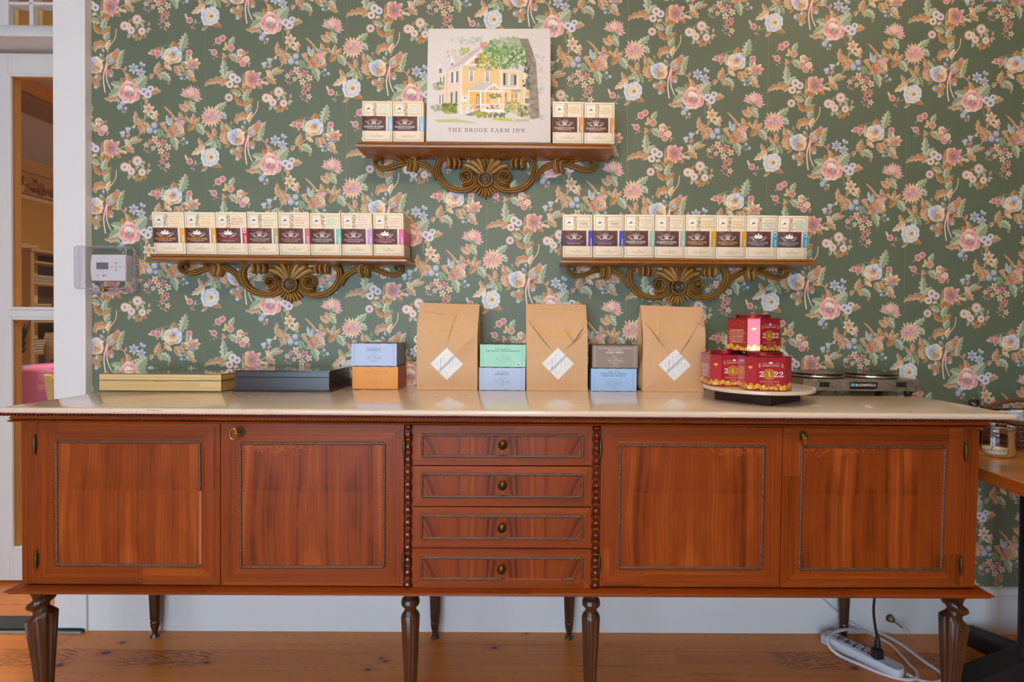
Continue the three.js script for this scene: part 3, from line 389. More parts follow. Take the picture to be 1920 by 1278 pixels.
{ // floor: boards run along the wall
  const fl = struct('floor', rbox(XL - 0.12, -0.06, -5.4, XR + 0.12, -0.018, ZB + 0.12, 0), std({ color: C('#2a1408'), roughness: 0.9 }));
  const edges = [-0.33, -0.145, -0.004, 0.1213, 0.285, 0.45, 0.62, 0.80, 0.97, 1.15, 1.33, 1.5, 1.69, 1.87, 2.05, 2.24, 2.42, 2.6, 2.79, 2.97, 3.16, 3.34, 3.53, 3.71, 3.9, 4.1, 4.3];
  const R = rng(3);
  for (let i = 2; i + 1 < edges.length; i++) {
    const z0 = edges[i] + 0.0008, z1 = edges[i + 1] - 0.0008, cuts = i === 2 ? [XL, -1.51, 0.95, XR] : i === 3 ? [XL, XR] : [XL, XL + 1 + 3 * R(), XR];
    for (let k = 0; k + 1 < cuts.length; k++) {
      const g = rbox(cuts[k] + 0.0008, -0.02, z0, cuts[k + 1] - 0.0008, 0, z1, 0.0008, 1), p = g.getAttribute('position'), uv = g.getAttribute('uv');
      const ox = i === 3 ? 1.95 : i === 2 ? 1.52 : R() * 2; for (let q = 0; q < p.count; q++) uv.setXY(q, p.getX(q) + ox, z1 - p.getZ(q) + (i < 4 ? 0.015 : 0.02));
      part('floor_plank', g, matPine[i === 2 ? 0 : i === 3 ? 1 : (i + k) % 3], fl);
    }
  }
  // a skewed butt joint in the first board shows as a thin dark line
  for (let i = 0; i < 2; i++) {
    const z0 = edges[i] + 0.0008, z1 = edges[i + 1] - 0.0008, g = rbox(-3.2, -0.02, z0, DOORX + 0.05, 0, z1, 0.0008, 1), p = g.getAttribute('position'), uv = g.getAttribute('uv');
    for (let q = 0; q < p.count; q++) uv.setXY(q, p.getX(q) + 1.1 * i, z1 - p.getZ(q));
    part('floor_plank', g, matPine[2], fl);
  }
  const far = std({ map: matPine[2].map, color: C('#a08a84'), roughness: 0.4 });
  for (let i = 0; i < 26; i++) { const z1 = -0.331 - i * 0.19, g = rbox(-6.2, -0.02, z1 - 0.188, XR - 1.5, 0, z1, 0.0008, 1); part('floor_plank', g, far, fl); }
}
{ // ceiling and the other walls; windows behind the camera and on the left light the room
  const t = 0.14; struct('ceiling', rbox(XL - t, CEIL, -0.14, XR + t, CEIL + t, ZB + t, 0), matCeil);
  const cream = std({ color: C('#8f8a80'), roughness: 0.85 });
  struct('wall_right', rbox(XR, 0, -0.14, XR + t, CEIL, ZB + t, 0), std({ color: C('#5c6450'), roughness: 0.85 }));
  const hole = (ws) => ws;   // walls are pieced around their openings
  const y0 = 0.08, y1 = 2.15;
  struct('wall_left', rbox(XL - t, 0, -0.14, XL, CEIL, ZB + t, 0), cream);
  const BW = [[-2.5, -1.2], [-1.05, 0.25]];
  struct('wall_behind', [rbox(XL, 0, ZB, XR, y0, ZB + t, 0), rbox(XL, y1, ZB, XR, CEIL, ZB + t, 0), rbox(XL, y0, ZB, BW[0][0], y1, ZB + t, 0), rbox(BW[0][1], y0, ZB, BW[1][0], y1, ZB + t, 0), rbox(BW[1][1], y0, ZB, XR, y1, ZB + t, 0)], cream);
  const win = (n, x0, x1, z0, z1) => {
    const alongX = abs(x1 - x0) > abs(z1 - z0), b = 0.045, G = [];
    const bar = (a0, a1, h0, h1) => G.push(alongX ? rbox(a0, h0, z0, a1, h1, z0 + 0.05, 0.004, 1) : rbox(x0, h0, a0, x0 + 0.05, h1, a1, 0.004, 1));
    const [a0, a1] = alongX ? [x0, x1] : [z0, z1], m = (a0 + a1) / 2, mid = (y0 + y1) / 2;
    bar(a0, a0 + b, y0, y1); bar(a1 - b, a1, y0, y1); bar(a0 + b, a1 - b, y0, y0 + b); bar(a0 + b, a1 - b, y1 - b, y1); bar(a0 + b, a1 - b, mid - 0.025, mid + 0.025); bar(m - 0.012, m + 0.012, y0 + b, mid - 0.025); bar(m - 0.012, m + 0.012, mid + 0.025, y1 - b);
    const f = struct('window_' + n, G, matWhite);
    struct('window_pane', alongX ? rbox(a0 + b, y0 + b, z0 + 0.022, a1 - b, y1 - b, z0 + 0.026, 0) : rbox(x0 + 0.022, y0 + b, a0 + b, x0 + 0.026, y1 - b, a1 - b, 0), matPaneThin, f);
  };
  BW.forEach(([a, b], i) => win(i + 1, a, b, ZB + 0.06, ZB + 0.11));
}
// ceiling lamps: warm light from above
function ceilingLamp(x, z, power, label) {
  const t = thing('ceiling_lamp', label, 'lamp', V3(x, CEIL, z));
  localPart('lamp_base', lathe([[0, 0], [0.2, 0], [0.21, -0.02], [0.19, -0.04], [0, -0.04]], 40), matBrassBright, t);
  const d = localPart('lamp_shade', lathe([[0.18, -0.04], [0.2, -0.06], [0.17, -0.1], [0.1, -0.13], [0, -0.14]], 40), std({ color: C('#fff1dd'), emissive: new THREE.Color().setRGB(1, 0.7, 0.35), emissiveIntensity: 1.2, roughness: 0.6 }), t);
  const l = new THREE.RectAreaLight(new THREE.Color().setRGB(1, 0.74, 0.45), power, 0.42, 0.42); l.position.set(0, -0.16, 0); l.rotation.x = -PI / 2; t.add(l);
  return t;
}
ceilingLamp(-0.15, 1.7, 52, 'round warm ceiling lamp over the middle of the room');
ceilingLamp(1.25, 0.75, 9, 'round warm ceiling lamp above the right end of the sideboard');

// skirting along the papered wall
{
  const bx0 = CASEX, b = struct('baseboard_back', sweepX([[0, 0.0], [0.018, 0.0], [0.018, 0.118], [0.0205, 0.12], [0.0205, 0.128], [0.016, 0.133], [0.016, 0.139], [0.0115, 0.147], [0.006, 0.152], [0, 0.153]].map(p => [p[0], p[1]]), bx0, XR), matWhite);
  struct('baseboard_right', rbox(XR - 0.018, 0, 0.02, XR, 0.14, ZB, 0.004), matWhite);
}
// door casing (right side of the opening), jamb and threshold
{
  const zc = 0.024, x1 = at(161, 400, zc).x, x2 = CASEX, top = 2.62;
  const c = struct('trim_1', [rbox(DOORX, 0.0, -0.3, x1 - 0.004, top, zc, 0.002), rbox(x1 - 0.014, 0, -0.02, x1 + 0.0, top, zc + 0.003, 0.003), rbox(x1 - 0.002, 0, -0.02, x2 + 0.001, top, zc * 0.55, 0.002)], matWhite);
  struct('door_threshold', rbox(-3.1, -0.001, -0.05, at(163, 1170, 0.02).x, 0.012, 0.03, 0.003), std({ color: C('#16261c'), roughness: 0.35 }));
  part('threshold_strip', rbox(-3.1, 0.0, 0.028, at(160, 1170, 0.02).x, 0.006, 0.04, 0.002), std({ color: C('#b9b7b4'), metalness: 0.6, roughness: 0.35 }), scene.getObjectByName('door_threshold'));
}
// the glazed door and the transom above it, set back in the opening
{
  const zd = -0.30, th = 0.045, p = (u, v) => at(u, v, zd), top = p(50, 100).y, bot = 0.012, XD0 = -3.0, XD1 = DOORX - 0.0;
  const gx = p(16, 400).x, gt = p(50, 138).y, m1 = p(50, 581).y, m0 = p(50, 594).y, gb = p(50, 1030).y, XE = gx + 0.56;
  const d = struct('door_1', [rbox(gx - 0.13, bot, zd - th, gx, top, zd, 0.002), rbox(XE, bot, zd - th, XE + 0.12, top, zd, 0.002), rbox(gx, gt, zd - th, XE, top, zd, 0.002), rbox(gx, bot, zd - th, XE, gb, zd, 0.002), rbox(gx, m0, zd - th, XE, m1, zd, 0.002)], matOldPaint);
  const bead = (x0, y0, x1, y1) => { const b = 0.012, G = [rbox(x0, y0, zd - 0.008, x0 + b, y1, zd + 0.003, 0.003), rbox(x1 - b, y0, zd - 0.008, x1, y1, zd + 0.003, 0.003), rbox(x0 + b, y1 - b, zd - 0.008, x1 - b, y1, zd + 0.003, 0.003), rbox(x0 + b, y0, zd - 0.008, x1 - b, y0 + b, zd + 0.003, 0.003)]; struct('glazing_bead', G, matOldPaint, d); struct('inner_reveal', [rbox(x0 - 0.001, y0, zd - th - 0.004, x0 + 0.004, y1, zd - 0.012, 0.001), rbox(x0, y1 - 0.004, zd - th - 0.004, x1, y1 + 0.001, zd - 0.012, 0.001)], matYellow, d); struct('glass_pane', rbox(x0, y0, zd - 0.012, x1, y1, zd - 0.009, 0), matPaneThin, d); };
  bead(gx, m1, XE, gt); bead(gx, gb, XE, m0);
  // transom bar with a rounded sill, its flat underside in shade
  const zt = -0.2, q = (u, v) => at(u, v, zt);
  const bt = q(50, 36).y, bm = q(50, 60).y, bb = q(50, 68).y, r = 0.02;
  struct('trim_2', sweepX([[-0.4, bb], [zt, bb], [zt, bm], [zt - 0.01, bm + 0.002], [zt - 0.014, bm + 0.016], [zt - 0.024, bt - 0.012], [zt - 0.04, bt], [-0.4, bt]], XD0, XD1), matOldPaint);
  const ty0 = bt, ty1 = 2.62, zw = -0.25, G = []; const tp = (u, v) => at(u, v, zw);
  const xs = [tp(16, 20).x, tp(54, 20).x, tp(62, 20).x, tp(100, 20).x], my = [tp(50, 9).y, tp(50, 3).y];
  G.push(rbox(XD0, ty0, zw - 0.04, xs[0], ty1, zw, 0.003), rbox(xs[1], ty0, zw - 0.04, xs[2], ty1, zw, 0.003), rbox(xs[3], ty0, zw - 0.04, xs[3] + 0.017, ty1, zw, 0.003), rbox(xs[3] + 0.09, ty0, zw - 0.04, xs[3] + 0.107, ty1, zw, 0.003), rbox(xs[0], my[0], zw - 0.04, XD1, my[1], zw, 0.003), rbox(xs[0], my[1] + 0.24, zw - 0.04, XD1, ty1, zw, 0.003));
  const t = struct('window_3', G, matOldPaint);
  struct('window_pane', rbox(xs[0], ty0, zw - 0.022, XD1, ty1, zw - 0.019, 0), matPaneThin, t);
  for (const x of [xs[0], xs[2]]) struct('inner_reveal', rbox(x - 0.001, ty0, zw - 0.075, x + 0.012, my[0], zw - 0.026, 0.001), matYellow, t);
  struct('trim_3', [rbox(XD0, 2.62, -0.4, x1c(), CEIL, 0.024, 0.003)], matWhite);
  struct('wall_front_left', rbox(XL - 0.14, 0, -0.14, XL + 0.01, CEIL, 0.0, 0), matWhite);
  function x1c() { return CASEX; }
}
// ---------------------------------------------------------------- the room beyond the glazed door
{
  const X0 = -5.49, Z1 = -5.4, HC = 2.75, xr = -1.0;
  struct('wall_far_left', rbox(X0 - 0.14, 0, Z1, X0, HC, -0.14, 0), matYellow);
  struct('wall_far_end', rbox(X0 - 0.14, 0, Z1 - 0.14, xr + 0.14, HC, Z1, 0), matYellow);
  struct('wall_far_right', rbox(xr, 0, Z1, xr + 0.14, HC, -0.12, 0), matYellow);
  struct('wall_far_near', rbox(X0 - 0.14, 0, -0.44, -2.74, HC, -0.13, 0), matYellow);
  struct('ceiling_far', rbox(X0 - 0.14, HC, Z1 - 0.14, xr + 0.14, HC + 0.14, -0.42, 0), matCeilFar);
  struct('trim_4', rbox(-3.9, HC - 0.105, Z1, -3.6, HC, -0.44, 0.004), std({ color: C('#cf9f50'), roughness: 0.7 }));
  struct('trim_5', rbox(-3.92, HC - 0.13, Z1, -3.59, HC - 0.105, -0.44, 0.006), std({ color: C('#8a6a3c'), roughness: 0.7 }));
  struct('trim_6', sweepZ([[0, 0], [0.012, 0], [0.02, 0.03], [0.06, 0.05], [0.075, 0.09], [0.09, 0.11], [0, 0.11]], X0, HC - 0.11, Z1, -0.44), std({ color: C('#d8b377'), roughness: 0.7 }));
  struct('baseboard_far', rbox(X0, 0, Z1, X0 + 0.02, 0.15, -0.44, 0.004), std({ color: C('#d6c39c'), roughness: 0.6 }));
  function sweepZ(pr, x, y, z0, z1) { const s = new THREE.Shape(pr.map(p => V2(x + p[0], y + p[1]))); const g = new THREE.ExtrudeGeometry(s, { depth: z1 - z0, bevelEnabled: false }); g.translate(0, 0, z0); return boxUV(g); }
  // the painted frieze: fruit, scrolls and foliage on cream paper
  const [cv, g] = canvas(1024, 256); g.fillStyle = '#c9a672'; g.fillRect(0, 0, 1024, 256); g.fillStyle = '#8d6a40'; g.fillRect(0, 0, 1024, 8); g.fillRect(0, 238, 1024, 18);
  const R = rng(5); for (let k = 0; k < 150; k++) { const x = R() * 1024, y = 50 + 180 * R() * R() + 10, r = 14 + 30 * R(); g.fillStyle = ['#8a4a2c', '#6e7340', '#c98f58', '#d9bb8c', '#5f5230', '#a5673c'][k % 6]; g.globalAlpha = 0.85; g.beginPath(); g.ellipse(x, 240 - y * 0.75, r, r * (0.5 + 0.5 * R()), R() * 3, 0, 7); g.fill(); g.strokeStyle = '#4b3a22'; g.lineWidth = 2; g.stroke(); }
  g.globalAlpha = 1;
  const fr = rbox(X0, 2.385, Z1, X0 + 0.004, 2.64, -0.44, 0), fp = fr.getAttribute('position'), fu = fr.getAttribute('uv'); for (let i = 0; i < fp.count; i++) fu.setXY(i, fp.getZ(i) / 1.04, (fp.getY(i) - 2.385) / 0.255);
  struct('trim_7', fr, std({ map: canvasTex(cv, true), roughness: 0.8 }));
  struct('trim_8', rbox(X0, 2.345, Z1, X0 + 0.012, 2.387, -0.44, 0.004), std({ color: C('#e0c79a'), roughness: 0.7 }));

  // light of that room: a pair of small ceiling lamps
  for (const [x, z, pw, lb] of [[-2.6, -1.7, 60, 'small ceiling lamp in the yellow room, the one nearer the glazed door'], [-2.6, -4.0, 60, 'small ceiling lamp in the yellow room, the one farther from the glazed door']]) {
    const t = thing('ceiling_lamp', lb, 'lamp', V3(x, HC, z));
    localPart('lamp_base', lathe([[0, 0], [0.15, 0], [0.15, -0.03], [0, -0.03]], 32), matBrassBright, t);
    localPart('lamp_shade', lathe([[0.13, -0.03], [0.14, -0.06], [0.08, -0.1], [0, -0.11]], 32), std({ color: C('#fff1dd'), emissive: new THREE.Color().setRGB(1, 0.86, 0.68), emissiveIntensity: 1.2, roughness: 0.6 }), t);
    const l = new THREE.RectAreaLight(new THREE.Color().setRGB(1, 0.9, 0.76), pw, 0.5, 0.5); l.position.set(0, -0.13, 0); l.rotation.x = -PI / 2; t.add(l);
  }
  // white door casing / narrow white panel on the left wall
  const wa = atX(26, 470, X0 + 0.03), wb = atX(53, 470, X0 + 0.03), wz0 = min(wa.z, wb.z), wz1 = max(wa.z, wb.z), hy = atX(26, 465, X0).y;
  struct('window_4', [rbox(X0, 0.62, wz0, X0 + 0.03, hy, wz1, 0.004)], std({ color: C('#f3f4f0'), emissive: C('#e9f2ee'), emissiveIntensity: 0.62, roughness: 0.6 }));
  struct('trim_9', [rbox(X0, 0.56, wz1, X0 + 0.05, hy + 0.05, wz1 + 0.06, 0.005), rbox(X0, 0.56, wz0 - 0.09, X0 + 0.05, hy + 0.05, wz0, 0.005), rbox(X0, hy, wz0 - 0.09, X0 + 0.06, hy + 0.06, wz1 + 0.06, 0.005)], std({ color: C('#dcb98a'), roughness: 0.6 }));

  // bookcase on the left wall with piles and leaning books
  const bz1 = atX(61, 470, X0 + 0.28).z, bz0 = bz1 - 1.0, bx = X0 + 0.28, Y = (v) => atX(80, v, bx).y;
  const bc = thing('bookcase', 'wooden bookcase along the yellow wall seen through the glazed door', 'bookcase', V3(X0, 0, bz1));
  const bw = std({ color: C('#b08d5c'), roughness: 0.6 }), bd = std({ color: C('#5b4430'), roughness: 0.7 });
  const ys = [Y(660), Y(601), Y(530), Y(490)], topY = Y(474);
  part('side_panel', rbox(X0 + 0.005, 0, bz1 - 0.02, bx, topY, bz1 + 0.02, 0.003), bw, bc); part('side_panel', rbox(X0 + 0.005, 0, bz0 - 0.02, bx, topY, bz0 + 0.02, 0.003), bw, bc);
  part('back_panel', rbox(X0 + 0.005, 0, bz0, X0 + 0.02, topY, bz1, 0), bd, bc); part('bookcase_top', rbox(X0 + 0.005, topY, bz0 - 0.04, bx + 0.03, topY + 0.035, bz1 + 0.04, 0.006), bw, bc);
  for (const y of ys) part('shelf', rbox(X0 + 0.02, y - 0.022, bz0 + 0.02, bx, y, bz1 - 0.02, 0.002), bw, bc);
  const cols = ['#3c4350', '#4a3b36', '#7a3a30', '#56615a', '#2f3f52', '#6a5a44', '#8b3b34', '#33383f'], RB = rng(9);
  for (const [y, n, h, desc] of [[ys[2], 4, 0.02, 'second'], [ys[1], 7, 0.024, 'third'], [ys[0], 5, 0.026, 'fourth']]) {
    let yy = y; for (let k = 0; k < n; k++) { const hh = h * (0.8 + 0.5 * RB()), w = 0.2 + 0.06 * RB(), z = bz1 - 0.03 - 0.02 * RB(); const b = thing('lying_book', ['dark grey', 'brown', 'rust red', 'green grey', 'navy blue', 'khaki', 'brick red', 'charcoal'][k % 8] + ` book, ${['lowest', 'second from below', 'third from below', 'fourth from below', 'fifth from below', 'sixth from below', 'top'][k]} in the ${desc} shelf's pile of the bookcase`, 'book', V3(bx - 0.13, yy, z - w / 2), 'books lying in piles in the bookcase'); localPart('cover', [new RoundedBoxGeometry(0.2, hh, w, 1, 0.002).translate(0, hh / 2, 0)], std({ color: C(cols[k % 8]), roughness: 0.7 }), b); localPart('page_block', new THREE.BoxGeometry(0.004, hh * 0.7, w - 0.01).translate(0.1005, hh / 2, 0), std({ color: C('#b7a88c'), roughness: 0.9 }), b); yy += hh; }
  }
  for (let k = 0; k < 7; k++) { const hh = 0.17 + 0.05 * RB(), b = thing('leaning_book', ['pale cream', 'rust red', 'tan', 'dark green', 'cream', 'slate blue', 'brown'][k] + ' upright book leaning on the lowest visible shelf of the bookcase', 'book', V3(bx - 0.11, Y(660) + 0.0, bz1 - 0.33 - k * 0.04), 'upright leaning books in the bookcase'); localPart('cover', new RoundedBoxGeometry(0.15, hh, 0.03, 1, 0.002).rotateX(-0.25).translate(0, hh / 2 + 0.004, 0), std({ color: C(['#d8c7a2', '#8b3b34', '#b49a6d', '#3c5a4a', '#d4bf95', '#4a5a6a', '#6a4a34'][k]), roughness: 0.7 }), b); }

  // low dark chest with a basket, a bowl and a metal plant on it
  const zc = -2.2, P = (u, v) => at(u, v, zc), cy = P(50, 731).y, xL = -4.6, xR = P(88, 731).x;
  const ch = thing('low_chest', 'low dark brown wooden chest seen through the lower pane of the glazed door', 'chest', V3((xL + xR) / 2, 0, zc - 0.25));
  const dk = std({ color: C('#4a3224'), roughness: 0.5 });
  part('chest_top', rbox(xL - 0.02, cy - 0.03, zc - 0.52, xR + 0.02, cy, zc + 0.02, 0.006), std({ color: C('#6b4c38'), roughness: 0.4 }), ch);
  part('chest_body', rbox(xL, 0, zc - 0.5, xR, cy - 0.03, zc, 0.004), dk, ch);
  for (let k = 0; k < 3; k++) { const a = lerp(xL, xR, k / 3) + 0.03, b = lerp(xL, xR, (k + 1) / 3) - 0.03; const dr = part('chest_door', rbox(a, 0.05, zc - 0.01, b, cy - 0.06, zc + 0.012, 0.004), dk, ch); part('door_knob', new THREE.SphereGeometry(0.012, 12, 8).translate(b - 0.03, cy * 0.6, zc + 0.02), matBrass, dr); }
  const bxm = P(68, 700).x, bk = thing('woven_basket', 'dark woven basket standing on the low chest beyond the glazed door', 'basket', V3(bxm, cy, zc - 0.26));
  localPart('basket_wall', lathe([[0.0, 0], [0.1, 0.0], [0.115, 0.05], [0.125, 0.14], [0.13, 0.15], [0.118, 0.15], [0.105, 0.02], [0, 0.01]], 32), std({ color: C('#6b5640'), roughness: 0.8 }), bk);
  for (let k = 0; k < 3; k++) localPart('basket_hoop', new THREE.TorusGeometry(0.113 + k * 0.006, 0.006, 8, 40).rotateX(PI / 2).translate(0, 0.03 + k * 0.05, 0), std({ color: C('#3f3024'), roughness: 0.8 }), bk);
  const pot = thing('iron_teapot', 'dark green grey iron pot sitting in the mouth of the woven basket', 'pot', V3(bxm, cy + 0.13, zc - 0.26));
  localPart('pot_body', lathe([[0.0, 0.0], [0.07, 0.0], [0.11, 0.04], [0.1, 0.08], [0.05, 0.1], [0, 0.1]], 28), std({ color: C('#343a33'), roughness: 0.5 }), pot); localPart('pot_handle', lathe([[0, 0.1], [0.012, 0.1], [0.014, 0.13], [0.01, 0.16], [0.016, 0.18], [0.012, 0.2], [0, 0.2]], 16), std({ color: C('#4a3648'), roughness: 0.5 }), pot); localPart('pot_spout', tube([V3(0.09, 0.04, 0), V3(0.14, 0.07, 0.02), V3(0.17, 0.08, 0.02)], 0.014, 16, 8), std({ color: C('#343a33'), roughness: 0.5 }), pot);
  const lp = thing('rattan_lamp_shade', 'pale brown rounded shade standing behind the metal plant beyond the glazed door', 'lampshade', V3(P(22, 650).x, cy, zc - 0.38));
  localPart('shade_body', lathe([[0.0, 0.0], [0.05, 0.0], [0.055, 0.1], [0.075, 0.16], [0.085, 0.3], [0.065, 0.36], [0, 0.37]], 28), std({ color: C('#8c6a50'), roughness: 0.8 }), lp);
  const bo = thing('wooden_bowl', 'orange brown wooden bowl on the front edge of the low chest beyond the glazed door', 'bowl', V3(P(24, 716).x, cy, zc - 0.105));
  localPart('bowl_body', lathe([[0.0, 0.0], [0.03, 0.0], [0.07, 0.02], [0.098, 0.06], [0.1, 0.065], [0.093, 0.065], [0.06, 0.03], [0, 0.02]], 32), std({ color: C('#b9803f'), roughness: 0.45 }), bo);
  const pl = thing('metal_plant', 'tall silvery black metal plant sculpture standing in front of the white panel', 'sculpture', V3(P(38, 725).x, cy, zc + 0.0));
  const iron = std({ color: C('#4a4a52'), metalness: 0.85, roughness: 0.3 });
  localPart('stem', tube([V3(0, 0, 0), V3(0.004, 0.1, 0), V3(-0.002, 0.2, 0), V3(0.012, 0.32, 0)], 0.008, 40, 8), iron, pl); localPart('foot', lathe([[0, 0], [0.02, 0], [0.016, 0.006], [0.01, 0.02], [0, 0.02]], 24), iron, pl);
  for (let k = 0; k < 26; k++) { const s = k % 2 ? 1 : -1, y = 0.26 + k * 0.0075, g2 = new THREE.ConeGeometry(0.008, 0.075, 6).scale(1, 1, 0.4).translate(0, 0.037, 0).rotateZ(-s * (0.9 - k * 0.022)).translate(0.005 + k * 0.0008, y, (k % 3) * 0.004); localPart('leaf', g2, iron, pl); }
  localPart('tall_leaf', new THREE.ConeGeometry(0.012, 0.24, 6).scale(1, 1, 0.4).translate(0, 0.12, 0).rotateZ(0.06).translate(0, 0.34, 0), iron, pl); localPart('tall_leaf', new THREE.ConeGeometry(0.012, 0.28, 6).scale(1, 1, 0.4).translate(0, 0.14, 0).rotateZ(-0.36).translate(0.012, 0.34, 0), iron, pl);
  // round table under a pink cloth, and a yellow chair in front of it
  const tz = -1.75, T = (u, v) => at(u, v, tz), ty = T(95, 682).y, tx = T(112, 690).x + 0.12;
  const tb = thing('cloth_table', 'round table under a pink flowered cloth at the right of the lower pane', 'table', V3(tx, 0, tz));
  const [pc, pg] = canvas(256, 256); pg.fillStyle = '#c9718f'; pg.fillRect(0, 0, 256, 256); for (let k = 0; k < 60; k++) { pg.fillStyle = ['#d98aa4', '#a85a86', '#7d6a92', '#e0a0b2'][k % 4]; pg.beginPath(); pg.arc(RB() * 256, RB() * 256, 6 + 12 * RB(), 0, 7); pg.fill(); }
  const cl = []; for (let k = 0; k <= 24; k++) { const t = k / 24; cl.push(t < 0.3 ? [0.28 * t / 0.3, ty] : [0.28 + 0.05 * (t - 0.3), ty - (t - 0.3) / 0.7 * 0.5 - 0.003]); }
  localPart('tablecloth', lathe(cl.reverse(), 48), std({ map: canvasTex(pc, true), roughness: 0.9, side: THREE.DoubleSide }), tb); localPart('table_leg', lathe([[0, 0], [0.16, 0], [0.16, 0.02], [0.03, 0.05], [0.03, ty - 0.02], [0, ty - 0.02]], 24), dk, tb);
  const cz = -1.2, K = (u, v) => at(u, v, cz), ct = thing('yellow_chair', 'pale yellow painted wooden chair with a curved back before the pink table', 'chair', V3(K(100, 720).x, 0, cz));
  const ym = std({ color: C('#cdb36a'), roughness: 0.5 }), ly = K(90, 700).y, sx = ct.position.x;
  part('back_post', slab([K(96, 780), K(103, 780), K(95, 704), K(80, 702)].map(p => V3(p.x, p.y, 0)), cz, 0.03, 0.004), ym, ct); part('back_post', rbox(sx + 0.34, 0.45, cz - 0.03, sx + 0.38, ly, cz, 0.006), ym, ct);
  part('back_rail', rbox(sx - 0.03, ly - 0.1, cz - 0.028, sx + 0.36, ly - 0.02, cz - 0.004, 0.008), ym, ct); part('seat', rbox(sx - 0.02, 0.43, cz - 0.42, sx + 0.4, 0.46, cz, 0.012), ym, ct);
  for (const [a, b] of [[0, -0.03], [0.35, -0.03], [0, -0.4], [0.35, -0.4]]) part('leg', rbox(sx + a, 0, cz + b, sx + a + 0.035, 0.43, cz + b + 0.035, 0.006), ym, ct);
}
// ---------------------------------------------------------------- the long sideboard and its marble top
const ZD = 0.47, TOPY = 0.826;
function rope(a, b, R = 0.0042, hand = 1, pitch = 0.0072) {
  const d = b.clone().sub(a), len = d.length(), n = Math.ceil(len / pitch * 6), m = 10, pos = [], col = [], idx = [], uv = [];
  const t = d.clone().normalize(), nz = V3(0, 0, 1), bn = nz.clone().cross(t), k = hand * 2 * PI / (3 * pitch);
  for (let i = 0; i <= n; i++) for (let j = 0; j <= m; j++) {
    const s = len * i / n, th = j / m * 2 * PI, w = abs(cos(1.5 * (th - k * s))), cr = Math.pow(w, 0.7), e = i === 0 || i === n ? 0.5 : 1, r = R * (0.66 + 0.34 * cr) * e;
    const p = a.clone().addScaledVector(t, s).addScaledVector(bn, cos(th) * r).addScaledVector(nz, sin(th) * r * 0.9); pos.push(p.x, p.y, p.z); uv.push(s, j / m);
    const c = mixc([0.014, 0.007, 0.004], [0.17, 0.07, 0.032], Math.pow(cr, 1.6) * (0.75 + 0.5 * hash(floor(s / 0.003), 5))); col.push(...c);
  }
  for (let i = 0; i < n; i++) for (let j = 0; j < m; j++) { const q = i * (m + 1) + j; idx.push(q, q + 1, q + m + 1, q + 1, q + m + 2, q + m + 1); }
  const g = new THREE.BufferGeometry(); g.setAttribute('position', new THREE.Float32BufferAttribute(pos, 3)); g.setAttribute('uv', new THREE.Float32BufferAttribute(uv, 2)); g.setAttribute('color', new THREE.Float32BufferAttribute(col, 3)); g.setIndex(idx); g.computeVertexNormals(); return g;
}
const sideboard = thing('sideboard', 'long reddish walnut sideboard with rope-moulded doors and four small drawers, on fluted legs', 'sideboard', V3(0, 0, 0.25));
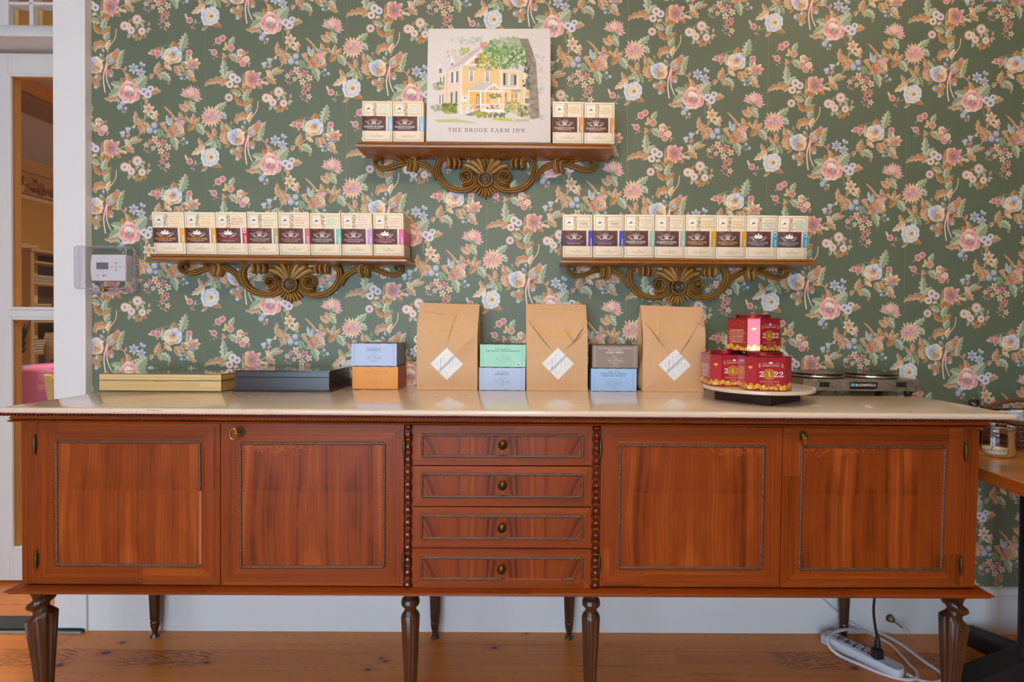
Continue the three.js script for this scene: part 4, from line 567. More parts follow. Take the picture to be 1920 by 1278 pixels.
{
  const cxL = at(39.5, 900, ZD).x, cxR = at(1834, 900, ZD).x, yT = at(930, 795, ZD).y, yB = at(930, 1101, ZD).y, zB = 0.03;
  part('carcass', [rbox(cxL + 0.004, yB, zB, cxR - 0.004, yT, ZD - 0.016, 0.002)], std({ color: C('#3a1608'), roughness: 0.5 }), sideboard);
  for (const [l, r, tl, tr, bl, br] of [['L', 0, [39, 789], [67.6, 789], [41, 1094], [69.4, 1094]], ['R', 0, [1810, 802], [1838, 802], [1800, 1101], [1827.5, 1101]]].map(a => [a[0], a[1], ...a.slice(2)])) part('stile', slab([at(...bl, ZD), at(...br, ZD), at(...tr, ZD), at(...tl, ZD)], ZD, 0.03, 0.0015), matWalnutUp, sideboard);
  // top mouldings
  const y3 = TOPY - 0.016, bead0 = at(930, 785.5, 0.495).y;
  const mid = [[0, yT - 0.001], [0.013, yT], [0.017, yT + 0.0022], [0.018, yT + 0.0045], [0.013, yT + 0.0062], [0.011, yT + 0.0068], [0.014, yT + 0.008], [0.015, yT + 0.0105], [0.012, bead0 - 0.001], [0.012, bead0]];
  part('upper_moulding', mouldU(mid, cxL, cxR, ZD, zB), matWalnut, sideboard);
  const bx0 = cxL - 0.03, bx1 = cxR + 0.028, bz = 0.498, bh = y3 - bead0;
  const eggs = [mouldU([[-0.012, bead0], [-0.003, bead0], [0, bead0 + bh * 0.25], [0, bead0 + bh * 0.8], [0.001, y3], [-0.012, y3]], bx0, bx1, bz - 0.002, zB)];
  const sp = new THREE.SphereGeometry(1, 7, 5), n = 276, pitch = (bx1 - bx0) / n;
  for (let i = 0; i < n; i++) eggs.push(sp.clone().scale(pitch * 0.36, bh * 0.42, 0.0035).translate(bx0 + (i + 0.5) * pitch, bead0 + bh * 0.48, bz - 0.0012));
  part('egg_moulding', eggs, std({ map: walnutTex, color: C('#b98a74'), roughness: 0.42 }), sideboard);
  // bottom moulding: a rounded nose over a groove and a small fillet
  const b0 = at(930, 1119.5, 0.49).y, hh = yB - b0, bm = [[0.0, b0], [0.018, b0], [0.022, b0 + hh * 0.1], [0.021, b0 + hh * 0.26], [0.0165, b0 + hh * 0.33], [0.018, b0 + hh * 0.38], [0.026, b0 + hh * 0.44], [0.0275, b0 + hh * 0.55], [0.025, b0 + hh * 0.72], [0.018, b0 + hh * 0.88], [0.009, b0 + hh * 0.97], [0.0, yB]];
  part('lower_moulding', mouldU(bm, cxL + 0.004, cxR + 0.002, ZD - 0.004, zB), matWalnut, sideboard);

  // a mitred frame of four veneers round a panel
  const frameUV = (g, vertical, oy) => boxUV(g, oy, oy * 0.7, vertical);
  function mitred(O, I, z, t) {   // outer and inner corners: bl, br, tr, tl
    const out = [];
    for (let k = 0; k < 4; k++) { const a = O[k], b = O[(k + 1) % 4], c = I[(k + 1) % 4], d = I[k]; const s = new THREE.Shape([a, b, c, d].map(p => V2(p.x, p.y))); const g = new THREE.ExtrudeGeometry(s, { depth: t, bevelEnabled: false }); g.translate(0, 0, z - t); out.push(frameUV(g, k % 2 === 1, a.x * 3.1 + k)); }
    return out;
  }
  const hingeShape = lathe([[0, -0.026], [0.0012, -0.0255], [0.003, -0.0235], [0.003, -0.021], [0.0016, -0.02], [0.0016, -0.0185], [0.0034, -0.0175], [0.0034, -0.016], [0.0028, -0.015], [0.0036, -0.010], [0.0046, 0], [0.0042, 0.006], [0.003, 0.014], [0.0036, 0.016], [0.0036, 0.0175], [0.0018, 0.019], [0.0018, 0.02], [0.0034, 0.0215], [0.003, 0.0245], [0.0012, 0.0255], [0, 0.026]], 14);
  function hinge(u, v, parent, side) { const p = at(u, v, ZD + 0.003); part('hinge', [hingeShape.clone().translate(p.x, p.y, p.z), rbox(p.x - (side > 0 ? 0.001 : 0.006), p.y - 0.014, ZD - 0.001, p.x + (side > 0 ? 0.006 : 0.001), p.y + 0.014, ZD + 0.0012, 0.0005, 1)], matBrass, parent); }
  function lockPlate(u, v, parent, key) {
    const p = at(u, v, ZD); const G = [lathe([[0, 0.0006], [0.0055, 0.0006], [0.0065, 0.0016], [0.0075, 0.001], [0.0105, 0.0022], [0.0122, 0.0014], [0.0125, 0], [0, 0]], 32).rotateX(PI / 2).translate(p.x, p.y, ZD)];
    for (let k = 0; k < 18; k++) G.push(new THREE.SphereGeometry(0.0013, 6, 5).translate(p.x + 0.0094 * cos(k * PI / 9), p.y + 0.0094 * sin(k * PI / 9), ZD + 0.0018));
    part('lock_plate', G, matBrass, parent); part('keyhole', rbox(p.x - 0.0014, p.y - 0.006, ZD + 0.0006, p.x + 0.0014, p.y + 0.003, ZD + 0.0024, 0.0006, 1), matBlack, parent);
    const q = at(key[0], key[1], ZD + 0.03), shaft = tube([V3(p.x, p.y, ZD), V3(p.x, p.y, ZD + 0.014), V3(lerp(p.x, q.x, 0.55), lerp(p.y, q.y, 0.4), ZD + 0.022)], 0.0018, 16, 8);
    const bow = new THREE.TorusGeometry(0.0115, 0.0026, 8, 32).scale(0.72 * key[2], 1.15, 1); if (key[2] < 0.6) bow.rotateY(0.6); bow.rotateZ(key[3]); bow.translate(q.x, q.y, ZD + 0.024);
    part('key', [shaft, bow, new THREE.SphereGeometry(0.0042, 12, 8).translate(lerp(p.x, q.x, 0.42), lerp(p.y, q.y, 0.2), ZD + 0.02)], matBrassBright, parent);
  }
  const Q = (c) => [at(...c[0], ZD), at(...c[1], ZD), at(...c[2], ZD), at(...c[3], ZD)];
  const doors = [
    { o: [[70, 1093.8], [412.9, 1096.3], [412.4, 791], [68.8, 789.3]], r: [[107.3, 1057.7], [376, 1060], [375, 828.6], [106.3, 826.6]] },
    { o: [[414.6, 1096.8], [756.6, 1098], [757.6, 795], [414.2, 792.5]], r: [[451.9, 1062], [720, 1062.3], [721, 831], [451, 830.5]] },
    { o: [[1124, 1098.8], [1460.8, 1100.6], [1467, 801.5], [1127.4, 797.5]], r: [[1160.2, 1063.8], [1427, 1065.2], [1431.8, 836], [1163.2, 833.8]] },
    { o: [[1462.2, 1100.6], [1798.6, 1101], [1808.6, 802.3], [1468.6, 801]], r: [[1499, 1066], [1764, 1067], [1772.4, 838], [1503.8, 836.4]] },
  ];
  doors.forEach(({ o, r }, i) => {
    const O = Q(o), I = Q(r), d = part('door', [...mitred(O, I, ZD, 0.018), slab(O, ZD - 0.001, 0.016, 0.001)], matWalnut, sideboard, ['outer left door with part of its rope moulding missing', 'inner left door with a brass key in its lock', 'inner right door without a lock', 'outer right door with a brass key in its lock'][i]);
    const pg = slab(I, ZD + 0.0004, 0.008, 0), p = pg.getAttribute('position'), uv = pg.getAttribute('uv');
    for (let k = 0; k < p.count; k++) uv.setXY(k, (p.getX(k) - I[0].x) / (I[1].x - I[0].x), (p.getY(k) - I[0].y) / (I[3].y - I[0].y));
    part('panel', pg, matPanel[i], d);
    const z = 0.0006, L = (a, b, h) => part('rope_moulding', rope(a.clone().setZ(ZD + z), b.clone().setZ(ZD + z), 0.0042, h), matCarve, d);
    L(I[3], I[2], i < 2 ? 1 : -1); L(I[0], I[1], i === 0 || i === 3 ? -1 : 1); L(I[0], I[3], -1); L(i === 0 ? at(375.4, 918.5, ZD) : I[1], I[2], i === 0 ? 1 : -1);
    if (i === 0) part('bare_strip', rbox(I[1].x - 0.003, I[1].y + 0.004, ZD, I[1].x + 0.0025, at(375.4, 920, ZD).y, ZD + 0.0012, 0.0005, 1), std({ color: C('#a8602f'), roughness: 0.6 }), d);
    if (i === 0) { hinge(64.5, 833, d, 1); hinge(67.6, 1049, d, 1); }
    if (i === 1) { hinge(757.5, 840, d, -1); hinge(756.6, 1054.6, d, -1); lockPlate(450.5, 809.6, d, [435, 814, 1, 0]); }
    if (i === 2) { hinge(1126.5, 841, d, 1); hinge(1123.3, 1056.7, d, 1); }
    if (i === 3) { hinge(1811.5, 846.5, d, -1); hinge(1802.3, 1059, d, -1); lockPlate(1505.2, 817, d, [1510, 825, 0.35, 0.25]); }
  });
  const knobG = lathe([[0, 0], [0.0058, 0], [0.0058, 0.004], [0.004, 0.007], [0.0045, 0.010], [0.0095, 0.0135], [0.0114, 0.0165], [0.0108, 0.0195], [0.0088, 0.0215], [0.0082, 0.0212], [0.0066, 0.0235], [0.0058, 0.0232], [0.0038, 0.0258], [0.003, 0.0255], [0.0018, 0.0285], [0, 0.029]], 28).rotateX(PI / 2);
  const drs = [[796.8, 871.3, 815, 854.4, 942.2, 835], [873.3, 948.2, 888, 929.8, 941.8, 911.2], [950, 1025.8, 966.3, 1008, 940.6, 991], [1027.4, 1101, 1044.5, 1083.8, 939.8, 1068.8]];
  drs.forEach(([t, b, rt, rb, ku, kv], i) => {
    const O = Q([[774.6 - i * 0.25, b], [1108.8 - i * 0.7, b + 0.6], [1109.2 - i * 0.6, t + 1.2], [774.8 - i * 0.25, t]]), I = Q([[791.8 - i * 0.5, rb], [1092.5 - i * 0.6, rb + 0.8], [1093 - i * 0.6, rt + 1], [791.9 - i * 0.5, rt]]);
    const d = part('drawer', [...mitred(O, I, ZD + 0.001, 0.018), slab(O, ZD - 0.001, 0.016, 0.001)], matWalnut, sideboard, ['top', 'second', 'third', 'bottom'][i] + ' drawer of the middle bank');
    const pg = slab(I, ZD + 0.0014, 0.008, 0), p = pg.getAttribute('position'), uv = pg.getAttribute('uv');
    for (let k = 0; k < p.count; k++) uv.setXY(k, (p.getX(k) - I[0].x) / (I[1].x - I[0].x), (p.getY(k) - I[0].y) / (I[3].y - I[0].y));
    part('panel', pg, matDrawer, d);
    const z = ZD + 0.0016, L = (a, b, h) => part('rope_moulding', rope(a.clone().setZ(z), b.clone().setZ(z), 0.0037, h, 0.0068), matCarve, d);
    L(I[3], I[2], -1); L(I[0], I[3], 1); L(I[1], I[2], 1);
    if (i < 3) L(I[0], I[1], i === 0 ? 1 : -1); else { L(I[0], at(942.6, 1084.2, ZD), -1); L(at(1054, 1084.5, ZD), at(1077, 1084.6, ZD), -1); part('bare_strip', rbox(at(944, 1084, ZD).x, I[0].y - 0.002, ZD + 0.001, at(1052, 1084, ZD).x, I[0].y + 0.002, ZD + 0.002, 0.0004, 1), std({ color: C('#8a4324'), roughness: 0.6 }), d); }
    const k = at(ku, kv, ZD + 0.02); part('knob', knobG.clone().translate(k.x, k.y, ZD + 0.001), matBrass, d);
  });
  // carved pilasters: waisted faceted blocks between double rings
  for (const [l0, r0, t, l1, r1, b] of [[759.6, 773.2, 795.5, 758.4, 771.8, 1099], [1111, 1125.6, 798, 1107.6, 1122.4, 1100]]) {
    const tl = at(l0, t, ZD), tr = at(r0, t, ZD), bl = at(l1, b, ZD), br = at(r1, b, ZD), n = 13, hgt = (tl.y - bl.y), u = hgt / n, pos = [];
    const prof = [[0, 0.9, 0.010], [0.055, 0.9, 0.0135], [0.07, 0.74, 0.0095], [0.10, 0.74, 0.0095], [0.12, 0.9, 0.013], [0.19, 0.9, 0.013], [0.205, 0.82, 0.010], [0.24, 0.95, 0.0125], [0.30, 1, 0.0145], [0.44, 0.66, 0.0085], [0.6, 0.6, 0.0075], [0.62, 0.62, 0.0145], [0.78, 0.72, 0.016], [0.93, 0.98, 0.0125], [1, 0.9, 0.010]];
    const rows = []; for (let k = 0; k < n; k++) for (const [f, w, d] of prof.slice(0, -1)) { const s = (k + f) / n, y = tl.y - s * hgt, c = lerp((tl.x + tr.x) / 2, (bl.x + br.x) / 2, s), hw = (tr.x - tl.x) / 2 * w; rows.push([[c - hw, y, ZD - 0.012], [c - hw, y, ZD - 0.006 + d * 0.45], [c - hw * 0.55, y, ZD - 0.006 + d], [c + hw * 0.55, y, ZD - 0.006 + d], [c + hw, y, ZD - 0.006 + d * 0.45], [c + hw, y, ZD - 0.012]]); }
    for (let i = 0; i + 1 < rows.length; i++) for (let j = 0; j < 5; j++) { const a = rows[i][j], b2 = rows[i][j + 1], c = rows[i + 1][j + 1], d = rows[i + 1][j]; pos.push(...a, ...d, ...c, ...a, ...c, ...b2); }
    const g = new THREE.BufferGeometry(); g.setAttribute('position', new THREE.Float32BufferAttribute(pos, 3)); g.computeVertexNormals(); boxUV(g);
    part('carved_pilaster', g, phys({ map: walnutTex, color: C('#d0ac8a'), roughness: 0.34, clearcoat: 0.3, clearcoatRoughness: 0.2 }), sideboard);
    part('pilaster_board', slab([at(l1 - 1.2, b, ZD), at(r1 + 1.2, b, ZD), at(r0 + 1.2, t, ZD), at(l0 - 1.2, t, ZD)], ZD - 0.006, 0.02, 0.0008), matWalnutUp, sideboard);
  }
  // legs: turned top, fluted taper; rings may run askew like the start of a twist
  function leg(x, z, yTop, prof, flute, skew, th0, lean) {
    const m = 64, pos = [], idx = [], uv = []; const rows = prof.length;
    for (let i = 0; i < rows; i++) for (let j = 0; j <= m; j++) {
      const [h, r0, fl, sk] = prof[i], th = j / m * 2 * PI; const f = fl ? 1 - 0.17 * fl * Math.pow(max(0, cos(8 * th + PI)), 0.6) : 1, r = r0 * f, y = yTop - h + (sk || 0) * skew * cos(th - th0), s = clamp(h / yTop);
      pos.push(x + lean * s + r * cos(th), max(0, y), z + r * sin(th)); uv.push(j / m * 0.2, y);
    }
    for (let i = 0; i + 1 < rows; i++) for (let j = 0; j < m; j++) { const q = i * (m + 1) + j; idx.push(q, q + m + 1, q + 1, q + 1, q + m + 1, q + m + 2); }
    const g = new THREE.BufferGeometry(); g.setAttribute('position', new THREE.Float32BufferAttribute(pos, 3)); g.setAttribute('uv', new THREE.Float32BufferAttribute(uv, 2)); g.setIndex(idx); return toCreasedNormals(g, 0.9);
  }
  const yL = b0 + 0.002, mm = 0.00134, R = (w) => w / 2 * mm;
  const foot = [[0.318, 0.0122, 1], [0.32, 0.0098, 0], [0.323, 0.0125, 0], [0.327, 0.0125, 0], [0.33, 0.0095, 0], [0.35, 0.0075, 0], [0.356, 0.0105, 0], [0.364, 0.012, 0], [0.372, 0.011, 0], [yL, 0.008, 0], [yL, 0, 0]];
  const mid2 = [[0, 0, 0], [0, R(31), 0], [0.006, R(31), 0], [0.012, R(28), 0], [0.02, R(23), 0], [0.027, R(22), 0], [0.03, R(27), 0], [0.034, R(33), 0], [0.04, R(35), 0], [0.047, R(34), 0], [0.052, R(28), 0], [0.055, R(23), 0], [0.060, R(22), 0], [0.066, R(25), 0], [0.072, R(32), 0], [0.076, R(33.5), 0], [0.0785, R(35.5), 1], [0.14, R(31.5), 1], [0.205, R(27), 1], [0.31, R(20), 1]];
  const cor = [[0, 0, 0], [0, R(41), 0], [0.007, R(41), 0], [0.014, R(36), 0, 0.2], [0.022, R(27), 0, 0.6], [0.03, R(24), 0, 1], [0.034, R(29), 0, 1], [0.038, R(40), 0, 1], [0.045, R(45), 0, 1], [0.052, R(41), 0, 1], [0.057, R(30), 0, 1], [0.061, R(25), 0, 1], [0.067, R(25), 0, 1], [0.074, R(34), 0, 1], [0.079, R(43), 0, 1], [0.081, R(44), 0, 1], [0.084, R(49), 1, 1], [0.14, R(42.5), 1, 0.3], [0.205, R(34), 1], [0.31, R(23), 1]];
  const ft2 = foot.map(p => [p[0], p[1] * 1.15, p[2]]);
  const P = (u, v, z) => at(u, v, z).x, zf = 0.435;
  part('leg', leg(P(76, 1118, zf), zf, yL, [...cor, ...ft2], 1, 0.011, 0.0, 0.014), matLeg, sideboard);
  part('leg', leg(P(1791.5, 1122, zf), zf, yL, [...cor, ...ft2], 1, 0.011, PI, -0.014), matLeg, sideboard);
  part('leg', leg(P(769.6, 1119, zf), zf, yL, [...mid2, ...foot], 1, 0, 0, 0.002), matLeg, sideboard);
  part('leg', leg(P(1108.4, 1121, zf), zf, yL, [...mid2, ...foot], 1, 0, 0, -0.002), matLeg, sideboard);
  const rear = [[0, 0, 0], [0, 0.022, 0], [0.05, 0.021, 1], [0.2, 0.0185, 1], [0.275, 0.0155, 1], [0.302, 0.0145, 1], [0.306, 0.011, 0], [0.309, 0.014, 0], [0.314, 0.0145, 0], [0.319, 0.013, 0], [0.324, 0.0135, 0], [0.345, 0.008, 0], [0.352, 0.0078, 0], [0.357, 0.0125, 0], [0.364, 0.014, 0], [yL, 0.011, 0], [yL, 0, 0]];
  for (const [u, v] of [[291, 1150], [815.5, 1150], [1067, 1150], [1582.5, 1150]]) part('leg', leg(P(u, v, 0.05), 0.05, yL, rear, 1, 0, 0, 0), matLeg, sideboard);
}
{ // marble slab with a rounded nose on three sides
  const x0 = at(4, 766, 0.505).x, x1 = at(1906.5, 781, 0.51).x, zf = 0.511, yb = TOPY - 0.016, pr = [];
  for (let k = 0; k <= 8; k++) { const a = -PI / 2 + PI * k / 8; pr.push([-0.009 + 0.009 * cos(a), TOPY - 0.008 + 0.008 * sin(a)]); }
  const m = mouldU([[-0.03, yb], ...pr], x0, x1, zf, 0.012), p = m.getAttribute('position'), uv = m.getAttribute('uv');
  for (let i = 0; i < p.count; i++) uv.setXY(i, (p.getX(i) + 1.3) / 2.6, (p.getZ(i) + (TOPY - p.getY(i))) / 0.55);
  const t = thing('marble_top', 'cream marble slab with brown veins lying on the long walnut sideboard', 'marble top', V3(0, yb, 0.25)); part('slab', m, matMarble, t);
}
// ---------------------------------------------------------------- carved wall shelves
const goldTex = dataTex(512, 256, (u, v) => { const t = grain(v * 0.2, u * 0.6, 17); let c = mixc([92, 50, 14], [186, 120, 44], 0.25 + t * 0.7); if (noise(u * 300, v * 90) > 0.975) c = mixc(c, [50, 26, 10], 0.5); return c; });
goldTex.repeat.set(1 / 0.6, 1 / 0.2);
const matGold = phys({ map: goldTex, roughness: 0.3, clearcoat: 0.4, clearcoatRoughness: 0.2 });
const matGoldCarve = phys({ vertexColors: true, roughness: 0.36, clearcoat: 0.25, clearcoatRoughness: 0.3 });
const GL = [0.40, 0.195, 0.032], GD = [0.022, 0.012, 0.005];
const UN = 0.000222;                                   // one drawing unit of the bracket in metres
// a carved band along a path: rounded, with n dark grooves; w and h vary along it
function band(path, w, h, n, opt = {}) {
  const c = new THREE.CatmullRomCurve3(path.map(p => V3(p[0] * UN, -p[1] * UN, 0)), false, 'centripetal'), L = c.getLength(), S = max(14, Math.ceil(L / 0.0028)), M = opt.m || 6 + n * 7, pos = [], col = [], idx = [];
  const W = (t) => { if (typeof w === 'number') return w; const f = t * (w.length - 1), i = min(w.length - 2, floor(f)); return lerp(w[i], w[i + 1], f - i); };
  const z0 = opt.z || 0;
  for (let i = 0; i <= S; i++) {
    const t = i / S, p = c.getPoint(t), d = c.getTangent(t), nx = -d.y, ny = d.x, hw = W(t) * UN / 2, end = opt.tip ? smooth(0, 0.06, t) * (0.35 + 0.65 * smooth(1, 0.9, t)) : smooth(0, 0.03, t) * smooth(1, 0.97, t);
    for (let j = 0; j <= M; j++) {
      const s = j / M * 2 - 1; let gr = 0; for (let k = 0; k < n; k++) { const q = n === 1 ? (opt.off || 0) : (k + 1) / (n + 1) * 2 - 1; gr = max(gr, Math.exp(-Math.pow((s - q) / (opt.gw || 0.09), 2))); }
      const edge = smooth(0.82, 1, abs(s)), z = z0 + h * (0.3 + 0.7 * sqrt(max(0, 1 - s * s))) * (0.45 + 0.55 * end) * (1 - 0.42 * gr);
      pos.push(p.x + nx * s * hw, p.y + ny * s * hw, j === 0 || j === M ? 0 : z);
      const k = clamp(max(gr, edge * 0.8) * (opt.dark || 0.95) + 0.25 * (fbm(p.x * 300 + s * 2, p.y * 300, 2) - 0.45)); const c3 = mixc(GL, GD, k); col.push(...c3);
    }
  }
  for (let i = 0; i < S; i++) for (let j = 0; j < M; j++) { const q = i * (M + 1) + j; idx.push(q, q + M + 1, q + 1, q + 1, q + M + 1, q + M + 2); }
  const g = new THREE.BufferGeometry(); g.setAttribute('position', new THREE.Float32BufferAttribute(pos, 3)); g.setAttribute('color', new THREE.Float32BufferAttribute(col, 3)); g.setAttribute('uv', new THREE.Float32BufferAttribute(new Float32Array(pos.length / 3 * 2), 2)); g.setIndex(idx); g.computeVertexNormals(); return g;
}
const tint = (g, c) => { const n = g.getAttribute('position').count, a = new Float32Array(n * 3); for (let i = 0; i < n; i++) a.set(c, i * 3); g.setAttribute('color', new THREE.BufferAttribute(a, 3)); return g; };
function bracket(parent, origin) {
  const g = new THREE.Group(); const mir = (p, s) => p.map(([x, y]) => [x * s, y]);
  const shell = [];
  for (const s of [-1, 1]) {
    shell.push(band(mir([[40, -60], [130, -130], [235, -205], [340, -225]], s), [50, 90, 116, 92], 0.017, 1, { off: 0.55 * s, tip: 1, gw: 0.13 }));
    shell.push(band(mir([[32, -75], [90, -170], [160, -245], [235, -285]], s), [46, 86, 116, 84], 0.019, 1, { off: 0.55 * s, tip: 1, gw: 0.13, z: 0.002 }));
    shell.push(band(mir([[20, -85], [50, -180], [90, -270], [130, -322]], s), [42, 78, 104, 76], 0.021, 1, { off: 0.55 * s, tip: 1, gw: 0.13, z: 0.003 }));
  }
  shell.push(band([[0, -85], [0, -200], [0, -335]], [44, 84, 120], 0.023, 2, { tip: 1, gw: 0.12, z: 0.004 }));
  for (const s of [-1, 1]) for (const [a, r0, r1, w] of [[158, 108, 262, 30], [144, 108, 258, 32], [130, 108, 256, 34], [116, 108, 258, 36], [103, 110, 262, 34]]) { const c = cos(a * PI / 180), d = sin(a * PI / 180); shell.push(band(mir([[c * r0, d * r0], [c * (r0 + r1) / 2, d * (r0 + r1) / 2 + 4], [c * r1 * (0.86 + 0.14 * d), d * r1 * 0.98]], s), [w * 0.6, w, w * 0.95], 0.016, 0, { tip: 1, m: 8 })); }
  shell.push(band([[0, 120], [0, 200], [0, 285]], [34, 60, 20], 0.02, 1, { tip: 1, off: 0 }));
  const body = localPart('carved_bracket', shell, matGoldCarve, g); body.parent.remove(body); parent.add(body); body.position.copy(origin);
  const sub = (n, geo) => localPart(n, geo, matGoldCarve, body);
  const rose = []; rose.push(tint(lathe([[0, 0.018], [0.003, 0.0185], [0.008, 0.014], [0.017, 0.0165], [0.019, 0.02], [0.021, 0.02], [0.0275, 0.016], [0.028, 0.0], [0, 0]], 40).rotateX(PI / 2), [0.05, 0.026, 0.009]));
  for (let k = 0; k < 20; k++) { const a = k * PI / 10; rose.push(tint(new THREE.CylinderGeometry(0.0006, 0.0009, 0.011, 5).rotateZ(a + PI / 2).translate(0.0115 * cos(a), 0.0115 * sin(a), 0.0165), [0.2, 0.095, 0.02])); }
  rose.push(tint(lathe([[0, 0.0245], [0.0028, 0.024], [0.0045, 0.021], [0.0045, 0.017], [0, 0.017]], 20).rotateX(PI / 2), GL));
  sub('rosette', rose);
  const beads = []; for (let k = 0; k < 20; k++) { const a = k * PI / 10 + 0.1; beads.push(tint(new THREE.SphereGeometry(0.0031, 10, 7).translate(0.0236 * cos(a), 0.0236 * sin(a), 0.0205), [0.46, 0.24, 0.05])); } sub('bead_ring', beads);
  for (const s of [-1, 1]) {
    // the volute: a spiral that opens into the C-scroll
    const sp = []; for (let k = 0; k <= 44; k++) { const t = k / 44, a = (40 + t * 800) * PI / 180, r = 12 + 106 * Math.pow(t, 1.05); sp.push([292 - r * cos(a) * 1, -38 + r * sin(a)]); }
    sub('volute', band(mir(sp, s), [18, 28, 44, 56, 66], 0.026, 1, { off: -0.25 * s, gw: 0.2, z: 0.003 }));
    sub('scroll', band(mir([[185, -70], [150, 10], [165, 80], [235, 135], [345, 158], [450, 150], [560, 110], [650, 40], [712, -60], [735, -160], [712, -250], [660, -305], [610, -322]], s), [40, 62, 74, 84, 92, 96, 98, 100, 100, 98, 92, 80, 56], 0.024, 2, { gw: 0.1 }));
    sub('leaf_curl', [band(mir([[640, -316], [560, -300], [545, -230], [560, -160]], s), [40, 84, 92, 66], 0.031, 1, { off: 0.5 * s, tip: 1, gw: 0.1 }), band(mir([[560, -318], [480, -300], [460, -230], [478, -160]], s), [36, 74, 80, 58], 0.028, 1, { off: 0.4 * s, tip: 1, gw: 0.1 }), band(mir([[500, -316], [410, -295], [385, -225], [408, -165]], s), [30, 60, 64, 44], 0.025, 1, { off: 0.4 * s, tip: 1, gw: 0.1 })]);
    sub('side_scroll', band(mir([[748, 10], [800, -110], [880, -190], [985, -240], [1090, -262], [1150, -255]], s), [44, 84, 96, 96, 92, 70], 0.02, 2, { gw: 0.1 }));
    sub('side_leaf', [band(mir([[1120, -300], [1060, -285], [1050, -200], [1085, -110]], s), [44, 84, 96, 66], 0.028, 1, { off: 0.4 * s, tip: 1, gw: 0.1 }), band(mir([[1200, -285], [1150, -265], [1140, -190], [1160, -115]], s), [44, 86, 96, 60], 0.025, 1, { off: 0.2 * s, tip: 1, gw: 0.14 })]);
    sub('tail_scroll', [band(mir([[1180, -250], [1300, -225], [1420, -180], [1540, -160], [1630, -190], [1668, -250], [1640, -300], [1590, -305], [1560, -265], [1585, -232]], s), [72, 88, 86, 80, 70, 60, 52, 44, 34, 20], 0.021, 2, { gw: 0.12, tip: 1 })]);
    sub('sprig', [band(mir([[1240, -262], [1310, -300], [1400, -322], [1445, -318]], s), [20, 52, 58, 14], 0.016, 1, { off: 0, tip: 1 }), band(mir([[1170, -272], [1225, -310], [1300, -330], [1330, -328]], s), [20, 46, 46, 12], 0.018, 1, { off: 0, tip: 1 }), band(mir([[1100, -282], [1130, -316], [1190, -332], [1220, -330]], s), [18, 40, 38, 10], 0.018, 1, { off: 0, tip: 1 })]);
  }
}
function shelf(label, x0, x1, yTop, yBot, zf, cu, cv) {
  const t = thing('wall_shelf', label, 'shelf', V3((x0 + x1) / 2, yBot, 0), 'carved wall shelves'), h = yTop - yBot;
  part('shelf_board', mouldU([[-0.006, yBot], [-0.001, yBot + h * 0.08], [0, yBot + h * 0.25], [-0.0005, yBot + h * 0.42], [-0.004, yBot + h * 0.53], [-0.009, yBot + h * 0.56], [-0.0095, yBot + h * 0.62], [-0.0065, yBot + h * 0.67], [-0.007, yBot + h * 0.82], [-0.010, yTop], [-0.02, yTop]], x0, x1, zf, 0.0), matGold, t);
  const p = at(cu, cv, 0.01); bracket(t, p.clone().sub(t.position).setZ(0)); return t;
}
const SH = [
  { y: at(910, 266.5, 0.118).y, z: 0.126 }, { y: at(517, 477.5, 0.11).y, z: 0.118 }, { y: at(1290, 483.8, 0.11).y, z: 0.118 },
];
shelf('carved brown wooden shelf mounted highest, with the house picture on it', at(665, 273, 0.126).x, at(1151, 276, 0.126).x, SH[0].y, at(910, 277.5, 0.126).y, 0.126, 910.6, 336.8);
shelf('carved brown wooden shelf hung lower left, nearest the thermostat', at(274, 486, 0.118).x, at(762, 490, 0.118).x, SH[1].y, at(517, 489, 0.118).y, 0.118, 545.6, 533.3);
shelf('carved brown wooden shelf hung lower right, above the rightmost coffee bag', at(1051, 490, 0.118).x, at(1532.5, 492.5, 0.118).x, SH[2].y, at(1290, 494.5, 0.118).y, 0.118, 1271, 538.5);
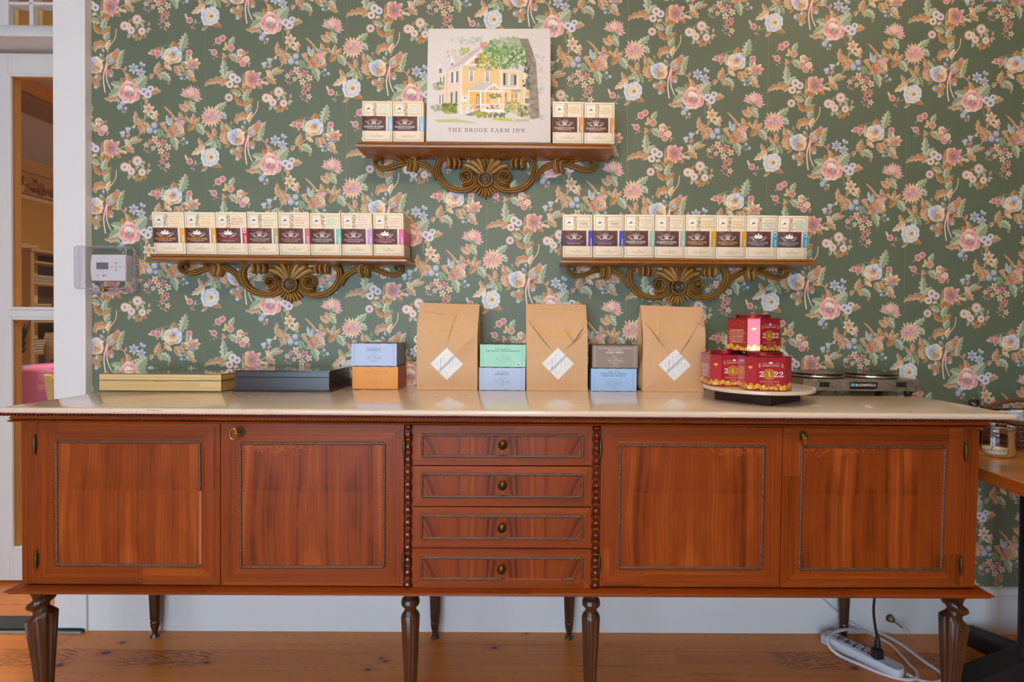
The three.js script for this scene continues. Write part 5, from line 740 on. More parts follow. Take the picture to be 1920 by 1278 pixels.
// ---------------------------------------------------------------- small cartons of tea sachets on the shelves, and the picture
const SERIF = 'serif', SANS = 'sans-serif';
function vtext(g, s, x, y, size, font, fill, width, weight = 'bold', ls = 0, align = 'center') { g.font = `${weight} ${size}px ${font}`; g.letterSpacing = ls + 'px'; g.fillStyle = fill; g.textAlign = align; g.textBaseline = 'middle'; const w = g.measureText(s).width; g.save(); g.translate(x, y); if (width && w > 0) g.scale(width / w, 1); g.fillText(s, 0, 0); g.restore(); g.letterSpacing = '0px'; }
const swirlSeed = rng(77);
function sachetCanvas({ lines, top, sub, col, name, dotc, flower, fair, count = '20' }) {
  const FW = 352, Hh = 480, SW = 160, [cv, g] = canvas(FW + SW, Hh), R = rng(lines.join('').length * 7 + 3);
  g.fillStyle = '#eee3c9'; g.fillRect(0, 0, FW + SW, Hh);
  g.fillStyle = '#efdfc0'; g.fillRect(0.06 * FW, 0.045 * Hh, 0.88 * FW, 0.91 * Hh);
  if (dotc) { g.fillStyle = dotc; g.globalAlpha = 0.35; for (let k = 0; k < 90; k++) { const x = (0.08 + 0.84 * R()) * FW, y = (R() < 0.4 ? 0.06 + 0.3 * R() : 0.75 + 0.18 * R()) * Hh; if (y < 0.37 * Hh && x < 0.5 * FW) continue; g.beginPath(); g.arc(x, y, 2.2, 0, 7); g.fill(); } g.globalAlpha = 1; }
  g.strokeStyle = '#7d6a5c'; g.lineWidth = 3.5; g.strokeRect(0.06 * FW, 0.045 * Hh, 0.88 * FW, 0.91 * Hh);
  // white medallion with a pyramid sachet
  g.fillStyle = '#f1efec'; g.beginPath(); g.arc(0.21 * FW, 0.175 * Hh, 0.092 * FW, 0, 7); g.fill();
  g.strokeStyle = '#8d8590'; g.lineWidth = 2; g.beginPath(); g.moveTo(0.205 * FW, 0.125 * Hh); g.lineTo(0.145 * FW, 0.215 * Hh); g.lineTo(0.275 * FW, 0.2 * Hh); g.closePath(); g.stroke(); g.fillStyle = '#4c403e'; g.beginPath(); g.moveTo(0.2 * FW, 0.168 * Hh); g.lineTo(0.15 * FW, 0.214 * Hh); g.lineTo(0.195 * FW, 0.207 * Hh); g.lineTo(0.215 * FW, 0.19 * Hh); g.lineTo(0.24 * FW, 0.205 * Hh); g.lineTo(0.272 * FW, 0.199 * Hh); g.lineTo(0.235 * FW, 0.165 * Hh); g.fill();
  vtext(g, 'WHOLE LEAF TEA', 0.21 * FW, 0.282 * Hh, 11, SANS, '#b09c7c', 0.22 * FW, 'bold'); vtext(g, 'SACHETS', 0.21 * FW, 0.306 * Hh, 10, SANS, '#b09c7c', 0.1 * FW, 'bold');
  // tea-leaf strip
  for (let k = 0; k < 150; k++) { const x = (0.36 + 0.125 * R()) * FW, y = (0.05 + 0.32 * R()) * Hh; g.fillStyle = ['#2f2826', '#6d5843', '#a58a63', '#8b7b62', '#453a34'][k % 5]; g.globalAlpha = 0.85; g.save(); g.translate(x, y); g.rotate(R() * 6); g.fillRect(-4, -2, 4 + 5 * R(), 2 + 4 * R()); g.restore(); } g.globalAlpha = 1;
  const n = lines.length, cx = 0.7 * FW, y0 = n === 1 ? 0.21 : n === 2 ? 0.185 : n === 3 ? 0.155 : 0.14, dy = n > 3 ? 0.046 : 0.061, sz = n > 3 ? 22 : 31;
  vtext(g, top, cx, (y0 - 0.058) * Hh, 12, SERIF, '#8c7357', min(0.4, 0.026 * top.length) * FW, 'bold');
  lines.forEach((s, i) => vtext(g, s, cx, (y0 + i * dy) * Hh, sz, SERIF, col, min(0.4, 0.043 * s.length + (n > 3 ? -0.004 : 0.012) * s.length) * FW, 'bold'));
  sub.forEach((s, i) => vtext(g, s, cx, (y0 + (n - 1) * dy + 0.058 + i * 0.024) * Hh, 11, SERIF, '#9c8467', min(0.42, 0.021 * s.length) * FW, 'bold'));
  // brown band with its scrolls, crest and lettering
  const b0 = 0.372 * Hh, b1 = 0.737 * Hh; g.fillStyle = '#6b4038'; g.fillRect(0, b0, FW + SW, b1 - b0);
  g.save(); g.beginPath(); g.rect(0, b0, 0.79 * FW, b1 - b0); g.clip(); g.strokeStyle = '#3a2522'; g.lineWidth = 7; g.globalAlpha = 0.75; for (const [x, y, r] of [[0.13, 0.5, 40], [0.16, 0.66, 46], [0.36, 0.4, 26], [0.62, 0.46, 40], [0.68, 0.62, 46], [0.5, 0.7, 34], [0.03, 0.42, 24]]) for (let a = 0; a < 2; a++) { g.beginPath(); for (let t = 0; t < 30; t++) { const q = t / 30 * 6 + a * 2, rr = r * (1 - t / 38); g.lineTo(x * FW + rr * cos(q), y * Hh + rr * sin(q)); } g.stroke(); }
  g.fillStyle = '#33201f'; for (const [x, y] of [[0.1, 0.43], [0.55, 0.42], [0.7, 0.5], [0.05, 0.6], [0.3, 0.42]]) { g.beginPath(); g.ellipse(x * FW, y * Hh, 12, 7, x * 9, 0, 7); g.fill(); } g.restore(); g.globalAlpha = 1;
  const cX = 0.385 * FW; g.strokeStyle = '#e8ddd4'; g.lineWidth = 3;
  for (const s of [-1, 1]) { g.beginPath(); g.moveTo(cX + s * 0.04 * FW, 0.585 * Hh); g.bezierCurveTo(cX + s * 0.16 * FW, 0.585 * Hh, cX + s * 0.2 * FW, 0.5 * Hh, cX + s * 0.27 * FW, 0.495 * Hh); g.bezierCurveTo(cX + s * 0.25 * FW, 0.545 * Hh, cX + s * 0.2 * FW, 0.575 * Hh, cX + s * 0.12 * FW, 0.575 * Hh); g.bezierCurveTo(cX + s * 0.27 * FW, 0.53 * Hh, cX + s * 0.17 * FW, 0.46 * Hh, cX + s * 0.13 * FW, 0.5 * Hh); g.stroke(); }
  g.fillStyle = '#efe7e0'; if (flower) { for (const a of [-90, -45, -135, -15, -165]) { g.save(); g.translate(cX, 0.53 * Hh); g.rotate(a * PI / 180); g.beginPath(); g.ellipse(28, 0, 27, 11, 0, 0, 7); g.fill(); g.restore(); } } else { for (const a of [-90, -50, -130]) { g.save(); g.translate(cX, 0.535 * Hh); g.rotate(a * PI / 180); g.lineWidth = 3; g.beginPath(); g.ellipse(26, 0, 24, 10, 0, 0, 7); g.stroke(); g.restore(); } g.globalAlpha = 0.8; g.fillRect(cX - 24, 0.535 * Hh, 48, 16); g.globalAlpha = 1; for (const x of [-20, 0, 20]) { g.beginPath(); g.arc(cX + x, 0.5 * Hh, 5, 0, 7); g.fill(); } }
  vtext(g, 'HARNEY & SONS', cX, 0.634 * Hh, 30, SERIF, name, 0.65 * FW, 'bold'); vtext(g, 'MASTER TEA BLENDERS', cX, 0.68 * Hh, 12, SERIF, '#e6dcd2', 0.44 * FW, 'bold'); if (flower) vtext(g, 'SINCE 1983', cX, 0.705 * Hh, 9, SERIF, '#c9b8a8', 0.14 * FW, 'bold');
  g.fillStyle = '#efeae6'; g.fillRect(0.795 * FW, b0, 0.055 * FW, b1 - b0); g.fillStyle = '#c8b8ae'; for (let y = b0 + 8; y < b1 - 8; y += 9) g.fillRect(0.815 * FW, y, 0.015 * FW, 5);
  g.fillStyle = fair || col; g.fillRect(0.862 * FW, b0, FW + SW - 0.862 * FW, b1 - b0); if (dotc === 'fair') void 0;
  g.save(); g.translate(0.945 * FW, 0.64 * Hh); g.rotate(PI / 2); vtext(g, 'CLASSIC', 0, 0, 24, SANS, '#f4efe6', 0.175 * Hh, 'bold'); g.restore();
  if (flower === 2) { g.fillStyle = '#e9e4dc'; g.fillRect(0.885 * FW, b0 + 8, 0.09 * FW, 0.095 * Hh); g.fillStyle = '#23262a'; g.beginPath(); g.moveTo(0.93 * FW, b0 + 16); g.lineTo(0.96 * FW, b0 + 40); g.lineTo(0.93 * FW, b0 + 46); g.lineTo(0.9 * FW, b0 + 38); g.fill(); }
  vtext(g, count, 0.5 * FW, 0.825 * Hh, 20, SERIF, '#8f8262', 0.07 * FW, 'normal'); vtext(g, 'INDIVIDUALLY WRAPPED SACHETS', 0.5 * FW, 0.861 * Hh, 12, SERIF, '#b5966a', 0.47 * FW, 'bold'); vtext(g, 'NET WT 1.4 OZ (40 g)', 0.5 * FW, 0.887 * Hh, 11, SERIF, '#b09874', 0.3 * FW, 'bold');
  // printed side: small text
  g.fillStyle = '#e0cfa6'; g.fillRect(FW, 0, SW, b0); g.fillRect(FW, b1, SW, Hh - b1); g.fillStyle = '#8b7a55'; for (let y = 30; y < b0 - 10; y += 11) g.fillRect(FW + 24, y, 60 + 50 * R(), 3); for (let y = b1 + 24; y < Hh - 20; y += 11) g.fillRect(FW + 24, y, 100 - 30 * R(), 3); g.fillStyle = '#6d5f4c'; g.fillRect(FW + 8, 14, SW - 16, 4); g.fillRect(FW + 8, Hh - 18, SW - 16, 4);
  return cv;
}
const KINDS = {
  ginger: { lines: ['ORGANIC', 'GINGER', 'TURMERIC'], top: 'CAFFEINE FREE HERBAL', sub: ['SPICED GINGER BLEND', 'OF TURMERIC ROOT'], col: '#e0a53c', name: '#efae33', dotc: '#e0c27a', flower: 1 },
  breakfast: { lines: ['ORGANIC', 'ENGLISH', 'BREAKFAST'], top: 'BLACK TEA', sub: ['CLASSIC CHINESE TEA'], col: '#cf4a4c', name: '#d6353c', dotc: '#dd8f86', flower: 2, fair: '#cf2b3a' },
  sencha: { lines: ['JAPANESE', 'SENCHA'], top: 'GREEN TEA', sub: ['CLEAR AND VEGETAL', 'MELLOW GREEN TEA'], col: '#a9ae6c', name: '#b9bd76' },
  oolong: { lines: ['POMEGRANATE', 'OOLONG'], top: 'FLAVORED OOLONG TEA', sub: ['FRAGRANT OOLONG', 'WITH POMEGRANATE FLAVOR'], col: '#cf7c78', name: '#d97f80', fair: '#cb6c70' },
  coconut: { lines: ['ORGANIC', 'GREEN WITH', 'ORGANIC', 'PEPPERMINT'], top: 'ORGANIC GREEN TEA', sub: ['GREEN TEA AND MINT'], col: '#72cbb0', name: '#8fd8c4' },
  dragon: { lines: ['DRAGON', 'PEARL', 'JASMINE'], top: 'FLORAL GREEN TEA', sub: ['CLASSIC JASMINE PEARLS'], col: '#c99bcf', name: '#cf96d8' },
  raspberry: { lines: ['RASPBERRY', 'HERBAL'], top: 'CAFFEINE FREE HERBAL', sub: ['A FINE HERBAL WITH', 'RASPBERRY AND HIBISCUS'], col: '#e58fb2', name: '#e878a8', flower: 1, fair: '#e072a4' },
  paris: { lines: ['PARIS'], top: 'FLAVORED BLACK TEA', sub: ['BLACK TEA, VANILLA', 'CARAMEL AND CITRUS'], col: '#5d5cb8', name: '#6664c8', fair: '#4b4cc0' },
  mint: { lines: ['PEPPER', 'MINT'], top: 'CAFFEINE FREE HERBAL', sub: ['PURE AND REFRESHING'], col: '#b2d2bb', name: '#dfe8dc', fair: '#a8cdb0' },
  chamomile: { lines: ['CHAMOMILE'], top: 'CAFFEINE FREE HERBAL', sub: ['SWEET EGYPTIAN BLEND', 'OF WHOLE CHAMOMILE FLOWERS'], col: '#e3ae33', name: '#efb323', dotc: '#e6c66c', fair: '#e0a612', count: '18' },
  assam: { lines: ['ORGANIC', 'ASSAM'], top: 'BLACK TEA', sub: ['CLASSIC MALTY BLACK', 'ORGANIC TEA FROM ASSAM'], col: '#5bb8c8', name: '#63c6e0', dotc: '#8fc9c4', flower: 2, fair: '#2bb0cf' },
  earl: { lines: ['EARL GREY', 'SUPREME'], top: 'BLACK TEA', sub: ['BLACK TEA WITH OIL OF', 'ITALIAN BERGAMOT'], col: '#a9cfdd', name: '#dbe9f0', fair: '#a3cbe2' },
  darjeeling: { lines: ['DARJEELING'], top: 'BLACK TEA', sub: ['MELLOW AND LIGHT'], col: '#dfae74', name: '#f0cf9a', fair: '#e2a55c' },
};
const sachetMat = {}; for (const k in KINDS) sachetMat[k] = std({ map: canvasTex(sachetCanvas(KINDS[k])), roughness: 0.55 });
// front corners in the picture: bl, br, tr, tl; the carton leans or widens as it stands
function carton(kind, label, c, zf, depth, lean, group, yBase) {
  const A = c.slice(0, 2).map(p => at(p[0], p[1], zf)), B = c.slice(2).map(p => at(p[0], p[1], zf + lean)); const [bl, br] = A, [tr, tl] = B;
  const y0 = yBase, y1 = (tl.y + tr.y) / 2, w = (br.x - bl.x + tr.x - tl.x) / 2, cx = (bl.x + br.x) / 2, t = thing('tea_carton', label, 'tea box', V3(cx, y0, zf - depth / 2), group);
  const skewX = ((tl.x + tr.x) - (bl.x + br.x)) / 2, h = y1 - y0, U = 352 / 512;
  const build = (f0, f1, e, r) => { const g = new RoundedBoxGeometry(w + 2 * e, h * (f1 - f0), depth + 2 * e, 2, r), p = g.getAttribute('position'), n = g.getAttribute('normal'), uv = g.getAttribute('uv');
    for (let i = 0; i < p.count; i++) { const fx = clamp(p.getX(i) / w + 0.5), fy = clamp(p.getY(i) / h + (f0 + f1) / 2), fz = clamp(p.getZ(i) / depth + 0.5), az = abs(n.getZ(i)), ax = abs(n.getX(i)), ay = abs(n.getY(i));
      if (az > ax && az > ay) uv.setXY(i, (n.getZ(i) > 0 ? fx : 1 - fx) * U, fy); else if (ay > ax) uv.setXY(i, 0.02, 0.985); else uv.setXY(i, U + 0.004 + (n.getX(i) > 0 ? 1 - fz : fz) * (1 - U - 0.008), fy);
      p.setXYZ(i, p.getX(i) + skewX * fy, p.getY(i) + h * (f0 + f1) / 2, p.getZ(i) + (fz > 0.5 ? lean * fy : 0)); }
    g.computeVertexNormals(); return toCreasedNormals(g, 0.8); };
  localPart('box', build(0, 1, 0, 0.0012), sachetMat[kind], t); localPart('paper_band', build(0.265, 0.627, 0.0005, 0.0003), sachetMat[kind], t);
  return t;
}
const LFT = [ // bl, br, tr, tl
  ['ginger', [289.3, 476.3], [348.8, 476.5], [343.2, 397.3], [284.2, 397.2], 'cream tea carton with an orange tab, leftmost of the left shelf'],
  ['ginger', [350.2, 476.6], [406.9, 476.9], [401.8, 397.5], [345.2, 397.3], 'cream tea carton with an orange tab, second on the left shelf beside its twin'],
  ['breakfast', [408, 476.7], [464.8, 477], [461, 397.5], [402.9, 397.4], 'cream tea carton with a bright red tab and red lettering on the left shelf'],
  ['sencha', [466.2, 477], [522.6, 477.2], [519.6, 397.9], [463, 397.6], 'cream tea carton with an olive green tab on the left shelf'],
  ['oolong', [524.6, 477.3], [581.6, 477.8], [578.8, 398], [521.3, 397.8], 'cream tea carton with a dusky rose tab on the left shelf'],
  ['coconut', [583.6, 478], [640.2, 478.2], [637.8, 399.3], [580.2, 399], 'cream tea carton with a turquoise green tab on the left shelf'],
  ['dragon', [641.9, 478.4], [698.8, 478.8], [696.6, 399.3], [639.2, 399], 'cream tea carton with a lilac tab on the left shelf'],
  ['raspberry', [701, 478.9], [757.2, 479.2], [756, 399.2], [699.2, 398.9], 'cream tea carton with a pink tab, rightmost of the left shelf'],
];
const RGT = [
  ['paris', [1055.4, 480], [1111, 480.3], [1111.2, 402.2], [1055.1, 402], 'cream tea carton with a violet blue tab, leftmost of the right shelf'],
  ['paris', [1112.4, 480.2], [1169.2, 480.5], [1169.9, 402.3], [1112.7, 402.1], 'cream tea carton with a violet blue tab, second on the right shelf'],
  ['mint', [1170.6, 480.4], [1226.2, 480.6], [1227.6, 402.2], [1171.1, 402], 'cream tea carton with a pale green tab, third on the right shelf'],
  ['mint', [1227.6, 480.4], [1283.8, 480.6], [1285.2, 403], [1228.8, 402.6], 'cream tea carton with a pale green tab, fourth on the right shelf'],
  ['chamomile', [1284.2, 480.5], [1341, 481], [1343, 402.8], [1286.8, 402.5], 'cream tea carton with a golden yellow tab, fifth on the right shelf'],
  ['chamomile', [1342, 480.9], [1398.4, 481.3], [1400.2, 403.6], [1344.2, 403.2], 'cream tea carton with a golden yellow tab, sixth on the right shelf'],
  ['assam', [1398.8, 481.3], [1455.4, 481.9], [1459, 403.5], [1401.2, 403.2], 'cream tea carton with a bright blue tab, seventh on the right shelf'],
  ['assam', [1456.4, 481.8], [1512.4, 482.3], [1515.8, 404.4], [1460.4, 404], 'cream tea carton with a bright blue tab, rightmost of the right shelf'],
];
const TOP = [
  ['earl', [679.3, 266.3], [735.5, 266.5], [735.2, 189.3], [679, 189.2], 'cream tea carton with a pale blue tab, leftmost of the top shelf'],
  ['earl', [736.8, 266.5], [795, 266.6], [793.6, 189.8], [736.8, 189.5], 'cream tea carton with a pale blue tab beside the house picture'],
  ['darjeeling', [1035.8, 267.8], [1094.4, 268], [1094.2, 190.6], [1036.8, 190.2], 'cream tea carton with an orange tan tab right beside the house picture'],
  ['darjeeling', [1095.6, 268.2], [1151.8, 270.3], [1152.8, 192.2], [1095.9, 191.6], 'cream tea carton with an orange tan tab, rightmost of the top shelf'],
];
for (const [k, a, b, c, d, l] of LFT) carton(k, l, [a, b, c, d], 0.108, 0.086, 0.008, 'tea cartons on the left shelf', SH[1].y + 0.0004);
for (const [k, a, b, c, d, l] of RGT) carton(k, l, [a, b, c, d], 0.108, 0.086, 0.008, 'tea cartons on the right shelf', SH[2].y + 0.0004);
for (const [k, a, b, c, d, l] of TOP) carton(k, l, [a, b, c, d], 0.114, 0.086, 0.003, 'tea cartons on the top shelf', SH[0].y + 0.0004);

// the printed picture: a yellow house with a porch under a big tree, in loose watercolour
{
  const N = 1024, Hh = 944, [cv, g] = canvas(N, Hh), R = rng(12), S = N / 1338;           // drawn in the units of its front face, 1338 wide
  g.scale(S, Hh / 1236); g.fillStyle = '#dfd6cf'; g.fillRect(0, 0, 1340, 1240); g.translate(-18, -20);
  const P = (pts, f, a = 1) => { g.globalAlpha = a; g.fillStyle = f; g.beginPath(); pts.forEach((p, i) => i ? g.lineTo(p[0], p[1]) : g.moveTo(p[0], p[1])); g.closePath(); g.fill(); g.globalAlpha = 1; };
  const B = (x, y, w, h, f, a = 1) => { g.globalAlpha = a; g.fillStyle = f; g.fillRect(x, y, w, h); g.globalAlpha = 1; };
  const blobs = (n, x0, y0, x1, y1, r0, r1, cols, a = 0.5, shape = null) => { for (let k = 0; k < n; k++) { const x = x0 + (x1 - x0) * R(), y = y0 + (y1 - y0) * R(), r = r0 + (r1 - r0) * R(); if (shape && !shape(x, y)) continue; g.globalAlpha = a * (0.6 + 0.8 * R()); g.fillStyle = cols[floor(R() * cols.length)]; g.beginPath(); g.ellipse(x, y, r, r * (0.5 + 0.5 * R()), R() * 3, 0, 7); g.fill(); } g.globalAlpha = 1; };
  const L = (pts, w, c, a = 1) => { g.globalAlpha = a; g.strokeStyle = c; g.lineWidth = w; g.beginPath(); pts.forEach((p, i) => i ? g.lineTo(p[0], p[1]) : g.moveTo(p[0], p[1])); g.stroke(); g.globalAlpha = 1; };
  blobs(60, 250, 110, 620, 200, 8, 22, ['#b9c0a8', '#9aa78a', '#a9a79c'], 0.3); blobs(40, 235, 250, 480, 330, 7, 18, ['#bdbd92', '#a9b070', '#9fa78c'], 0.4); blobs(16, 380, 230, 470, 300, 10, 20, ['#b9b84a', '#a3ae4a'], 0.6);
  P([[130, 400], [270, 350], [400, 430], [190, 520], [130, 540]], '#ddd2d0'); P([[135, 400], [150, 385], [190, 490], [130, 540]], '#e7dccf'); B(148, 460, 28, 50, '#77838c');
  P([[265, 305], [410, 318], [360, 400], [290, 440], [262, 370]], '#d6c9c4'); P([[268, 340], [290, 320], [320, 400], [275, 430]], '#e9e2dc'); B(278, 400, 22, 32, '#7c8790');
  P([[130, 545], [395, 430], [395, 905], [190, 930], [130, 880]], '#ecd3bd'); P([[395, 420], [820, 440], [820, 925], [395, 905]], '#ecc78f'); P([[820, 480], [1075, 500], [1075, 880], [820, 920]], '#eed0a2');
  for (let y = 440; y < 920; y += 11) L([[400, y], [1070, y + 16]], 1.5, '#d8ad72', 0.35); for (let y = 480; y < 900; y += 11) L([[150, y + 26], [390, y]], 1.5, '#d9b89c', 0.35);
  P([[470, 410], [620, 270], [760, 430]], '#e6b769'); P([[190, 505], [590, 190], [640, 240], [410, 425], [330, 450]], '#d9cccb'); P([[400, 420], [620, 240], [720, 270], [650, 265], [450, 425]], '#ece5e0'); for (const k of [0, 1, 2, 3]) L([[260 + k * 45, 470 - k * 18], [520 + k * 28, 262 - k * 12]], 5, '#a3898c', 0.7); L([[300, 475], [390, 432]], 14, '#a9834e', 0.8); L([[195, 520], [395, 430]], 10, '#e6dccf');
  P([[590, 175], [668, 165], [672, 235], [640, 262], [598, 230]], '#d99b86'); blobs(14, 595, 172, 665, 250, 5, 9, ['#e9c4b4', '#c67f6c'], 0.7);
  B(382, 425, 17, 480, '#ede6e1'); B(230, 500, 8, 420, '#d9a988', 0.8); B(535, 345, 45, 60, '#7b7a70'); L([[460, 412], [760, 432]], 10, '#efe7df');
  // windows with green shutters
  for (const [x, y, w, h] of [[282, 490, 72, 128], [278, 710, 70, 135], [160, 545, 44, 90], [158, 740, 38, 110]]) { B(x, y, w, h, '#dfe2e4'); B(x, y + 10, w * 0.26, h - 10, '#5d7470'); B(x + w * 0.74, y, w * 0.26, h - 6, '#5d7470'); B(x + w * 0.48, y, 4, h, '#f4f1ee'); B(x + w * 0.26, y + h * 0.48, w * 0.48, 5, '#f4f1ee'); if (y === 710) B(x + w * 0.3, y + 8, w * 0.4, h - 14, '#e8c27a', 0.6); }
  for (const [x, y, h] of [[474, 480, 125], [648, 490, 122]]) { B(x - 6, y - 4, 58, h + 6, '#ece6e0'); B(x + 8, y, 34, h * 0.5, '#bdbba0'); B(x + 8, y + h * 0.5, 34, h * 0.46, '#a5a69c'); P([[x - 6, y - 38], [x + 70, y - 38], [x + 88, y - 8], [x - 8, y - 5]], '#c3b8a8'); L([[x - 8, y - 5], [x + 88, y - 8]], 4, '#a3967f'); }
  // balcony bay on the right
  P([[810, 470], [960, 400], [1100, 490], [1060, 505], [830, 480]], '#e0d6ce'); for (let k = 0; k < 6; k++) L([[960 + k * 4, 408], [1040 + k * 10, 500]], 2, '#c3b4ae', 0.6); B(812, 485, 14, 180, '#f0ebe6'); B(846, 510, 24, 130, '#53555a'); B(872, 505, 26, 130, '#c8c0a8'); B(902, 505, 14, 165, '#f0ebe6'); B(920, 522, 70, 120, '#bfb7a4'); B(962, 530, 22, 110, '#5c5c5e'); B(996, 515, 14, 160, '#f0ebe6'); B(820, 640, 195, 40, '#efe9e4'); for (let x = 848; x < 990; x += 15) { g.strokeStyle = '#8b7d78'; g.lineWidth = 4; g.globalAlpha = 0.7; g.beginPath(); g.arc(x, 652, 9, 0, 5); g.stroke(); } g.globalAlpha = 1; B(1068, 500, 8, 370, '#f4efe8');
  P([[905, 685], [1025, 685], [1042, 718], [925, 718]], '#b9ab9a'); B(915, 690, 12, 150, '#efe9e2'); B(928, 725, 72, 110, '#dba24c'); B(960, 725, 7, 110, '#f2ece4'); B(928, 785, 72, 6, '#f2ece4'); B(1002, 720, 14, 110, '#efe9e2'); B(852, 720, 34, 120, '#dca865'); B(858, 730, 24, 40, '#c98a4a');
  P([[1078, 680], [1140, 705], [1140, 775], [1078, 775]], '#ecc384'); L([[1076, 682], [1142, 708]], 8, '#efeae4'); B(1078, 775, 60, 60, '#8b8a80'); B(1078, 772, 62, 8, '#f1ebe4');
  // porch
  P([[455, 705], [590, 610], [745, 620], [830, 690], [640, 690]], '#cdc4c0'); P([[640, 695], [745, 618], [840, 695], [815, 700], [745, 645], [665, 698]], '#efe8e2'); P([[672, 690], [745, 648], [812, 692]], '#d9b98a'); B(470, 712, 380, 190, '#e6a948', 0.55); B(700, 700, 150, 150, '#f0cf9c', 0.8); B(555, 740, 40, 150, '#9c7c70'); B(562, 760, 22, 110, '#c6b5ac'); blobs(22, 480, 720, 540, 800, 14, 26, ['#efbb4e', '#f0c668'], 0.5); B(465, 700, 390, 14, '#f3ece4');
  for (const [x, w] of [[466, 14], [592, 18], [645, 14], [792, 14], [846, 12]]) B(x, 700, w, 205, '#f6f1ec'); B(400, 755, 58, 70, '#f1ebe4'); B(418, 772, 28, 18, '#d9855c'); blobs(26, 705, 740, 830, 785, 9, 16, ['#7c8f58', '#93a066', '#5f6f4a'], 0.8);
  B(600, 845, 255, 10, '#f3eee8'); B(600, 905, 258, 28, '#f3eee8'); for (let x = 612; x < 850; x += 15) B(x, 853, 6, 52, '#f3eee8'); blobs(24, 660, 855, 800, 900, 5, 9, ['#3c3936', '#57504a'], 0.8); for (const k of [0, 1, 2]) { L([[390 + k * 62, 895 - k * 2], [460 + k * 62, 845]], 9, '#f6f1ec'); B(386 + k * 64, 885, 12, 80, '#f3eee8'); } P([[430, 965], [600, 905], [600, 930], [500, 985]], '#7f8b84'); for (let k = 0; k < 6; k++) B(522 + k * 14, 860, 6, 45, '#c77a4c', 0.7);
  // planting, lawn and drive
  P([[70, 920], [380, 960], [700, 1000], [1060, 1040], [1000, 1060], [300, 1040], [60, 1000]], '#ded2cc', 0.9); blobs(60, 195, 850, 345, 945, 14, 26, ['#7b8b3c', '#93a34a', '#5f7034', '#a6b35c'], 0.7); blobs(40, 70, 860, 190, 930, 9, 20, ['#9c9a84', '#848b70', '#b7ae98'], 0.4); blobs(60, 530, 930, 675, 990, 10, 20, ['#a3a548', '#868c4c', '#b5b866'], 0.8); blobs(50, 690, 945, 870, 990, 8, 15, ['#7c7c5c', '#69704e', '#8d8a66'], 0.8); blobs(90, 860, 830, 1030, 940, 9, 20, ['#b4b060', '#9a9a58', '#c9c489', '#7f8448'], 0.6); blobs(70, 1000, 860, 1140, 980, 10, 20, ['#7f8450', '#5f6a42', '#a5a468', '#cfae5c'], 0.7); blobs(40, 90, 600, 200, 690, 9, 18, ['#8c9570', '#75835c'], 0.4); blobs(8, 1100, 880, 1140, 970, 5, 9, ['#ece6de'], 0.8);
  P([[110, 1020], [350, 1010], [600, 1060], [400, 1050], [130, 1048]], '#b7bf78', 0.8); P([[700, 995], [930, 1000], [960, 1035], [760, 1020]], '#bcc448', 0.85); P([[950, 1010], [1130, 1000], [1120, 1030], [980, 1035]], '#b9bf86', 0.7);
  // the tree: crown, limbs and heavy trunk fading into bare paper
  const crown = (x, y) => hypot((x - 890) / 260, (y - 290) / 175) < 1; blobs(520, 620, 120, 1150, 470, 10, 26, ['#5c8a44', '#6f9a4c', '#4c7840', '#86a85c', '#7fa064'], 0.5, crown); blobs(120, 560, 290, 800, 460, 7, 16, ['#8f9c3c', '#6d8c3e', '#a8ac4c'], 0.6); blobs(60, 700, 130, 1100, 200, 16, 34, ['#a3b48e', '#b9c2a8'], 0.35); blobs(70, 640, 300, 1000, 460, 5, 11, ['#ece2da', '#e6d9c8'], 0.7);
  L([[1060, 260], [960, 330], [870, 425]], 9, '#4a3c36', 0.85); L([[870, 425], [800, 410]], 6, '#4a3c36', 0.7); L([[1050, 220], [930, 230]], 5, '#5a4a40', 0.6);
  P([[1010, 130], [1110, 130], [1150, 230], [1200, 380], [1215, 640], [1240, 990], [1135, 1005], [1130, 700], [1110, 480], [1075, 260]], '#8a7c70', 0.85); blobs(160, 1080, 220, 1240, 1000, 6, 22, ['#5d5048', '#746a5e', '#9a8e82', '#5f6a4c'], 0.35, (x, y) => x > 1060 + (y - 200) * 0.09 && x < 1160 + (y - 200) * 0.12); blobs(90, 1120, 300, 1280, 1000, 14, 30, ['#c3b9ae', '#b0ab9a', '#a9ac92'], 0.22); blobs(40, 1060, 400, 1130, 690, 10, 20, ['#4b5140', '#5c6148'], 0.6);
  g.setTransform(1, 0, 0, 1, 0, 0);
  // the loose lettering
  g.save(); g.translate(0, 0); vtext(g, 'THE BROOK FARM INN', 0.489 * N, 0.897 * Hh, 44, SERIF, '#5b5048', 0.622 * N, 'normal', 6); g.restore();
  const zb = 0.118, c = [at(798.6, 266.6, zb), at(1032.6, 267.4, zb), at(1032.2, 53.6, 0.098), at(802.6, 53.4, 0.098)], t = thing('canvas_picture', 'square white canvas print of a yellow house with a porch, leaning on the top shelf', 'picture', V3((c[0].x + c[1].x) / 2, SH[0].y + 0.0004, zb - 0.015));
  c[0].y = c[1].y = SH[0].y + 0.0006;
  const dep = 0.03, gm = new RoundedBoxGeometry(1, 1, dep, 3, 0.002), p = gm.getAttribute('position'), n = gm.getAttribute('normal'), uv = gm.getAttribute('uv');
  for (let i = 0; i < p.count; i++) { const u = clamp(p.getX(i) + 0.5), v = clamp(p.getY(i) + 0.5), x = lerp(lerp(c[0].x, c[1].x, u), lerp(c[3].x, c[2].x, u), v), y = lerp(lerp(c[0].y, c[1].y, u), lerp(c[3].y, c[2].y, u), v), z = lerp(zb, 0.098, v) + p.getZ(i) - dep / 2; p.setXYZ(i, x, y, z); if (n.getZ(i) > 0.5) uv.setXY(i, u, v); else uv.setXY(i, 0.01, 0.99); }
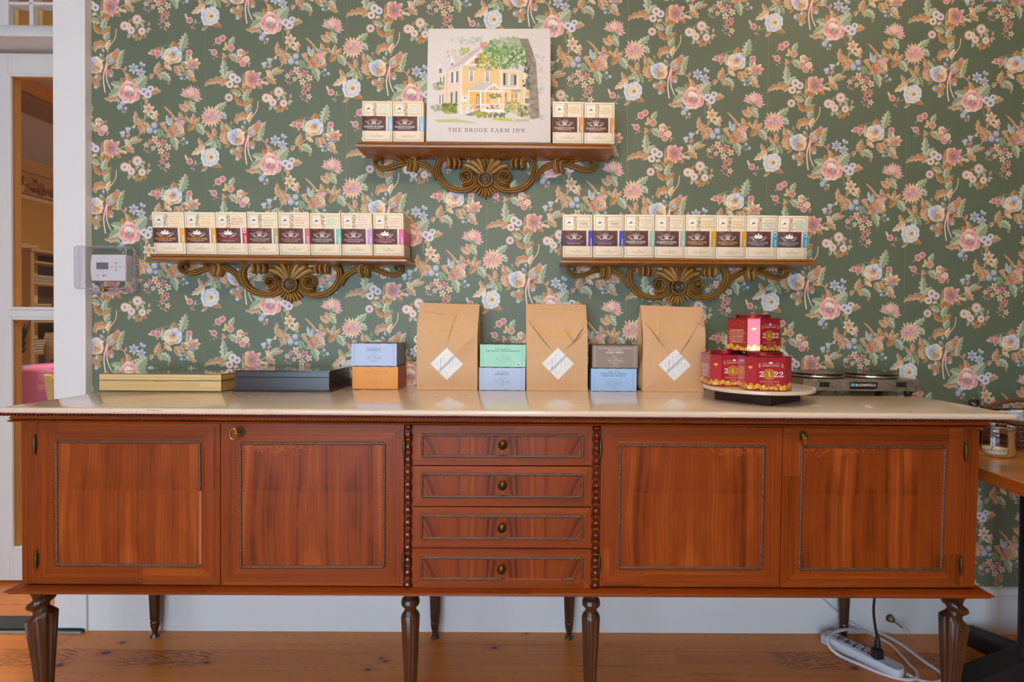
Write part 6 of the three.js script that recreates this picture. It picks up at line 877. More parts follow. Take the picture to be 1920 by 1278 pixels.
  gm.computeVertexNormals(); part('printed_canvas', toCreasedNormals(gm, 0.6), std({ map: canvasTex(cv), roughness: 0.75 }), t);
}
// ---------------------------------------------------------------- what stands on the marble
const ON = TOPY + 0.0003;
// boxes of fifty tea bags
function teaBoxCanvas(col, ink, top, lines, seal, dark, sideCol, light) {
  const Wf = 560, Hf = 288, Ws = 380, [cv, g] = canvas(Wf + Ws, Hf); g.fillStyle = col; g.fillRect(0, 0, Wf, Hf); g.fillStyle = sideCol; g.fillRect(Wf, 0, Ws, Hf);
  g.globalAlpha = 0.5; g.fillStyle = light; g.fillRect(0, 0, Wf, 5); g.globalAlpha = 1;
  g.strokeStyle = dark; g.lineWidth = 2.4; g.globalAlpha = 0.55; for (const x of [34, Wf - 42]) for (let y = 14; y < Hf - 8; y += 46) { for (const s of [-1, 1]) { g.beginPath(); g.moveTo(x, y - 20); g.bezierCurveTo(x + s * 22, y - 14, x + s * 4, y - 4, x + s * 11, y + 4); g.bezierCurveTo(x + s * 18, y + 14, x + s * 2, y + 22, x, y + 25); g.stroke(); } g.beginPath(); g.arc(x, y + 2, 8, 0, 7); g.stroke(); } g.globalAlpha = 1;
  const n = lines.length, y0 = n > 1 ? 64 : 84; vtext(g, top, Wf / 2, y0 - 26, 15, SERIF, ink, min(400, top.length * 9.6), 'bold', 1); lines.forEach((l, i) => { const small = l[0] === '~', s = small ? l.slice(1) : l; vtext(g, s, Wf / 2, y0 + i * 28, small ? 17 : 27, SERIF, ink, small ? s.length * 13 : s.length * 24, 'bold', 2); });
  const yc = n > 1 ? 190 : 180; g.globalAlpha = 0.85; vtext(g, 'FINEST BLEND', Wf / 2, yc - 56, 12, SERIF, dark, 84, 'normal', 1); vtext(g, 'TEA', Wf / 2 - 62, yc, 20, SERIF, ink, 44, 'bold', 3); vtext(g, 'BAGS', Wf / 2 + 64, yc, 20, SERIF, ink, 60, 'bold', 3); vtext(g, '50', Wf / 2, yc, 36, SERIF, dark, 42, 'normal');
  g.strokeStyle = dark; g.lineWidth = 2.6; for (const s of [-1, 1]) for (const t of [-1, 1]) { g.beginPath(); g.moveTo(Wf / 2, yc + t * 44); g.bezierCurveTo(Wf / 2 + s * 30, yc + t * 40, Wf / 2 + s * 34, yc + t * 20, Wf / 2 + s * 52, yc + t * 24); g.bezierCurveTo(Wf / 2 + s * 70, yc + t * 28, Wf / 2 + s * 76, yc + t * 36, Wf / 2 + s * 88, yc + t * 28); g.bezierCurveTo(Wf / 2 + s * 96, yc + t * 20, Wf / 2 + s * 80, yc + t * 14, Wf / 2 + s * 80, yc + t * 24); g.stroke(); g.beginPath(); g.arc(Wf / 2, yc, 29, t > 0 ? 0.5 : 3.6, t > 0 ? 2.6 : 5.8); g.stroke(); }
  vtext(g, 'ENVELOPED', Wf / 2, yc + 54, 12, SERIF, dark, 74, 'bold', 1); vtext(g, 'NET WT 3.5 OZ (100 g)', Wf / 2, 276, 11, SERIF, dark, 116, 'bold'); g.globalAlpha = 1;
  if (seal) { g.fillStyle = '#f2efe8'; g.beginPath(); g.arc(472, 244, 16, 0, 7); g.fill(); g.fillStyle = '#77706a'; g.beginPath(); g.arc(472, 244, 16, 0.1, 3.04); g.fill(); g.fillStyle = '#e08a4c'; g.fillRect(462, 238, 20, 6); }
  g.globalAlpha = 0.6; vtext(g, lines[0].replace('~', ''), Wf + Ws / 2, 80, 26, SERIF, dark, 150, 'bold', 2); vtext(g, '50', Wf + Ws / 2, 170, 34, SERIF, dark, 40, 'normal'); vtext(g, 'TEA BAGS', Wf + Ws / 2, 205, 15, SERIF, dark, 100, 'bold', 2); g.globalAlpha = 1;
  return cv;
}
function teaBox(label, l, t, r, b, zf, y0, h, depth, cvArgs, topCol) {
  const x0 = at(l, b, zf).x, x1 = at(r, b, zf).x, w = x1 - x0, o = thing('tea_bag_box', label, 'tea box', V3((x0 + x1) / 2, y0, zf - depth / 2), 'boxes of fifty tea bags'), U = 560 / 940;
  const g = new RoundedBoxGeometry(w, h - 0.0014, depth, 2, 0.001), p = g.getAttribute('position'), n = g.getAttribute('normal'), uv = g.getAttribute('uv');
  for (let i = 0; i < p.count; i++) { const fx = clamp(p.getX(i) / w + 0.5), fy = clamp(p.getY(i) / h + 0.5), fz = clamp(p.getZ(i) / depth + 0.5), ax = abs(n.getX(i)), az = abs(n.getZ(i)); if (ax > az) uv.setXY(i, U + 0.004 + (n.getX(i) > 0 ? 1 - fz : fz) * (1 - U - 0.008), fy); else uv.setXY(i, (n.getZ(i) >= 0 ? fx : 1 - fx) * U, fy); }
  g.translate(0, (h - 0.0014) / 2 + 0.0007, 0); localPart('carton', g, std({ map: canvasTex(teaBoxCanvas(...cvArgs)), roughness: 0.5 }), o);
  const lm = std({ color: C(topCol), roughness: 0.5 }), tabs = []; localPart('lid', [rboxL(-w / 2, h - 0.0006, -depth / 2, w / 2, h + 0.0004, depth / 2)], lm, o);
  // little tuck tabs along the upper and lower front edges
  for (let k = 0; k < 4; k++) for (const yy of [h - 0.0012, 0.0002]) tabs.push(rboxL(-w / 2 + w * (0.04 + k * 0.25), yy, depth / 2 - 0.001, -w / 2 + w * (0.15 + k * 0.25), yy + 0.0012, depth / 2 + 0.0006)); localPart('tuck_tab', tabs, lm, o);
  return o;
  function rboxL(a, b2, c, d, e, f) { return rbox(a, b2, c, d, e, f, 0.0003, 1); }
}
{
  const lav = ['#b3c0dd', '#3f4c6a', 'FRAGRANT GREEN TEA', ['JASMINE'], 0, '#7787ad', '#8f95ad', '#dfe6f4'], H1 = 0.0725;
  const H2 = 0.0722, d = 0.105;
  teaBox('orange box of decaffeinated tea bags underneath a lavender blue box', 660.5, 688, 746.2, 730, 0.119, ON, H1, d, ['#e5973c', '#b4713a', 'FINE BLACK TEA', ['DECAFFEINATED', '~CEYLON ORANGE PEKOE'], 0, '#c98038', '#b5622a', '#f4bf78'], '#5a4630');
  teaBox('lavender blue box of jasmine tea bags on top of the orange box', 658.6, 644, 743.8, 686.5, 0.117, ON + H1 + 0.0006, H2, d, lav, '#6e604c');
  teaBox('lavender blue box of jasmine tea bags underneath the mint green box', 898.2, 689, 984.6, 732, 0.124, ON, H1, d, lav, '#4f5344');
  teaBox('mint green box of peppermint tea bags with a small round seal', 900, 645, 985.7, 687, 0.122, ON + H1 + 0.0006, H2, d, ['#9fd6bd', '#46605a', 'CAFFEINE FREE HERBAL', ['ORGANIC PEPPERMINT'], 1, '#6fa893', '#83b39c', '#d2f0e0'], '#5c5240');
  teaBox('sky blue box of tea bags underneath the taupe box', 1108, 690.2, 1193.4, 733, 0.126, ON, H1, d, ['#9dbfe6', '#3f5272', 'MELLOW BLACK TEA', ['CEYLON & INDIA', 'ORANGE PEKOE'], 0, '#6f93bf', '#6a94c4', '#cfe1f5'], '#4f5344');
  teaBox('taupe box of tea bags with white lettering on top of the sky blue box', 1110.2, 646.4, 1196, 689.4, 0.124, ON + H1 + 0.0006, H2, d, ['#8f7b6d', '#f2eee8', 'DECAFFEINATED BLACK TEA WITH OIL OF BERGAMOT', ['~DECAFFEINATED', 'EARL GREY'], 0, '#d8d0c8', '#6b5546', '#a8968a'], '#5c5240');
}
// kraft paper coffee bags
const kraftTex = (text) => { const Wk = 640, Hk = 960, [cv, g] = canvas(Wk, Hk), R = rng(44); g.fillStyle = '#d0a377'; g.fillRect(0, 0, Wk, Hk); for (let k = 0; k < 9000; k++) { g.globalAlpha = 0.10; g.fillStyle = R() > 0.5 ? '#dcae7c' : '#9c6c3e'; g.fillRect(R() * Wk, R() * Hk, 2 + 14 * R(), 1 + R()); } g.globalAlpha = 1;
  if (text) { const [cx, cy, w] = text; vtext(g, 'N° SIX DEPOT', cx * Wk, cy * Hk, 52, SANS, '#d3a23c', w * Wk, 'bold', 3); vtext(g, 'COFFEE ROASTERS', cx * Wk, (cy + 0.048) * Hk, 22, SANS, '#cda04c', w * 0.6 * Wk, 'bold', 3); }
  return canvasTex(cv); };
const labelTex = (() => { const N = 384, [cv, g] = canvas(N, N); g.fillStyle = '#e6e2de'; g.fillRect(0, 0, N, N); g.translate(N / 2, N / 2); g.rotate(-PI / 4); // drawn upright for a square that stands on its corner
  const S = N / Math.SQRT2; g.save(); g.rotate(PI / 4); g.fillStyle = '#bdbebc'; g.fillRect(-N * 0.5, -N * 0.06, N, N * 0.12); g.restore();
  const T = (s, y, sz, c, w) => vtext(g, s, 0, y, sz, SANS, c, w, 'bold');
  T('ROASTED IN', -168, 12, '#c3b49c', 60); T('WEST STOCKBRIDGE', -146, 12, '#c3b49c', 100); T('HEART OF DARKNESS', -98, 24, '#5b6f9c', 190); T('NOTES  OF  COCOA,  DARK  FRUIT,  TOASTED  SUGAR', -42, 12, '#8a94a3', 310); T('BLEND', -2, 12, '#8a94a3', 46); vtext(g, '12 OUNCES', -150, -4, 12, SANS, '#8a94a3', 70, 'bold'); vtext(g, 'DARK', 150, -2, 12, SANS, '#8a94a3', 34, 'bold'); T('SOUTH AMERICA, CENTRAL AFRICA', 52, 12, '#7d8fa0', 200); T('ROAST DATE, GRIND', 106, 12, '#8d98a6', 120); T('ROASTED WITH CARE', 150, 11, '#c9b48c', 100); T('IN THE', 168, 11, '#c9b48c', 40); T('BERKSHIRES', 186, 11, '#c9b48c', 60);
  g.strokeStyle = '#cfc9c2'; g.lineWidth = 1.5; for (const y of [-72, -22, 20, 74, 126]) { const hw = 262 - abs(y) - 12; g.beginPath(); g.moveTo(-hw, y); g.lineTo(hw, y); g.stroke(); }
  g.setTransform(1, 0, 0, 1, 0, 0); g.strokeStyle = '#d6d0ca'; g.lineWidth = 3; g.strokeRect(14, 14, N - 28, N - 28); return canvasTex(cv); })();
const matLabel = std({ map: labelTex, roughness: 0.5 });
const kraftPlain = std({ map: kraftTex(null), roughness: 0.72 });
// creases: [x0,y0,x1,y1,width,depth] in the front's own 0..1 frame; the paper falls away on one side of each
function coffeeBag(label, c, o) {
  const zf = 0.122, [bl, br, tr, tl] = [at(c[0][0], c[0][1], zf), at(c[1][0], c[1][1], zf), at(c[2][0], c[2][1], o.zt), at(c[3][0], c[3][1], o.zt)], t = thing('coffee_bag', label, 'coffee bag', V3((bl.x + br.x) / 2, ON, 0.07), 'kraft paper coffee bags');
  const yT = (tr.y + tl.y) / 2, h = yT - ON; const zb = 0.02;
  const disp = (u, v) => { let z = 0.006 * sin(PI * u) * sin(PI * clamp(v * 1.1)) + 0.0022 * (fbm(u * 5 + o.s, v * 6, 3) - 0.5) * 2; for (const [x0, y0, x1, y1, w, d, side] of o.creases) { const dx = x1 - x0, dy = y1 - y0, l = hypot(dx, dy), tt = clamp(((u - x0) * dx + (v - y0) * dy) / (l * l)), px = x0 + dx * tt, py = y0 + dy * tt, sg = ((u - px) * dy - (v - py) * dx) / l, q = hypot(u - px, v - py), m = sin(PI * clamp(0.1 + 0.85 * tt)) ; const sd = sg * (side || 1); z += d * m * (sd > 0 ? Math.exp(-q / w) : -0.25 * Math.exp(-q / (w * 0.5))); } return z; };
  const front = (u, v) => { const x = lerp(lerp(bl.x, br.x, u), lerp(tl.x, tr.x, u), v), y = lerp(ON + 0.0008, lerp(tl.y, tr.y, u), v), lean = v < 0.62 ? 0 : Math.pow((v - 0.62) / 0.38, 1.4); let z = lerp(zf - 0.002, o.zt, lean) + disp(u, v) * smooth(0, 0.05, v) * smooth(1.0, 0.93, v) * smooth(0, 0.03, u) * smooth(1, 0.97, u); if (v < 0.035) z += 0.004 * (1 - v / 0.035); return V3(x, y, z); };
  const grid = (f, nu, nv, flip) => { const pos = [], uv = [], idx = []; for (let j = 0; j <= nv; j++) for (let i = 0; i <= nu; i++) { const p = f(i / nu, j / nv); pos.push(p.x, p.y, p.z); uv.push(i / nu, j / nv); } for (let j = 0; j < nv; j++) for (let i = 0; i < nu; i++) { const q = j * (nu + 1) + i; flip ? idx.push(q, q + nu + 1, q + 1, q + 1, q + nu + 1, q + nu + 2) : idx.push(q, q + 1, q + nu + 1, q + 1, q + nu + 2, q + nu + 1); } const g = new THREE.BufferGeometry(); g.setAttribute('position', new THREE.Float32BufferAttribute(pos, 3)); g.setAttribute('uv', new THREE.Float32BufferAttribute(uv, 2)); g.setIndex(idx); g.computeVertexNormals(); return g; };
  part('front_panel', grid(front, 72, 110), std({ map: kraftTex(o.text), roughness: 0.68 }), t);
  const zbk = (v) => lerp(zb, o.zt - 0.012, v < 0.5 ? 0 : Math.pow((v - 0.5) / 0.5, 1.3)), wid = (v) => 1;
  const side = (s) => (w, v) => { const f = front(s > 0 ? 1 : 0, v), zz = zbk(v), fold = sin(PI * clamp(w)) * (0.006 + 0.022 * smooth(0.35, 0.9, v)) * -1, out = s * (0.004 * sin(PI * w) * sin(PI * clamp(v * 1.5)) + fold * 0.6); const bulge = o.gusset && ((s < 0) === (o.gusset < 0)) ? 0.012 * sin(PI * w) * sin(PI * clamp(v / 0.78)) : 0; return V3(f.x + out + s * bulge, lerp(ON + 0.0008, f.y, v), lerp(f.z, zz, w)); };
  part('side_gusset', grid(side(-1), 10, 60, true), kraftPlain, t); part('side_gusset', grid(side(1), 10, 60), kraftPlain, t);
  part('back_panel', grid((u, v) => { const f = front(u, v), s = 1 - u; return V3(f.x, f.y, zbk(v)); }, 10, 40, true), kraftPlain, t);
  // rolled top edge and the folded seam at the foot
  const rollL = tl.clone(), rollR = tr.clone(); rollL.z = rollR.z = o.zt - 0.005;
  const roll = new THREE.CylinderGeometry(0.0062, 0.0062, rollR.distanceTo(rollL), 14, 1).scale(1, 1, 1).rotateZ(PI / 2 + Math.atan2(rollR.y - rollL.y, rollR.x - rollL.x)); const mid = rollL.clone().add(rollR).multiplyScalar(0.5); roll.scale(1, 0.75, 1); roll.translate(mid.x, mid.y - 0.0038, mid.z);
  part('rolled_top', roll, kraftPlain, t); part('foot_fold', rbox(bl.x - 0.001, ON, zb, br.x + 0.001, ON + 0.003, zf + 0.003, 0.001), kraftPlain, t);
  // a diamond label that follows the paper
  const [lx, ly, lr] = o.label, lp = at(lx, ly, zf + 0.004), rr = lr * 0.001 * (1.8 - zf), u0 = (lp.x - bl.x) / (br.x - bl.x), v0 = (lp.y - ON) / h, du = rr / (br.x - bl.x), dv = rr / h;
  const lab = grid((a, b) => { const x = (a - b), y = (a + b - 1); const p = front(u0 + (x) * du, v0 + y * dv); p.z += 0.0009; return p; }, 24, 24);
  part('diamond_label', lab, matLabel, t); if (o.tie) { const k = at(o.tie[0], o.tie[1], o.zt); part('tin_tie', rbox(k.x - 0.003, k.y - 0.005, o.zt - 0.008, k.x + 0.003, k.y + 0.004, o.zt - 0.002, 0.001), std({ color: C('#7d8894'), metalness: 0.7, roughness: 0.4 }), t); }
}
coffeeBag('brown paper coffee bag with a diamond label standing beside the orange and lavender boxes', [[781, 729], [894.6, 730], [899.4, 571.2], [788.4, 567]], { zt: 0.062, s: 1, text: [0.497, 0.325, 0.52], label: [837.7, 682.3, 30.4], gusset: 1, creases: [[0.98, 0.66, 0.62, 0.40, 0.05, 0.006, -1], [0.66, 0.96, 0.5, 0.5, 0.09, 0.005, 1], [0.0, 0.02, 0.16, 0.09, 0.03, 0.004, 1], [1, 0.02, 0.8, 0.1, 0.03, 0.004, -1], [0.05, 0.9, 0.5, 0.86, 0.05, 0.003, 1]] });
coffeeBag('brown paper coffee bag with a diamond label standing between the mint green and taupe boxes', [[987.6, 729.2], [1102, 729.4], [1098.4, 571.4], [986.4, 570]], { zt: 0.066, s: 5, text: [0.5, 0.335, 0.5], label: [1046.9, 682, 30.2], gusset: -1, tie: [988, 578], creases: [[0.02, 0.82, 0.38, 0.49, 0.07, 0.011, -1], [0.95, 0.74, 0.77, 0.56, 0.06, 0.009, 1], [0.62, 0.72, 0.77, 0.55, 0.05, 0.007, -1], [0, 0.945, 1, 0.945, 0.012, 0.005, 1], [0.1, 0.86, 0.9, 0.88, 0.03, 0.004, -1], [1, 0.7, 0.62, 0.47, 0.04, 0.004, 1]] });
coffeeBag('brown paper coffee bag with a diamond label standing nearest the red tins', [[1204.4, 731.4], [1319, 732.4], [1316.4, 577], [1200.6, 571.8]], { zt: 0.07, s: 9, text: [0.505, 0.335, 0.51], label: [1264.7, 684.5, 30.3], gusset: -1, tie: [1200, 580], creases: [[0.04, 0.8, 0.34, 0.5, 0.08, 0.012, -1], [0.98, 0.92, 0.86, 0.82, 0.04, 0.009, -1], [1, 0.76, 0.84, 0.84, 0.04, 0.007, 1], [0.9, 0.8, 0.55, 0.4, 0.09, 0.004, 1], [0.3, 0.95, 0.2, 0.6, 0.06, 0.005, -1], [0.0, 0.02, 0.14, 0.1, 0.03, 0.004, 1]] });
// two flat chests for tea
{
  const bam = dataTex(512, 256, (u, v) => { const y = v * 0.1; let t = 0.5 + 0.5 * (noise(y * 900, u * 3) - 0.5) + 0.3 * (noise(y * 260, u * 2) - 0.5); return mixc([196, 158, 98], [236, 206, 150], t); }); bam.repeat.set(1 / 0.5, 1 / 0.1);
  const mb = phys({ map: bam, roughness: 0.3, clearcoat: 0.2 }), edge = std({ color: C('#2a2019'), roughness: 0.4 }), gloss = phys({ map: bam, color: C('#b79a70'), roughness: 0.07, clearcoat: 1, clearcoatRoughness: 0.03 });
  const zf = 0.2, x0 = at(185.2, 735, zf).x, x1 = at(416, 735, zf).x, yt = at(300, 700.5, zf).y, zb = max(0.02, atY(224.6, 688.2, yt).z), ys = at(300, 712.6, zf).y, b = thing('bamboo_chest', 'flat pale bamboo tea chest with dark edging and a glossy lid', 'wooden box', V3((x0 + x1) / 2, ON, (zf + zb) / 2)), e = 0.0016;
  part('chest_base', rbox(x0, ON + e, zb, x1, ys - e, zf, 0.0008), mb, b);
  part('edging', [rbox(x0 - 0.0006, ON, zb - 0.0006, x1 + 0.0006, ON + e, zf + 0.0006, 0.0004, 1), rbox(x0 - 0.0006, ys - e, zb, x1 + 0.0006, ys, zf + 0.0006, 0.0004, 1), rbox(x1 - e, ON, zf - 0.001, x1 + 0.0008, yt, zf + 0.0008, 0.0004, 1), rbox(x0 - 0.0008, ON, zf - 0.001, x0 + e * 0.6, yt, zf + 0.0008, 0.0004, 1), rbox(x0 - 0.0006, yt - e, zb - 0.0006, x1 + 0.0006, yt - 0.0004, zf + 0.0006, 0.0004, 1)], edge, b);
  const lid = part('lid', rbox(x0, ys, zb, x1, yt - 0.0004, zf, 0.0008), mb, b); part('lid_veneer', rbox(x0 + e, yt - 0.0006, zb + e, x1 - e, yt + 0.0002, zf - e, 0.0002, 1), gloss, lid);
  part('finger_notch', rbox(at(288, 714, zf).x, ys - 0.004, zf - 0.001, at(313, 714, zf).x, ys - 0.0008, zf + 0.0007, 0.0003, 1), std({ color: C('#b58a4c'), roughness: 0.5 }), b);
  const dk = phys({ color: C('#2b1d20'), roughness: 0.28, clearcoat: 0.4, clearcoatRoughness: 0.25 }), dtop = phys({ color: C('#1d1716'), roughness: 0.16, clearcoat: 0.8, clearcoatRoughness: 0.12 });
  const z2 = 0.195, a0 = at(439.5, 734, z2).x, a1 = at(617.6, 734, z2).x, t2 = at(530, 694.2, z2).y, zk = max(0.02, atY(656.5, 685.8, t2).z), s2 = at(530, 707, z2).y, d = thing('dark_chest', 'flat dark mahogany tea chest with a moulded foot', 'wooden box', V3((a0 + a1) / 2, ON, (z2 + zk) / 2));
  part('chest_base', rbox(a0 + 0.001, ON + 0.003, zk, a1 - 0.001, s2 - 0.0007, z2 - 0.001, 0.001), dk, d); part('foot_moulding', [rbox(a0 - 0.006, ON, zk - 0.006, a1 + 0.005, ON + 0.003, z2 + 0.005, 0.0012), rbox(a0 - 0.003, ON + 0.003, zk - 0.003, a1 + 0.002, ON + 0.007, z2 + 0.002, 0.0016)], dk, d);
  const l2 = part('lid', rbox(a0 + 0.001, s2, zk, a1 - 0.001, t2 - 0.003, z2 - 0.001, 0.001), dk, d); part('lid_top', rbox(a0 - 0.003, t2 - 0.003, zk - 0.004, a1 + 0.003, t2, z2 + 0.003, 0.001), dtop, l2);
}
// revolving marble plate on a dark wooden block, with three red tins
const PLATE_Y = ON + 0.041;
{
  const c = atY(1321.5, 721.5, PLATE_Y), pc = V3(at(1420, 725, c.z).x, 0, c.z), r = pc.x - c.x;
  const t = thing('cake_plate', 'round white marble cake plate on a dark wooden block, carrying the red tins', 'cake stand', V3(pc.x, ON, pc.z));
  localPart('plate', lathe([[0, 0.031], [r - 0.002, 0.031], [r, 0.033], [r, 0.039], [r - 0.002, 0.041], [0, 0.041]], 96), phys({ map: marbleTex, color: C('#fffdf8'), roughness: 0.18, clearcoat: 0.3 }), t);
  const w = 0.083; localPart('wooden_block', [new RoundedBoxGeometry(w * 2, 0.024, w * 2, 2, 0.002).translate(0, 0.012, 0).rotateY(0.66), lathe([[0, 0.024], [0.05, 0.024], [0.05, 0.031], [0, 0.031]], 32)], std({ map: darkWoodTex, color: C('#d8b79a'), roughness: 0.6 }), t);
  // tins: square with cut corners, round shoulder and lid
  const tinTex = (() => { const Wt = 1024, Ht = 512, [cv, g] = canvas(Wt, Ht), R = rng(2022); const gr = ['#b01f2c', '#bd2a36'];
    const a = 0.35 * Wt, b = 0.15 * Wt; g.fillStyle = '#b11f2b'; g.fillRect(0, 0, Wt, Ht); g.fillStyle = '#be3340'; g.fillRect(a, 0, b, Ht); g.fillStyle = '#ac2a25'; g.fillRect(a + b, 0, a, Ht); g.fillStyle = '#b52e36'; g.fillRect(2 * a + b, 0, b, Ht);
    g.fillStyle = '#9c2530'; g.globalAlpha = 0.35; g.fillRect(0, 0, Wt, Ht * 0.26); g.globalAlpha = 1;
    for (let k = 0; k < 46; k++) { const x = R() * Wt, y = R() * Ht * 0.8; if (x < a) continue; g.strokeStyle = '#d9773c'; g.fillStyle = '#cf5a3a'; g.globalAlpha = 0.8; g.beginPath(); g.arc(x, y, 6 + 10 * R(), 0, 7); g.fill(); g.stroke(); } g.globalAlpha = 1;
    const blossom = (x, y, r, c) => { for (let k = 0; k < 5; k++) { g.fillStyle = c; g.beginPath(); g.arc(x + r * 0.55 * cos(k * 1.2566 - 1.57), y + r * 0.55 * sin(k * 1.2566 - 1.57), r * 0.46, 0, 7); g.fill(); } g.fillStyle = '#b5562a'; g.beginPath(); g.arc(x, y, r * 0.2, 0, 7); g.fill(); };
    for (let k = 0; k < 46; k++) { const x = k / 46 * Wt + 8 * R(), u = (x % (a + b)) / (a + b), hh = 0.06 + 0.13 * pow(abs(u - 0.38) * 1.9, 1.5) * R() + 0.09 * R(); blossom(x, Ht * (0.985 - hh * (0.2 + 0.8 * R())), 15 + 22 * R(), ['#e8a92f', '#f0bc3c', '#e39a28', '#c9a24c', '#f4d488'][k % 5]); }
    const cx = a / 2; g.fillStyle = '#d98a3c'; for (const x of [0.09, 0.86]) { g.fillRect(x * a, 0.2 * Ht, 0.06 * a, 0.12 * Ht); g.strokeStyle = '#f0c060'; g.strokeRect(x * a, 0.2 * Ht, 0.06 * a, 0.12 * Ht); }
    g.strokeStyle = '#e6c3b4'; g.lineWidth = 3; for (const s of [-1, 1]) { g.beginPath(); g.moveTo(cx + s * 20, 0.215 * Ht); g.bezierCurveTo(cx + s * 70, 0.215 * Ht, cx + s * 80, 0.16 * Ht, cx + s * 105, 0.18 * Ht); g.bezierCurveTo(cx + s * 90, 0.21 * Ht, cx + s * 60, 0.21 * Ht, cx + s * 50, 0.19 * Ht); g.stroke(); } g.fillStyle = '#f4ece6'; for (const q of [-90, -50, -130]) { g.save(); g.translate(cx, 0.215 * Ht); g.rotate(q * PI / 180); g.beginPath(); g.ellipse(20, 0, 19, 8, 0, 0, 7); g.fill(); g.restore(); }
    vtext(g, 'HARNEY & SONS', cx, 0.262 * Ht, 30, SERIF, '#ead9d0', 0.58 * a, 'bold', 1);
    g.fillStyle = '#c8872c'; g.beginPath(); g.arc(0.45 * a, 0.52 * Ht, 0.165 * Ht, 0, 7); g.fill(); g.strokeStyle = '#a34a22'; g.lineWidth = 5; g.beginPath(); g.arc(0.45 * a, 0.52 * Ht, 0.135 * Ht, 0, 7); g.stroke(); g.strokeStyle = '#8c3a1e'; g.lineWidth = 4; for (let k = 0; k < 26; k++) { g.beginPath(); const q = R() * 6.28, rr = R() * 50; g.arc(0.45 * a + rr * cos(q), 0.52 * Ht + rr * sin(q), 7 + 8 * R(), q, q + 3); g.stroke(); } g.fillStyle = '#ecbf5c'; g.fillRect(0.42 * a, 0.45 * Ht, 0.06 * a, 0.14 * Ht);
    vtext(g, '2', 0.19 * a, 0.52 * Ht, 112, SERIF, '#f3ede6', 0.17 * a, 'bold'); vtext(g, '22', 0.77 * a, 0.52 * Ht, 112, SERIF, '#f3ede6', 0.33 * a, 'bold'); vtext(g, 'LUNAR NEW YEAR', 0.47 * a, 0.735 * Ht, 30, SERIF, '#e7b9a2', 0.66 * a, 'bold', 1); vtext(g, '30 SACHETS', 0.47 * a, 0.8 * Ht, 18, SERIF, '#e0b4a4', 0.26 * a, 'bold'); vtext(g, 'NET WT 2.6 OZ (75 g)', 0.47 * a, 0.835 * Ht, 16, SERIF, '#e0b4a4', 0.38 * a, 'bold');
    for (let y = 0.34; y < 0.76; y += 0.033) { g.fillStyle = '#e8c6b8'; const hd = abs(y - 0.34) < 0.01 || abs(y - 0.538) < 0.01 || abs(y - 0.703) < 0.01; g.fillRect(a + b + a * (hd ? 0.2 : 0.1), y * Ht, a * (hd ? 0.6 : 0.8) * (0.85 + 0.15 * R()), hd ? 9 : 5); }
    g.fillStyle = '#f2c34e'; g.beginPath(); g.moveTo(a + b * 0.3, 0.29 * Ht); g.lineTo(a + b * 0.7, 0.29 * Ht); g.lineTo(a + b * 0.62, 0.35 * Ht); g.lineTo(a + b * 0.38, 0.35 * Ht); g.fill(); g.fillRect(a + b * 0.47, 0.35 * Ht, b * 0.06, 0.05 * Ht);
    return canvasTex(cv); function pow(x, y) { return Math.pow(x, y); } })();
  const matTin = phys({ map: tinTex, roughness: 0.3, metalness: 0.25, clearcoat: 0.5, clearcoatRoughness: 0.12 }), matTinTop = phys({ color: C('#8e1c26'), roughness: 0.24, metalness: 0.55, clearcoat: 0.4 });
  const A = 0.0735, K = 0.031, HT = 0.089, k2 = K / Math.SQRT2, hf = A / 2 + k2;       // face width, cut corner, height
  function tin(label, px, py, z, turn) {
    const x = at(px, py, z).x, o = thing('tea_tin', label, 'tea tin', V3(x, py > 690 ? PLATE_Y + 0.0003 : PLATE_Y + HT + 0.0108, z), 'red lunar new year tea tins'); o.rotation.y = turn;
    const pts = [[-A / 2, hf], [A / 2, hf], [hf, A / 2], [hf, -A / 2], [A / 2, -hf], [-A / 2, -hf], [-hf, -A / 2], [-hf, A / 2]]; // x, z, from the front's left corner
    const P = A * 4 + K * 4, us = []; const pos = [], uv = []; const U = [[0, 0.35], [1, 0.85], [0.5, 0.85], [0.35, 0.5], [0, 0.35], [1, 0.85], [0.5, 0.85], [0.35, 0.5]]; // texture span of each side in turn
    const span = { front: [0, 0.35], cutL: [0.35, 0.5], left: [0.5, 0.85], cutR: [0.85, 1] }, order = ['front', 'cutR', 'left', 'cutL', 'front', 'cutR', 'left', 'cutL'];
    for (let i = 0; i < 8; i++) { const a = pts[i], b = pts[(i + 1) % 8], [u0, u1] = span[order[i]]; for (const [p, y, u, v] of [[a, 0.001, u0, 0], [b, 0.001, u1, 0], [b, HT - 0.001, u1, 1], [a, 0.001, u0, 0], [b, HT - 0.001, u1, 1], [a, HT - 0.001, u0, 1]]) { pos.push(p[0], y, p[1]); uv.push(u, v); } }
    const g = new THREE.BufferGeometry(); g.setAttribute('position', new THREE.Float32BufferAttribute(pos, 3)); g.setAttribute('uv', new THREE.Float32BufferAttribute(uv, 2)); g.computeVertexNormals(); localPart('tin_wall', g, matTin, o);
    const s = new THREE.Shape(pts.map(p => V2(p[0], p[1]))); const cap = (y, d) => new THREE.ExtrudeGeometry(s, { depth: d, bevelEnabled: true, bevelThickness: 0.0008, bevelSize: 0.0008, bevelSegments: 2 }).rotateX(-PI / 2).translate(0, y, 0);
    localPart('rim', [cap(0.0008, 0.0006), cap(HT - 0.0012, 0.0006)], matTinTop, o);
    localPart('lid', lathe([[hf * 0.98, HT], [0.05, HT + 0.0015], [0.047, HT + 0.003], [0.0475, HT + 0.009], [0.0455, HT + 0.0102], [0.042, HT + 0.0095], [0, HT + 0.009]].reverse(), 64), matTinTop, o);
  }
